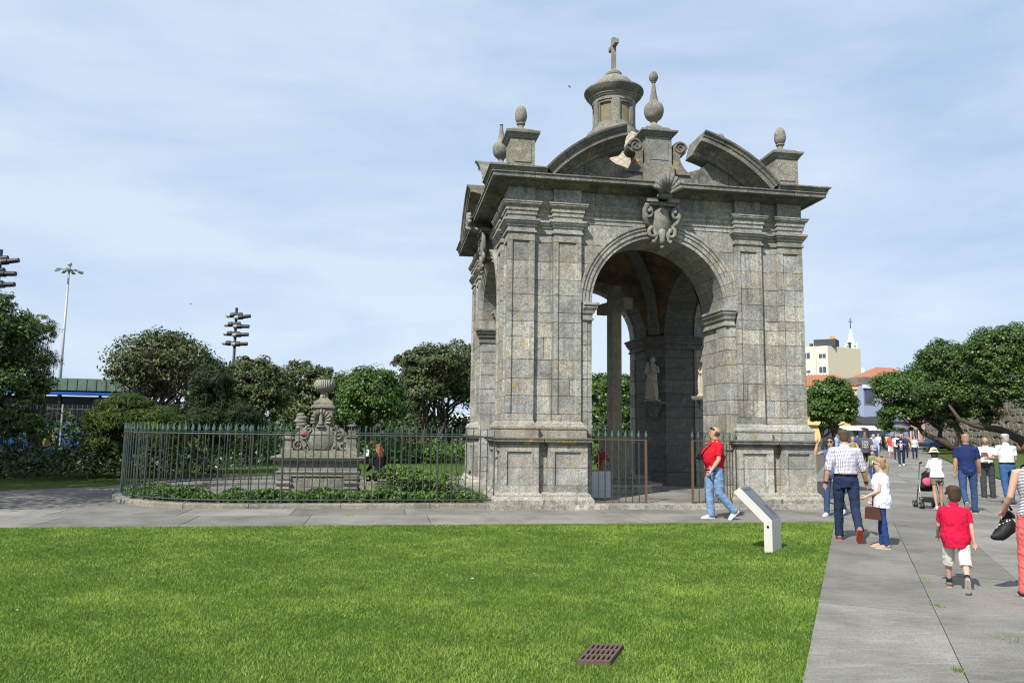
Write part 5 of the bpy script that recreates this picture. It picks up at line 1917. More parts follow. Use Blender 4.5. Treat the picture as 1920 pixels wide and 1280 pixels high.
# ochre house with hipped clay roof
YH = 112
a, b = at(1500, 800, YH), at(1617, 800, YH - 3)
hh = at(1600, 724, YH - 2).z
o, L = building('ochre_house', 'yellow house with red clay roof behind the round tree', a, b, hh, 9, M_YELW)
hr = at(1565, 704, YH + 4).z
nseg = 26
rv = [(-.3, -.4, hh), (L + .3, -.4, hh), (L + .3, 9.4, hh), (-.3, 9.4, hh), (L * .15, 4.5, hr), (L * .62, 4.5, hr)]
mesh_obj('roof', rv, [(0, 1, 5, 4), (1, 2, 5), (2, 3, 4, 5), (3, 0, 4), (3, 2, 1, 0)], M_ROOF, o)
for i in range(22):                      # tile ridges down the front slope
    x = -.2 + (L + .4) * i / 21
    u = min(1, max(0, (x + .3) / (L * .15 + .3))) if x < L * .15 else (1 if x < L * .62 else max(0, (L + .3 - x) / (L * .38 + .3)))
    y1, z1 = -.4 + 4.9 * u, hh + (hr - hh) * u
    if u > .05: MB().tube([(x, -.4, hh + .05), (x, y1, z1 + .05)], .09, 5).build('tile_row', M_ROOF, o)
MB().box(-.1, L + .1, -.25, 0, hh - .45, hh - .02).build('eaves_cornice', M_YELW, o)
hx = lambda px_: L * (px_ - 1500) / 117
for px_ in (1606, 1575, 1540, 1515):
    window(o, hx(px_) - .75, hx(px_) + .75, at(1600, 775, YH).z, at(1600, 742, YH).z, plain('dark_frame', (.10, .09, .08), .7))
MB().box(-.05, L + .05, -.5, 0, 2.9, 3.25).build('string_course', M_YELW, o)
MB().box(L * .35, L * .95, -.03, .0, .1, 2.7).build('shop_front', M_DGREY, o)
# blue tiled house
a, b = at(1621, 800, YH - 4), at(1720, 800, YH - 1)
hb = at(1640, 722, YH - 3).z
t = NT('blue_tile'); v = t.coords(scale=(1, 1, 1))
br = t.n('ShaderNodeTexBrick'); t.l(v, br.inputs['Vector']); br.inputs['Scale'].default_value = 3
M_BTILE = t.done(t.mix(t.noise(v, 5, 3), (.24, .29, .45), (.34, .39, .52)), .4, 0, .4)
M_COBALT = plain('cobalt_frame', (.05, .06, .42), .5)
o, L = building('blue_tiled_house', 'narrow blue tiled house with cobalt window frames', a, b, hb, 9, M_BTILE)
bx = lambda px_: L * (px_ - 1619) / 101
MB().box(-.1, L + .1, -.30, 9, hb, hb + 1.1).build('parapet', M_SLAB, o)
MB().box(-.1, L + .1, -.35, 0, hb - .5, hb - .003).build('cornice', M_WFR, o)
for px_ in (1630, 1662, 1695):
    zz0, zz1 = at(1630, 757, YH).z, at(1630, 731, YH).z
    MB().box(bx(px_) - .95, bx(px_) + .95, -.05, .0, zz0 - .3, zz1 + .6).build('surround', M_SLAB, o)
    window(o, bx(px_) - .75, bx(px_) + .75, zz0, zz1, M_COBALT, M_WIN, -.06)
MB().box(bx(1642), bx(1700), -.9, 0, 3.55, 3.7).build('balcony', M_SLAB, o)
mb = MB()
for i in range(26): mb.box(bx(1642) + i * .18, bx(1642) + i * .18 + .05, -.88, -.84, 3.7, 4.6)
mb.build('balcony_rail', M_COBALT, o)
hr = at(1668, 690, YH + 8).z
mesh_obj('roof', [(bx(1664), 3, hb + .9), (bx(1790), 3, hb + .9), (bx(1790), 12, hb + .9), (bx(1676), 12, hb + .9), (bx(1722), 7.5, hr), (bx(1755), 7.5, hr)], [(0, 1, 5, 4), (1, 2, 5), (2, 3, 4, 5), (3, 0, 4)], M_ROOF, o)
# salmon building farther right, mostly behind trees
o, L = building('salmon_building', 'salmon pink building mostly hidden behind the twisted trunks', at(1690, 800, YH), at(1760, 800, YH - 8), 7.5, 8, plain('salmon_render', (.55, .30, .22), .85))
for i in range(5): window(o, 1 + i * 1.8, 2.1 + i * 1.8, 1.0, 2.6)

# awnings, parasols, cars at the end of the promenade
M_AWN = plain('black_awning', (.035, .037, .042), .8); M_CANV = plain('white_canvas', (.68, .67, .64), .8, var=.05)
def canopy(name, lab, px0, px1, py, Y, dep, drop, mat, thick=.05):
    a, b = at(px0, py, Y), at(px1, py, Y)
    o = empty(name, (a.x, Y, 0)); tag(o, lab, 'awning')
    w = b.x - a.x; z = a.z
    MB().add([(0, 0, z - drop), (w, 0, z - drop), (w, dep, z), (0, dep, z), (0, 0, z - drop - .04), (w, 0, z - drop - .04), (w, dep, z - .04), (0, dep, z - .04)], [(0, 1, 2, 3), (7, 6, 5, 4), (0, 4, 5, 1), (1, 5, 6, 2), (2, 6, 7, 3), (3, 7, 4, 0)]).build('canvas', mat, o)
    mb = MB(); vs = []; n = 18
    for i in range(n + 1):
        x = w * i / n
        vs += [(x, -.01, z - drop), (x, -.02, z - drop - .22 - .06 * (i % 2))]
    mb.add(vs, [(i * 2, i * 2 + 2, i * 2 + 3, i * 2 + 1) for i in range(n)]).build('valance', mat, o)
    for x in (.1, w * .5, w - .1):
        MB().tube([(x, .1, 0), (x, .1, z - drop)], .04, 6).build('post', M_DGREY, o)
    return o
canopy('shop_awning', 'wide sloping black awning below the blue tiled house', 1617, 1682, 777, 104, 5, 1.2, M_AWN)
canopy('white_canopy', 'long white market canopy behind the walking crowd', 1580, 1630, 797, 92, 3, .35, M_CANV)
canopy('white_canopy', 'second white canopy in front of the black awning', 1628, 1660, 797, 90, 3, .35, M_CANV)
canopy('dark_canopy', 'grey canopy under the twisted tree', 1676, 1712, 795, 92, 3, .4, plain('grey_canvas', (.12, .125, .14), .8))
p = at(1562, 796, 88); o = empty('green_parasol', (p.x, p.y, 0)); tag(o, 'green parasol behind the round tree trunk', 'parasol')
zt = at(1562, 792, 88).z
MB().lathe([(1.1, zt - .35), (1.08, zt - .33), (.5, zt - .12), (.02, zt)], (0, 0, 0), 8).build('canopy', plain('green_canvas', (.03, .30, .14), .8), o)
MB().tube([(0, 0, 0), (0, 0, zt)], .03, 6).build('pole', M_DGREY, o)


def car(lab, px_, Y, rz, col):
    p = base_at(px_, Y)
    o = empty('parked_car', p, rz); tag(o, lab, 'car', 'cars parked at the far street')
    body = MB()
    prof = [(-2.1, .35), (-2.15, .62), (-2.05, .82), (-1.35, .92), (-.75, 1.38), (.75, 1.42), (1.5, .98), (2.05, .90), (2.12, .6), (2.08, .35)]
    n = len(prof); vs = []
    for y, s in ((-.86, 1.0), (-.80, 1.0), (.80, 1), (.86, 1)):
        for x, z in prof:
            inn = .16 if z > 1.0 else 0
            vs.append((x, (abs(y) - inn - (.05 if abs(y) > .82 and z > .7 else 0)) * (1 if y > 0 else -1), z))
    fs = [(r_ * n + i, r_ * n + (i + 1) % n, r_ * n + n + (i + 1) % n, r_ * n + n + i) for r_ in range(3) for i in range(n)] + [tuple(range(n - 1, -1, -1)), tuple(3 * n + i for i in range(n))]
    body.add(vs, fs).build('body', col, o)
    for s in (-1, 1):
        MB().add([(-1.15, s * .80, .95), (.9, s * .80, .98), (.62, s * .70, 1.34), (-.66, s * .70, 1.32)], [(0, 1, 2, 3)]).build('side_window', M_WIN, o)
        for x in (-1.3, 1.3):
            mb = MB().lathe([(.30, -.1), (.31, 0), (.30, .1)], (0, 0, 0), 14); mb.xf(Matrix.Translation((x, s * .80, .31)) @ Matrix.Rotation(math.pi / 2, 4, 'X')); mb.build('wheel', M_SPOT, o)
    MB().add([(1.42, -.62, 1.0), (1.42, .62, 1.0), (.80, .55, 1.37), (.80, -.55, 1.37)], [(0, 1, 2, 3)]).build('windscreen', M_WIN, o)
    return o
car('dark blue car parked left of the walking crowd', 1583, 74, 2.2, plain('car_blue', (.02, .03, .06), .25, .3, .6))
car('dark car under the twisted tree beside the bench', 1758, 86, .3, plain('car_navy', (.02, .035, .09), .25, .3, .6))
car('black car parked behind the crowd', 1668, 90, .2, plain('car_black', (.012, .012, .014), .25, .3, .6))
# ================================================================== people
DEFER = []      # (object, voxel) to be turned into one continuous skin at the end


def defer(mb, name, mat, parent, voxel, smooth=6):
    o = mb.build(name, mat, parent, True)
    DEFER.append((o, voxel, smooth))
    return o


def wrinkle(me, nm):
    """press soft folds into a garment"""
    n = len(me.vertices)
    co = np.empty(n * 3); me.vertices.foreach_get('co', co); co = co.reshape(-1, 3)
    no = np.empty(n * 3); me.vertices.foreach_get('normal', no); no = no.reshape(-1, 3)
    x, y, z = co.T
    if nm.startswith('trousers'):
        a = vnoise(x * 1.2 + y, z * 2.2, .10, 21) + .6 * vnoise(x - y, z * 3.0 + x, .07, 22)
    else:
        a = vnoise(x * 1.6 + z * .7, z * 1.2 + y, .10, 23) + .6 * vnoise(x * 2 - z, y + z, .06, 24)
    d = (a - .8) * .011
    co = co + no * d[:, None]
    me.vertices.foreach_set('co', co.ravel()); me.update()


def flush():
    for o, vx, sm in DEFER:
        md = o.modifiers.new('remesh', 'REMESH'); md.mode = 'VOXEL'; md.voxel_size = vx; md.use_smooth_shade = True
        if sm:
            m2 = o.modifiers.new('smooth', 'SMOOTH'); m2.factor = .5; m2.iterations = sm
    dgp = bpy.context.evaluated_depsgraph_get()
    new = []
    for o, vx, sm in DEFER:
        me = bpy.data.meshes.new_from_object(o.evaluated_get(dgp))
        new.append((o, me))
    for o, me in new:
        o.modifiers.clear()
        if o.name.split('.')[0] in ('shirt', 'trousers', 'shorts', 'body') and len(me.vertices) < 60000: wrinkle(me, o.name)
        old = o.data
        o.data = me
        me.name = old.name
        bpy.data.meshes.remove(old)
    DEFER.clear()


def cloth(name, col, rough=.85, var=.12, bump=.5, pattern=None):
    t = NT(name)
    v = t.coords()
    c = t.mix(t.noise(v, 9, 4), tuple(x * (1 - var) for x in col), tuple(min(1, x * (1 + var)) for x in col))
    if pattern: c = pattern(t, c)
    h = t.mix(.5, t.noise(v, 14, 3, .5, .6), t.noise(t.coords(scale=(1, 1, .5)), 26, 3))
    t.bump(h, bump * 1.3, .04)
    return t.done(c, rough, 0, .15)


def stripes(col2, freq, width=.5, axis='Z'):
    def f(t, c):
        cc = t.n('ShaderNodeTexCoord'); sp_ = t.n('ShaderNodeSeparateXYZ'); t.l(cc.outputs['Object'], sp_.inputs[0])
        fr = t.n('ShaderNodeMath'); fr.operation = 'FRACT'; t.l(t.math('MULTIPLY', sp_.outputs[axis], freq), fr.inputs[0])
        return t.mix(t.math('LESS_THAN', fr.outputs[0], width), c, col2)
    return f


def checks(col2, freq):
    def f(t, c):
        cc = t.n('ShaderNodeTexCoord'); sp_ = t.n('ShaderNodeSeparateXYZ'); t.l(cc.outputs['Object'], sp_.inputs[0])
        fx_ = t.n('ShaderNodeMath'); fx_.operation = 'FRACT'; t.l(t.math('MULTIPLY', t.math('ADD', sp_.outputs['X'], t.math('MULTIPLY', sp_.outputs['Y'], .6)), freq), fx_.inputs[0])
        fz = t.n('ShaderNodeMath'); fz.operation = 'FRACT'; t.l(t.math('MULTIPLY', sp_.outputs['Z'], freq), fz.inputs[0])
        a = t.math('LESS_THAN', fx_.outputs[0], .42); b = t.math('LESS_THAN', fz.outputs[0], .42)
        c = t.mix(t.math('MULTIPLY', t.math('ADD', a, b), .5), c, col2)
        return c
    return f


def skin(name, col):
    t = NT(name); v = t.coords()
    c = t.mix(t.noise(v, 7, 4), tuple(x * .88 for x in col), tuple(min(1, x * 1.1) for x in col))
    t.b.inputs['Subsurface Weight'].default_value = .08
    return t.done(c, .55, 0, .3)


SK_TAN = skin('skin_tan', (.40, .225, .145)); SK_FAIR = skin('skin_fair', (.52, .33, .25)); SK_MID = skin('skin_mid', (.44, .26, .18))
H_DARK = plain('hair_dark', (.018, .012, .009), .5, var=.4, scale=40, bump=.9, bscale=70); H_BROWN = plain('hair_brown', (.055, .030, .017), .5, var=.4, scale=40, bump=.9, bscale=70)
H_BLOND = plain('hair_blond', (.30, .20, .10), .5, var=.35, scale=30, bump=.9, bscale=70); H_GREY = plain('hair_grey', (.36, .36, .37), .6, var=.25, scale=40, bump=.9, bscale=70)
H_RED = plain('hair_red', (.16, .040, .016), .5, var=.5, scale=30, bump=.9, bscale=70); H_BUZZ = plain('hair_buzz', (.085, .052, .036), .7, var=.25, scale=60, bump=.9, bscale=70)
M_JEAN = cloth('blue_jeans', (.035, .065, .145)); M_JEANL = cloth('pale_jeans', (.17, .275, .44)); M_JEAND = cloth('dark_jeans', (.018, .028, .062))
M_WSHOE = plain('white_shoe', (.62, .62, .62), .6, var=.06); M_DSHOE = plain('dark_shoe', (.03, .028, .027), .6)
M_SOLE = plain('pale_sole', (.45, .42, .38), .7); M_BLACKP = plain('black_plastic', (.012, .012, .013), .4)


def rotv(v, ax, deg):
    return Matrix.Rotation(R(deg), 3, ax) @ v


def person(label, pos, rz, Ht=1.72, child=0.0, skin_m=SK_MID, hair=('short', H_DARK), shirt=None, sleeve='short', pants=None, leg='long', shoe=None,
           arms=((0, 8, 15), (0, 8, 15)), legs=((0, 0), (0, 0)), lean=2, belly=0.0, width=1.0, head=(0, 0), hem=.86, voxel=.013, female=False, group=None, glasses=None, sock=None, belt=None, pfit=0.0, name='person', zoff=0.0, loose=0.0, twist=0.0, beltz=0.0):
    """faces local +Y. arms/legs: (right, left); arm = (forward swing, out, elbow[, in-turn of forearm]); leg = (forward swing, knee)"""
    k = Ht / 1.75 * .945
    hs = 1.0 + .36 * child
    lf = 1.0 - .10 * child
    HIPZ = .92 * lf
    up, lo = .44 * lf, .41 * lf
    sh_w = (.185 if not female else .165) * width * (1 - .06 * child)
    hip_w = .095 * (1.06 if female else 1.0) * width
    pel = Vector((0, 0, HIPZ))
    tor = 1.40 - .92
    def tp(x, y, z):          # torso point, z above the hips, leaning
        v = Vector((x, y, z))
        v = rotv(v, 'Z', twist * z / tor)
        return pel + rotv(v, 'X', -lean)
    chest_top = tp(0, 0, tor)
    body = MB(); J = {}
    leg_pts = []
    for s, (sw, kn) in zip((1, -1), legs):
        h = pel + Vector((s * hip_w, 0, -.02))
        kd = rotv(Vector((s * .015, 0, -up)), 'X', sw)
        kp_ = h + kd
        ad_ = rotv(Vector((0, 0, -lo)), 'X', sw - kn)
        a = kp_ + ad_
        fd = rotv(Vector((0, 1, 0)), 'X', (sw - kn) * (1.0 if kn > 25 else .35))
        leg_pts.append((h, kp_, a, fd, rotv(Vector((0, 0, -1)), 'X', (sw - kn) * (1.0 if kn > 25 else .35))))
    zmin = min(min(a.z - .075, (a + fd * .17 + dn * .075).z, (a - fd * .05 + dn * .075).z) for h, kp_, a, fd, dn in leg_pts)
    sh = Vector((0, 0, -zmin))
    pel += sh
    leg_pts = [(h + sh, q + sh, a + sh, fd, dn) for h, q, a, fd, dn in leg_pts]
    tsec = [(-.10, .13, .105, 0), (.0, .165, .12, -.005), (.08, .155, .115, 0), (.18, .142, .105 + .05 * belly, .02 * belly), (.30, .155, .115 + .06 * belly, .03 * belly), (.40, .165, .11, .005), (.47, .155, .095, 0), (.525, .10, .075, -.005), (.56, .06, .06, -.005)]
    if female: tsec = [(-.10, .14, .11, 0), (.0, .172, .125, -.01), (.08, .155, .115, 0), (.18, .125, .095, 0), (.30, .14, .115, .015), (.38, .15, .105, .005), (.47, .142, .088, 0), (.525, .09, .07, -.005), (.56, .052, .055, -.005)]
    def torso(mb, off, z0, z1, wmul=1.0):
        pts = []; rr = []
        zs = [z0 + (z1 - z0) * i / 12 for i in range(13)]
        for z in zs:
            zz = [q[0] for q in tsec]
            rx = float(np.interp(z, zz, [q[1] for q in tsec])); ry = float(np.interp(z, zz, [q[2] for q in tsec])); yo = float(np.interp(z, zz, [q[3] for q in tsec]))
            pts.append(tp(0, yo, z)); rr.append((rx * width + off * (1 if z > .5 else wmul), ry * width + off * (1 if z > .5 else wmul)))
        mb.tube(pts, rr, 18, flat=(0, 1, 0))
    torso(body, 0, -.10, .56)
    # neck and head
    nb = tp(0, -.005, tor + .10)
    yaw, nod = head
    hc0 = tp(0, .015, tor + .225 + .02 * child)
    hM = Matrix.Rotation(R(twist), 3, 'Z') @ Matrix.Rotation(R(yaw), 3, 'Z') @ Matrix.Rotation(R(-nod), 3, 'X')
    hsz = hs * 1.0
    def hp(x, y, z): return hc0 + hM @ (Vector((x, y, z + .012 * (hsz - 1))) * hsz)
    body.tube([tp(0, -.01, tor + .03), nb, hp(0, -.012, -.07)], [.062 * (.9 if female or child else 1)] * 3, 12)
    def headblob(mb, grow=0.0):
        secs = [(-.118, .028, .034, .048), (-.105, .043, .050, .036), (-.075, .058, .068, .022), (-.04, .068, .082, .006), (0, .073, .092, 0), (.04, .075, .096, -.004), (.075, .066, .085, -.007), (.10, .048, .063, -.009), (.116, .022, .03, -.01)]
        pts = [hp(0, yo, z) for z, rx, ry, yo in secs]
        mb.tube(pts, [((rx + grow) * hsz, (ry + grow) * hsz) for z, rx, ry, yo in secs], 16, flat=hM @ Vector((0, 1, 0)))
    headblob(body)
    body.tube([hp(0, .088, .022), hp(0, .104, -.006), hp(0, .108, -.020), hp(0, .088, -.032)], [.009, .012, .014, .008], 6)
    for s in (-1, 1):
        body.ball(hp(s * .076, -.008, -.008), .022 * hsz, 8, 6, (.45, .7, 1.35))
    body.tube([hp(-.02, .082, -.058), hp(0, .092, -.060), hp(.02, .082, -.058)], [.007, .010, .007], 6)
    # arms
    hands = []
    arm_pts = []
    for s, ar in zip((1, -1), arms):
        sw, outw, el = ar[:3]; inn = ar[3] if len(ar) > 3 else 8
        S = tp(s * sh_w, 0, tor - .005)
        U = rotv(rotv(Vector((0, 0, -.285)), 'Y', -s * outw), 'X', sw)
        U = rotv(U, 'Z', twist)
        E_ = S + U
        bend = rotv(rotv(rotv(Vector((0, 0, -.25)), 'X', el), 'Z', s * inn), 'Y', -s * outw)
        Fv = rotv(rotv(bend, 'X', sw), 'Z', twist)
        Wp = E_ + Fv
        arm_pts.append((S, E_, Wp, Fv.normalized(), s))
        ra = (.043, .038, .030) if female or child else (.052, .046, .034)
        body.tube([S + Vector((-s * .05, 0, .01)), S, S.lerp(E_, .5), E_, E_.lerp(Wp, .35), Wp], [ra[0] * .8, ra[0] * (1.12 if sleeve == 'none' else .92), ra[0] * .97, ra[1] * .93, ra[1], ra[2] * .82], 10)
        d = Fv.normalized()
        side = d.cross(Vector((1, 0, 0)) * s); side = rotv(Vector((0, 1, 0)), 'Z', twist) if side.length < .1 else side.normalized()
        side = (Vector((0, 1, 0)) - d * d.y)
        if side.length < .25: side = Vector((0, 0, 1)) - d * d.z
        side.normalize(); nrm_ = d.cross(side)
        hl = .95 * (1.05 if child else 1)
        body.tube([Wp, Wp + d * .03 * hl, Wp + d * .085 * hl], [(.020, .028), (.018, .040), (.016, .040)], 10, flat=nrm_)
        for f in range(4):
            b0 = Wp + d * .080 * hl + side * (.030 - f * .020)
            L = (.070, .080, .075, .058)[f] * hl
            curl = -nrm_ * s * .018
            body.tube([b0, b0 + d * L * .5 + curl * .3, b0 + d * L * .85 + curl * 1.3], [.0105, .0098, .008], 6)
        tb_ = Wp + d * .03 * hl + side * .034
        body.tube([tb_ - side * .01, tb_ + d * .03 + side * .018, tb_ + d * .058 + side * .022], [.014, .012, .009], 6)
        hands.append(Wp + d * .09 * hl)
    # legs
    for h, q, a, fd, dn in leg_pts:
        th = .078 * width * (1.0 if not child else .85); cf = .052 * (1.0 if not child else .88)
        body.tube([h + Vector((0, 0, .05)), h.lerp(q, .25), h.lerp(q, .7), q, q.lerp(a, .3), q.lerp(a, .75), a], [th, th * 1.03, th * .78, cf * 1.08, cf * 1.12, cf * .78, cf * .70], 12)
        body.tube([a - fd * .035 + dn * .02, a + fd * .02 + dn * .04, a + fd * .10 + dn * .055, a + fd * .165 + dn * .062], [(.035, .04), (.036, .042), (.040, .024), (.028, .014)], 10, flat=dn)
    root = defer(body, name, skin_m, None, voxel * .75, 4)
    root.location = (pos[0], pos[1], pos[2] if len(pos) > 2 else 0.0)
    root.location.z += zoff
    root.rotation_euler = (0, 0, rz); root.scale = (k, k, k)
    tag(root, label, 'person', group)
    J.update(hands=hands, arms=arm_pts, legs=leg_pts, hp=hp, tp=tp, hc=hc0, tor=tor, k=k, root=root, hsz=hsz)
    # shirt
    if shirt:
        mb = MB()
        torso(mb, .020 + loose * .0, hem - .92, .535, 1.0 + loose * 1.8)
        for S, E_, Wp, d, s in arm_pts:
            n_sl = {'none': 0, 'cap': .25, 'short': .72, 'rolled': 1.15, 'long': 1.93}[sleeve]
            ra = .052 if female or child else .060
            if n_sl == 0: continue
            pts = [S + Vector((-s * .07, 0, -.01)), S + Vector((-s * .01, 0, .0))]
            rr = [ra * 1.3, ra * 1.28]
            m1 = min(n_sl, 1.0)
            for q in range(1, 4):
                pts.append(S.lerp(E_, m1 * q / 3)); rr.append(ra * (1.12 - .04 * q + (.10 if sleeve == 'short' and q == 3 else 0)))
            if n_sl > 1:
                f = n_sl - 1
                for q in range(1, 4): pts.append(E_.lerp(Wp, f * q / 3)); rr.append(ra * (1.0 - .09 * q * f))
            mb.tube(pts, rr, 12)
        if sleeve != 'none': mb.tube([tp(0, -.008, tor + .06), tp(0, -.004, tor + .115)], [(.080, .078), (.070, .070)], 14, flat=(0, 1, 0))
        defer(mb, 'shirt', shirt, root, voxel, 3)
    if pants:
        mb = MB()
        torso(mb, .012 + pfit, -.11, .10)
        fr = {'long': 1.0, 'shorts': 0.0, 'hot': -.5, 'knee': .12}[leg]
        for h, q, a, fd, dn in leg_pts:
            th = .088 * width * (.92 if child else 1) + pfit; cf = (.070 if leg == 'long' else .075) + pfit
            if female and leg == 'long': cf = .067 + pfit
            if leg == 'hot':
                mb.tube([h + Vector((0, 0, .06)), h.lerp(q, .22), h.lerp(q, .42)], [th, th * 1.08, th * 1.1], 12)
            elif leg in ('shorts', 'knee'):
                e_ = q.lerp(a, fr)
                mb.tube([h + Vector((0, 0, .06)), h.lerp(q, .3), h.lerp(q, .7), q.lerp(h, .05) if leg == 'shorts' else e_], [th, th * 1.08, th * 1.05, th * 1.06], 12)
            else:
                mb.tube([h + Vector((0, 0, .06)), h.lerp(q, .25), h.lerp(q, .7), q, q.lerp(a, .35), q.lerp(a, .8), a + dn * .03], [th, th * 1.04, th * .86, cf * 1.02, cf, cf * .90, cf * .92], 12)
        defer(mb, 'trousers' if leg == 'long' else 'shorts', pants, root, voxel, 3)
    if belt:
        mb = MB(); pts = []
        mb.tube([tp(0, 0, .085 + beltz), tp(0, 0, .115 + beltz)], [((.155 if beltz == 0 else .165) * width + .026, .115 * width + .026 + .02 * belly)] * 2, 18, flat=(0, 1, 0)).build('belt', belt, root, True)
    if sock:
        for h, q, a, fd, dn in leg_pts:
            MB().tube([a + dn * .02, a.lerp(q, .22)], [.047 * .95, .05 * .95], 10).build('sock', sock, root, True)
    for h, q, a, fd, dn in leg_pts:
        if shoe is None: break
        mb = MB()
        mb.tube([a - fd * .060 + dn * .035, a - fd * .03 + dn * .022, a + fd * .03 + dn * .034, a + fd * .10 + dn * .048, a + fd * .165 + dn * .056, a + fd * .195 + dn * .062],
                [(.026, .030), (.048, .050), (.046, .048), (.046, .034), (.040, .024), (.020, .012)], 12, flat=dn)
        s_o = defer(mb, 'shoe', shoe[0], root, voxel * .8, 2)
        ms = MB()
        pl_ = [(-.068, .026), (-.03, .040), (.06, .040), (.13, .047), (.185, .036), (.208, .012)]
        sd_ = fd.cross(dn).normalized()
        ou = [(y, w) for y, w in pl_] + [(y, -w) for y, w in reversed(pl_)]
        vs = [a + fd * y + sd_ * w + dn * .062 for y, w in ou] + [a + fd * y + sd_ * w * 1.04 + dn * .080 for y, w in ou]
        n_ = len(ou)
        ms.add(vs, [tuple(range(n_)), tuple(range(2 * n_ - 1, n_ - 1, -1))] + [(i, n_ + i, n_ + (i + 1) % n_, (i + 1) % n_) for i in range(n_)])
        ms.build('sole', shoe[1], s_o)
    # hair
    st_, hm = hair
    if st_ != 'none':
        mb = MB()
        g = .010 if st_ == 'buzz' else .018
        g = .006 if st_ == 'fringe' else g
        secs = [(-.085, .036, .022, -.052), (-.06, .050, .034, -.050), (-.025, .060, .044, -.046), (.005, .066, .056, -.038), (.035, .072, .078, -.024), (.07, .069, .084, -.012), (.098, .052, .067, -.010), (.118, .022, .03, -.010)]
        if st_ == 'fringe': secs = [(-.045, .064, .050, -.046), (-.015, .072, .060, -.040), (.02, .074, .058, -.044), (.045, .066, .035, -.062)]
        mb.tube([hp(0, yo, z + g * .4) for z, rx, ry, yo in secs], [((rx + g) * hsz, (ry + g) * hsz) for z, rx, ry, yo in secs], 16, flat=hM @ Vector((0, 1, 0)))
        if st_ == 'long':
            mb.tube([hp(0, -.04, .06), hp(0, -.075, -.02), hp(0, -.085, -.12), hp(0, -.085, -.24), hp(0, -.075, -.30)], [(.07, .05), (.092, .055), (.098, .05), (.085, .04), (.04, .02)], 14, flat=hM @ Vector((0, 1, 0)))
        if st_ == 'bob':
            mb.tube([hp(0, -.02, .05), hp(0, -.04, -.02), hp(0, -.048, -.10), hp(0, -.045, -.135)], [(.088, .075), (.096, .072), (.090, .060), (.05, .04)], 14, flat=hM @ Vector((0, 1, 0)))
        if st_ == 'tail':
            mb.ball(hp(0, -.05, -.03), .060 * hsz, 10, 8)
            mb.tube([hp(0, -.09, .02), hp(.0, -.13, -.03), hp(0, -.13, -.12), hp(.0, -.11, -.22), hp(0, -.10, -.27)], [.030, .032, .026, .02, .008], 8)
        if st_ == 'curly':
            rg_ = random.Random(3)
            for q in range(40):
                g1, g2 = rg_.uniform(0, 6.28), rg_.uniform(-.6, 1.4)
                mb.ball(hp(.085 * math.cos(g1) * math.cos(g2), -.03 + .085 * math.sin(g1) * math.cos(g2) * (1 if math.sin(g1) < 0 else .5), .02 + .10 * math.sin(g2)), .034, 8, 6)
        defer(mb, 'hair', hm, root, voxel * .8, 2)
    # face: eyes, brows or glasses
    for s in (-1, 1):
        MB().ball(hp(s * .031, .086, .012), .0105 * hsz, 8, 6).build('eye', M_BLACKP, root, True)
    if glasses:
        mb = MB()
        for s in (-1, 1):
            mb.ball(hp(s * .034, .097, .012), .030 * hsz, 10, 8, (1.0, .45, .75))
        gl = mb.build('sunglasses', M_BLACKP, root, True)
        mb = MB()
        for s in (-1, 1): mb.tube([hp(s * .066, .085, .018), hp(s * .083, .04, .016), hp(s * .083, -.01, .010)], .006, 6)
        mb.tube([hp(-.03, .104, .016), hp(.03, .104, .016)], .006, 6)
        if glasses is not True:
            for s in (-1, 1):
                pts = [hp(s * .034 + .036 * math.cos(g), .100, .012 + .026 * math.sin(g)) for g in [i * .52 for i in range(13)]]
                mb.tube(pts, .008, 6)
        mb.build('glasses_frame', glasses if glasses is not True else M_BLACKP, gl, True)
    return J


def W2(J, v):        # person-local point to world
    r_ = J['root']
    return Matrix.Translation(r_.location) @ Matrix.Rotation(r_.rotation_euler.z, 4, 'Z') @ Matrix.Scale(J['k'], 4) @ Vector(v)


NEAR = .013; FARV = .02
away = -math.atan2(PD.x, PD.y)          # facing along the promenade, away from the camera
toward = away + math.pi
WS = (M_WSHOE, M_WSHOE)
# man in red polo, looking up, walking left
M_REDP = cloth('red_polo', (.50, .010, .022))
g0 = gr(1341, 973)
J = person('man in red polo and pale jeans with a camera, walking past the arch', g0, R(96), 1.80, 0, SK_MID, ('fringe', H_BUZZ), M_REDP, 'short', M_JEANL, 'long', WS,
           arms=((-4, 8, 28, 5), (8, 9, 30, 12)), legs=((7, 10), (-7, 34)), lean=-3, belly=1.15, width=1.20, head=(-35, -12), hem=.885, beltz=-.115, loose=.2, voxel=.011, belt=M_BLACKP, glasses=None, pfit=.012)
hpf = J['hp']
MB().tube([hpf(-.085, -.0, .075), hpf(-.05, .08, .085), hpf(.05, .08, .085), hpf(.085, 0, .075)], [.012, .02, .02, .012], 8).build('sunglasses', M_BLACKP, J['root'], True)
cm = empty('camera', W2(J, J['tp'](0, .30, .22)), R(96)); tag(cm, 'black camera hanging on the chest of the man in red', 'camera')
MB().box(-.065, .065, -.03, .03, -.045, .045).build('body', M_BLACKP, cm)
mb = MB().lathe([(.035, 0), (.038, .01), (.036, .07), (.03, .075)], (0, 0, 0), 14); mb.xf(Matrix.Translation((0, .03, 0)) @ Matrix.Rotation(-math.pi / 2, 4, 'X')); mb.build('lens', M_BLACKP, cm)
pa = [W2(J, J['tp'](x, y, z)) - cm.location for x, y, z in ((.06, .31, .25), (.11, .20, .42), (.075, .03, .56), (0, -.075, .58), (-.075, .03, .56), (-.11, .20, .42), (-.06, .31, .25))]
mb = MB().tube([Matrix.Rotation(-R(96), 3, 'Z') @ p for p in pa], .011, 6); mb.build('strap', M_BLACKP, cm, True)
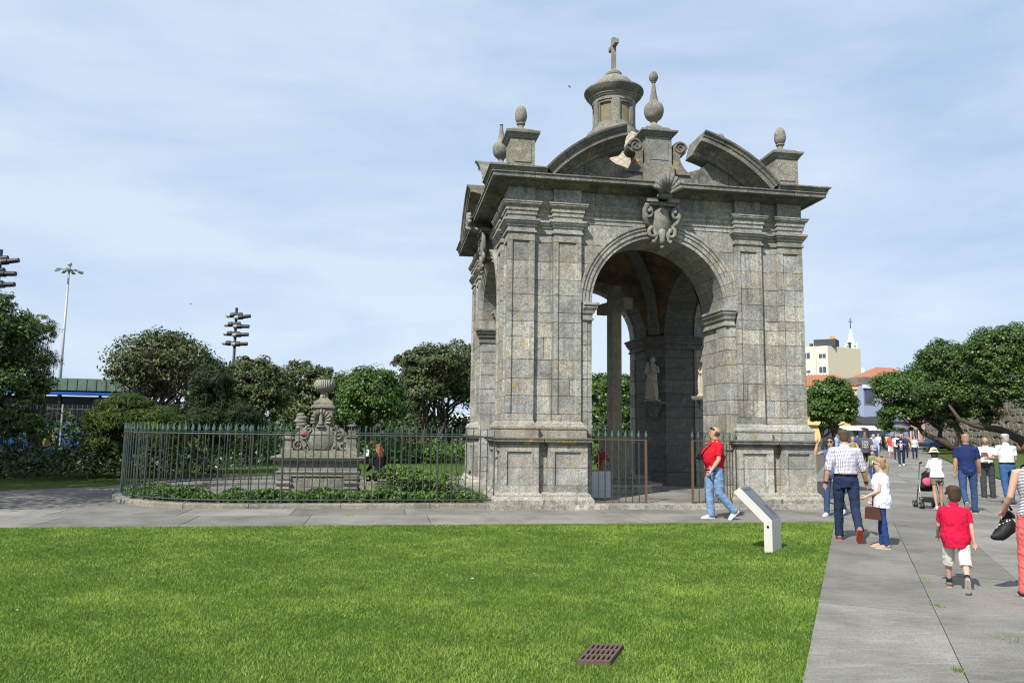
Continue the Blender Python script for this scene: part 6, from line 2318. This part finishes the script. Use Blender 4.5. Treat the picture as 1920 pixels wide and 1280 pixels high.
mb = MB(); S, E_, Wp, d, s = J['arms'][1]; mb.tube([Wp - d * .025, Wp - d * .005], .034, 10).build('watch', M_POLE, J['root'])

# man in checked shirt, seen from behind
M_CHECK = cloth('checked_shirt', (.72, .70, .73), pattern=checks((.085, .075, .17), 46))
g0 = gr(1590, 1013)
J1 = person('man in small-checked shirt and dark jeans holding the girl by the hand', g0, away + R(8), 1.78, 0, SK_TAN, ('buzz', H_BUZZ), M_CHECK, 'rolled', M_JEAND, 'long', (plain('grey_trainer', (.20, .18, .18), .7), plain('red_sole', (.55, .06, .05), .7)),
           arms=((6, 15, 14), (-6, 12, 10)), legs=((-12, 38), (8, 4)), lean=2, width=1.05, hem=1.01, voxel=.011, belt=M_BLACKP)
for i in (0, 1):
    S, E_, Wp, d, s = J1['arms'][i]; MB().tube([Wp - d * .03, Wp - d * .005], .036, 10).build('wristband', M_BLACKP, J1['root'])
# girl in white blouse
M_BLOUSE = cloth('white_blouse', (.72, .75, .82), var=.05)
g0 = gr(1657, 1027)
J2 = person('girl in white blouse and blue leggings with a brown shoulder bag', g0, R(62), 1.36, .35, SK_FAIR, ('tail', H_BLOND), M_BLOUSE, 'none', cloth('leggings', (.022, .045, .15)), 'long', (plain('tan_sandal', (.42, .26, .18), .7), M_SOLE),
           arms=((-4, 5, 50, 25), (6, 8, 58, 12)), legs=((3, 2), (-3, 2)), lean=0, width=.88, head=(-6, -2), hem=.78, female=True, voxel=.010, glasses=M_WSHOE, loose=1.4, pfit=-.003)
bp_ = W2(J2, J2['tp'](-.18, .16, -.20))
bg_ = empty('shoulder_bag', bp_, R(62) + R(80)); tag(bg_, 'brown leather flap bag at the hip of the girl in white', 'bag')
M_BAG = plain('brown_leather', (.065, .024, .018), .5, var=.2)
MB().prism_y([(-.115, -.12), (.105, -.11), (.095, .05), (-.095, .06)], -.035, .035).build('body', M_BAG, bg_)
MB().prism_y([(-.10, .065), (.0, -.055), (.10, .055)], -.046, -.037).build('flap', M_BAG, bg_)
MB().ball((0, -.055, -.03), .012, 8, 6).build('clasp', M_POLE, bg_)
sp0 = [W2(J2, J2['tp'](x, y, z)) for x, y, z in ((-.16, .16, -.10), (-.10, .145, .20), (.08, .08, .45), (.13, -.02, .50), (.08, -.10, .40), (-.08, -.14, .15), (-.19, .05, -.10))]
mb = MB().tube([Matrix.Rotation(-(R(62) + R(80)), 3, 'Z') @ (p - bp_) for p in sp0], .008, 6); mb.build('strap', M_BAG, bg_, True)
MB().ball(J2['hp'](-.03, -.04, .115), .03, 8, 6).build('hair_band', M_BLACKP, J2['root'], True)
# woman shading her face, behind them
g0 = gr(1563, 967)
person('woman in blue jeans and sunglasses raising a hand to her hair', g0, toward - R(20), 1.64, 0, SK_MID, ('bob', H_DARK), cloth('blue_top', (.08, .13, .26)), 'cap', M_JEAN, 'long', WS,
       arms=((78, 22, 112, 4), (5, 10, 25)), legs=((8, 4), (-12, 24)), lean=2, width=.95, head=(8, -4), female=True, voxel=.012, glasses=True)
# boy in red
M_BOY = cloth('crimson_polo', (.50, .008, .045))
g0 = gr(1797, 1106)
person('boy in crimson polo and white shorts walking away', g0, away - R(4), 1.17, .85, SK_FAIR, ('short', H_BROWN), M_BOY, 'short', cloth('beige_shorts', (.60, .57, .52)), 'knee', (plain('tan_shoe', (.23, .13, .075), .7), M_SOLE),
       arms=((-10, 9, 14), (14, 9, 30)), legs=((-20, 40), (20, 4)), lean=5, width=1.10, head=(22, 0), hem=.77, voxel=.010, sock=plain('navy_sock', (.012, .014, .03), .9), loose=.9, glasses=True)
# woman at the right edge
M_STRIPE = cloth('striped_top', (.68, .68, .68), pattern=stripes((.02, .022, .06), 62))
M_CORAL = cloth('coral_trousers', (.68, .14, .13))
g0 = gr(1956, 1128)
J5 = person('red-haired woman in striped top and coral trousers at the right edge', g0, away + R(6), 1.66, 0, SK_FAIR, ('curly', H_RED), M_STRIPE, 'none', M_CORAL, 'long', (M_DSHOE, M_SOLE),
       arms=((0, 10, 20), (2, 14, 40, 4)), legs=((-10, 20), (12, 4)), lean=2, width=1.06, female=True, hem=.90, voxel=.011)
bk = empty('backpack', W2(J5, J5['tp'](.03, -.20, .20)), away + R(6)); tag(bk, 'navy backpack on the red-haired woman at the right edge', 'backpack')
M_NAVYB = cloth('navy_nylon', (.018, .020, .045))
mb = MB(); mb.tube([(0, 0, -.22), (0, -.02, -.18), (0, -.03, 0), (0, -.01, .18), (0, .01, .24)], [(.10, .05), (.14, .09), (.15, .10), (.13, .08), (.06, .03)], 14, flat=(0, 1, 0)); defer(mb, 'pack', M_NAVYB, bk, .012, 3)
for s in (-1, 1): MB().tube([(s * .09, .03, .20), (s * .10, .12, .33), (s * .10, .26, .30), (s * .11, .32, .16)], [(.022, .008)] * 4, 8).build('strap', M_NAVYB, bk)
hb = empty('black_handbag', W2(J5, J5['hands'][1]) + Vector((.03, .02, -.06)), 0); tag(hb, 'black patterned bag carried by the red-haired woman', 'bag')
t = NT('black_patterned'); v = t.coords(); M_BPAT = t.done(t.mix(t.ramp(t.noise(v, 14, 2), .62, 0, .64, 1), (.010, .010, .012), (.55, .55, .52)), .6)
mb = MB(); mb.tube([(-.13, 0, -.16), (-.05, 0, -.14), (.04, 0, -.06), (.06, 0, .06), (.02, 0, .14)], [.02, .065, .08, .065, .02], 12); defer(mb, 'body', M_BPAT, hb, .012, 3)
MB().tube([(.02, 0, .10), (.05, 0, .20), (.10, 0, .12)], .014, 6).build('handle', M_BLACKP, hb)

# man in navy t-shirt
g0 = gr(1818, 961)
person('bald man in navy striped t-shirt and jeans walking away', g0, away + R(2), 1.74, 0, SK_TAN, ('buzz', skin('shaved', (.33, .19, .13))), cloth('navy_tee', (.012, .022, .085), pattern=stripes((.02, .035, .12), 22, .4)), 'short', M_JEAN, 'long', (M_DSHOE, M_SOLE),
       arms=((6, 8, 16), (-6, 6, 10)), legs=((4, 2), (-14, 40)), lean=1, width=1.06, hem=.84, voxel=.012)
# old man reading
g0 = gr(1854, 934)
J7 = person('old man in white shirt and grey trousers reading a small booklet', g0, toward - R(12), 1.66, 0, SK_TAN, ('fringe', H_GREY), cloth('white_shirt', (.68, .67, .63), var=.05), 'short', cloth('charcoal_trousers', (.05, .052, .055)), 'long', (M_DSHOE, M_SOLE),
       arms=((24, 8, 88, 30), (24, 8, 84, 34)), legs=((3, 2), (-2, 2)), lean=4, width=.98, head=(0, 30), hem=.84, voxel=.014, pfit=.012)
bk2 = MB().box(-.07, .07, -.01, .01, -.06, .06).build('booklet', plain('booklet_brown', (.08, .03, .025), .6)); bk2.location = (W2(J7, J7['hands'][0]) + W2(J7, J7['hands'][1])) / 2 + Vector((0, 0, .04)); bk2.rotation_euler = (.7, 0, toward)
tag(bk2, 'dark booklet held by the old man in the white shirt', 'booklet')
# grey-haired man in white polo
g0 = gr(1893, 947)
person('grey-haired man in white short-sleeved shirt and blue jeans, half hidden', g0, away + R(28), 1.76, 0, SK_MID, ('short', H_GREY), cloth('white_shirt_b', (.70, .69, .73), var=.04), 'short', cloth('mid_jeans', (.04, .10, .22)), 'long', (M_DSHOE, M_SOLE),
       arms=((5, 10, 30), (18, 14, 70, 10)), legs=((5, 2), (-6, 6)), lean=2, width=1.10, belly=.5, head=(20, 0), hem=1.0, voxel=.014, belt=M_BLACKP, glasses=True)
# girl pushing the stroller
g0 = gr(1760, 955)
J9 = person('girl in white t-shirt, khaki shorts and yellow hat pushing a stroller', g0, away + R(14), 1.40, .3, SK_TAN, ('bob', H_DARK), cloth('white_tee', (.72, .70, .74), var=.04), 'short', cloth('khaki_shorts', (.17, .15, .11)), 'hot', WS,
       arms=((22, 12, 40, 6), (22, 12, 40, 6)), legs=((6, 4), (-8, 10)), lean=12, width=.92, head=(0, 10), hem=.90, female=True, voxel=.012, loose=.8)
M_HAT = cloth('yellow_hat', (.68, .70, .36), var=.06)
ht = MB().lathe([(.0001, .165), (.05, .160), (.088, .13), (.105, .07), (.11, .045), (.16, .015), (.165, .008), (.11, .035)], (0, 0, 0), 20)
c_ = J9['hc']; hM_ = Matrix.Translation(c_ + Vector((0, -.01, .02))) @ Matrix.Rotation(R(-8), 4, 'X') @ Matrix.Scale(1.0, 4)
ht.xf(hM_); ht.build('hat', M_HAT, J9['root'], True)
# stroller
stp = gr(1744, 953)
strl = empty('stroller', (stp.x, stp.y, 0), away + R(14)); tag(strl, 'folding grey baby stroller with pink seat pushed by the girl in the hat', 'stroller')
M_ALU = plain('aluminium', (.42, .43, .45), .35, .6)
for s in (-1, 1):
    MB().tube([(s * .19, -.12, 1.02), (s * .19, -.05, .98), (s * .18, .10, .62), (s * .17, .30, .12)], .013, 8).build('frame_tube', M_ALU, strl, True)
    MB().tube([(s * .18, .10, .62), (s * .20, -.08, .12)], .012, 8).build('rear_leg', M_ALU, strl, True)
    MB().tube([(s * .19, -.16, 1.02), (s * .19, -.08, 1.0)], .022, 10).build('handle', M_BLACKP, strl, True)
    for y, dz in ((.32, .075), (-.10, .075)):
        for e in (-.028, .028):
            mb = MB().lathe([(.055, -.014), (.075, -.012), (.078, 0), (.075, .012), (.055, .014)], (0, 0, 0), 16); mb.xf(Matrix.Translation((s * .20 + e, y, dz)) @ Matrix.Rotation(math.pi / 2, 4, 'Y')); w_ = mb.build('wheel', M_DSHOE, strl)
            mb = MB().lathe([(.035, -.016), (.035, .016)], (0, 0, 0), 12); mb.xf(Matrix.Translation((s * .20 + e, y, dz)) @ Matrix.Rotation(math.pi / 2, 4, 'Y')); mb.build('hub', M_SPOTB, w_)
MB().tube([(-.19, -.02, .22), (.19, -.02, .22)], .011, 8).build('rear_bar', M_ALU, strl)
mb = MB().tube([(0, -.02, .80), (0, .03, .62), (0, .08, .46), (0, .16, .40), (0, .34, .38)], [(.15, .03), (.16, .035), (.165, .04), (.165, .04), (.15, .03)], 10, flat=(0, 0, 1)); defer(mb, 'seat', cloth('stroller_seat', (.025, .022, .03)), strl, .014, 3)
mb = MB(); mb.ball((-.02, .02, .60), .10, 12, 8, (1.2, .6, 1.2)); defer(mb, 'pink_cushion', cloth('pink_cloth', (.50, .10, .20)), strl, .014, 2)
mb = MB().box(-.15, .15, -.05, .22, .14, .24); defer(mb, 'basket', cloth('basket_cloth', (.02, .02, .022)), strl, .014, 3)

# walkers coming towards the camera
GP = 'people strolling on the promenade'
def walker(label, px, pyfeet, ht, rz=0, **kw):
    return person(label, gr(px, pyfeet), toward + R(rz), ht, kw.pop('child', 0), kw.pop('sk', SK_MID), kw.pop('hair', ('short', H_DARK)), kw.pop('shirt'), kw.pop('sleeve', 'short'), kw.pop('pants'), kw.pop('leg', 'long'), kw.pop('shoe', (M_DSHOE, M_SOLE)), voxel=FARV, group=GP, legs=kw.pop('legs', ((12, 3), (-10, 24))), arms=kw.pop('arms', ((-8, 9, 14), (10, 9, 20))), **kw)
Jg = walker('big man in grey printed t-shirt and black shorts walking towards us', 1624, 889, 1.86, 4, shirt=cloth('grey_tee', (.085, .088, .095)), pants=cloth('black_shorts', (.012, .012, .014)), leg='shorts', width=1.16, glasses=True, belly=.4, hem=.84)
# block lettering on his shirt
fnt = bpy.data.curves.new('shirt_print', 'FONT'); fnt.body = 'UPM\nNCE\nHEU'; fnt.align_x = 'CENTER'; fnt.size = .115; fnt.extrude = .004; fnt.space_line = .85
fo_ = bpy.data.objects.new('shirt_print', fnt); fme = fo_.to_mesh().copy(); bpy.data.objects.remove(fo_); fme.materials.clear(); fme.materials.append(plain('print_white', (.6, .6, .6), .8)); fo = bpy.data.objects.new('shirt_print', fme); link(fo, Jg['root']); fo.location = Jg['tp'](0, .185, .34); fo.rotation_euler = (R(90), 0, R(180))
walker('woman in olive sleeveless top left of the big man', 1601, 886, 1.60, 6, sk=SK_FAIR, hair=('bob', H_BLOND), shirt=cloth('olive_top', (.22, .20, .07)), sleeve='none', pants=cloth('dark_skirt', (.02, .02, .025)), leg='shorts', female=True)
walker('small child in dark cap in front of the big man', 1637, 898, 1.12, 10, child=.8, sk=SK_FAIR, hair=('short', plain('navy_cap', (.015, .02, .06), .8)), shirt=cloth('green_print_tee', (.20, .24, .12)), pants=M_JEAN)
walker('man in dark jacket and lilac shirt walking right of the big man', 1640, 876, 1.72, -6, hair=('short', H_GREY), shirt=cloth('lilac_shirt', (.30, .32, .48)), sleeve='long', pants=M_JEAN, belt=M_BLACKP)
walker('man in red and white football shirt with white shorts', 1671, 857, 1.66, 0, hair=('short', H_DARK), shirt=cloth('football_shirt', (.58, .05, .05)), pants=cloth('white_shorts', (.62, .63, .65)), leg='knee', shoe=(plain('red_shoe', (.6, .04, .05), .6), M_SOLE))
walker('bald man in white shirt and brown trousers with a bag strap', 1682, 862, 1.76, 0, hair=('fringe', H_BUZZ), shirt=cloth('white_shirt_c', (.68, .67, .66)), pants=cloth('brown_trousers', (.045, .03, .025)))
Jp = walker('bald man in navy cardigan looking down at a phone', 1691, 873, 1.76, 0, hair=('buzz', SK_MID), shirt=cloth('navy_cardigan', (.014, .020, .045)), sleeve='rolled', pants=M_JEAND, shoe=WS, head=(0, 26), arms=((26, 8, 88, 34), (26, 8, 88, 34)))
mb = MB(); mb.tube([Jp['tp'](0, .105, -.06), Jp['tp'](0, .12, .1), Jp['tp'](0, .118, .3), Jp['tp'](0, .09, .45)], [(.075, .035)] * 4, 10, flat=(0, 1, 0)); mb.build('white_tee', cloth('white_tee_c', (.66, .66, .66)), Jp['root'], True)
ph = MB().box(-.035, .035, -.005, .005, -.07, .07).build('phone', M_BLACKP); ph.location = (W2(Jp, Jp['hands'][0]) + W2(Jp, Jp['hands'][1])) / 2 + Vector((0, 0, .03)); ph.rotation_euler = (.8, 0, toward); tag(ph, 'phone held by the bald man in the navy cardigan', 'phone')
walker('woman in pale striped top and dark trousers carrying a bag', 1716, 861, 1.64, 0, sk=SK_FAIR, hair=('bob', H_BROWN), shirt=cloth('pale_striped_top', (.62, .66, .66), pattern=stripes((.40, .50, .50), 14)), sleeve='cap', pants=M_JEAND, female=True, width=1.05)
walker('person in dark blue top just behind the man with the phone', 1699, 860, 1.72, 0, hair=('short', H_BROWN), shirt=cloth('dark_blue_tee', (.03, .05, .11)), pants=M_JEAND)
walker('man in light blue shirt standing left of the crowd', 1569, 862, 1.72, 60, hair=('short', H_DARK), shirt=cloth('light_blue_tee', (.28, .42, .58)), pants=M_JEAN)
walker('woman in beige by the parked car, far behind the crowd', 1600, 851, 1.66, 150, sk=SK_FAIR, hair=('bob', H_BLOND), shirt=cloth('beige_top', (.42, .33, .27)), pants=M_JEAN, female=True)
walker('man in bright blue top far behind the big man', 1609, 858, 1.66, 10, shirt=cloth('royal_blue_top', (.02, .07, .36)), pants=M_JEAND)
walker('man in white shirt walking away far down the promenade', 1648, 847, 1.78, 180, hair=('short', H_GREY), shirt=cloth('white_shirt_d', (.70, .70, .70)), pants=M_JEAN)
walker('person in white far behind, right of the big man', 1637, 850, 1.72, 20, hair=('short', H_BROWN), shirt=cloth('white_top_e', (.66, .66, .66)), pants=M_JEAND)
walker('man in black t-shirt far down the promenade beside the canopy', 1590, 838, 1.74, 10, shirt=cloth('black_tee', (.02, .02, .022)), pants=M_JEAN)
walker('woman in pink top far down by the black awning', 1656, 836, 1.64, 170, hair=('bob', H_BROWN), shirt=cloth('pink_top', (.55, .26, .28)), pants=M_JEAND, female=True)
walker('man in pale yellow shirt far behind the football shirt', 1664, 841, 1.74, 0, hair=('short', H_GREY), shirt=cloth('pale_yellow_tee', (.55, .50, .30)), pants=cloth('beige_trousers', (.30, .26, .19)))
walker('woman in orange top in the distance under the twisted tree', 1704, 838, 1.64, 20, hair=('bob', H_DARK), shirt=cloth('orange_top', (.50, .18, .06)), pants=M_JEAND, female=True)
walker('person in grey hoodie in the distance right of the potted plant', 1676, 836, 1.72, 180, shirt=cloth('grey_hoodie', (.22, .23, .24)), sleeve='long', pants=M_JEAND)
# woman at the tomb
tw = TB.location + Vector((1.42, -.05, 0))
person('woman with long auburn hair in black sitting beside the tomb', (tw.x, tw.y, 0), R(40), 1.62, 0, SK_FAIR, ('long', plain('hair_auburn', (.20, .055, .022), .5, var=.5, scale=25)), cloth('black_dress', (.010, .010, .012)), 'long', cloth('black_trousers', (.010, .010, .012)), 'long', (M_DSHOE, M_SOLE),
       arms=((20, 8, 50, 20), (20, 8, 50, 20)), legs=((82, 84), (80, 84)), lean=10, head=(0, 14), female=True, voxel=.013, zoff=0.0)
stl = MB().box(-.25, .25, -.2, .2, 0, .36).build('stone_block', M_TOMB); stl.location = (tw.x, tw.y - .0, 0); stl.rotation_euler = (0, 0, R(40)); tag(stl, 'low stone block used as a seat beside the tomb', 'block')


# ================================================================== statues on brackets inside the pavilion
def statue(k, label, brlabel):
    a = math.pi / 4 * (2 * k - 1)
    r0 = 2.50 if k else 2.62
    bx_, by_ = r0 * math.cos(a), r0 * math.sin(a)
    w = pl(bx_, by_, 0)
    face = PAV_A + a + math.pi / 2       # local +Y looks to the centre
    br_ = empty('wall_bracket', (w.x, w.y, 2.02), face); tag(br_, brlabel, 'bracket', 'carved brackets in the pavilion')
    mb = MB()
    for i, (z, r_) in enumerate(((0, .03), (.06, .10), (.14, .14), (.22, .19), (.34, .24))): pass
    mb.lathe([(.03, -.06), (.10, .0), (.13, .05), (.11, .08), (.17, .16), (.22, .30), (.25, .32), (.24, .36)], (0, .10, 0), 14)
    smooth_by_angle(mb.build('corbel', M_INNER_SHADE, br_), 40)
    moulded([(.0, .36), (.03, .37), (.04, .40), (.05, .41), (.05, .46)], -.25, .25, -.08, .33).build('shelf', M_INNER_SHADE, br_)
    s_ = empty('stone_statue', (w.x, w.y, 2.48), face); tag(s_, label, 'statue', 'robed statues in the pavilion')
    mb = MB()
    mb.box(-.20, .20, .0, .28, 0, .04)
    Y = .14
    mb.tube([(0, Y, .03), (-.02, Y, .25), (.02, Y + .01, .55), (0, Y, .80), (0, Y - .01, .95), (0, Y - .01, 1.04), (0, Y, 1.10)], [(.155, .12), (.15, .115), (.16, .12), (.135, .10), (.15, .10), (.11, .08), (.045, .045)], 14, flat=(0, 1, 0))
    for i in range(9):                       # drapery folds
        x = -.14 + .035 * i
        mb.tube([(x, Y + .10, .05), (x * .9 + .02, Y + .125, .35), (x * .6 + .05, Y + .12, .62), (.06, Y + .10, .78)], [.022, .026, .022, .012], 6)
    mb.tube([(-.16, Y + .05, .55), (-.05, Y + .12, .62), (.12, Y + .11, .78), (.16, Y + .02, .90)], [.03, .04, .04, .03], 8)
    mb.ball((0, Y + .01, 1.19), .075, 12, 10, (.9, 1, 1.25)); mb.ball((0, Y - .02, 1.21), .08, 10, 8, (1, .9, 1.1))
    mb.tube([(0, Y, 1.06), (0, Y, 1.14)], .04, 8)
    mb.tube([(-.14, Y, 1.0), (-.19, Y + .03, .84), (-.08, Y + .13, .86), (-.02, Y + .14, .92)], [.05, .045, .038, .03], 8)
    mb.tube([(.14, Y, 1.0), (.20, Y + .04, .84), (.10, Y + .14, .84), (.04, Y + .15, .86)], [.05, .045, .038, .03], 8)
    mb.tube([(.10, Y + .12, .84), (.12, Y + .13, .94), (.11, Y + .12, 1.02)], [.05, .06, .045], 8); mb.ball((.10, Y + .12, 1.08), .05, 10, 8); mb.tube([(.08, Y + .16, .98), (.02, Y + .18, .98)], .02, 6)
    mb.tube([(.06, Y + .12, .05), (.12, Y + .14, .12), (.14, Y + .12, .2)], [.06, .06, .04], 8); mb.ball((.10, Y + .17, .22), .055, 10, 8, (.9, 1.2, .9))
    defer(mb, 'figure', M_STATUE, s_, .014, 2)


statue(1, 'robed stone statue holding a child, on the back right pier', 'carved stone bracket under the statue holding a child')
statue(0, 'robed statue half hidden behind the front right jamb', 'carved bracket hidden behind the front right jamb')
flush()
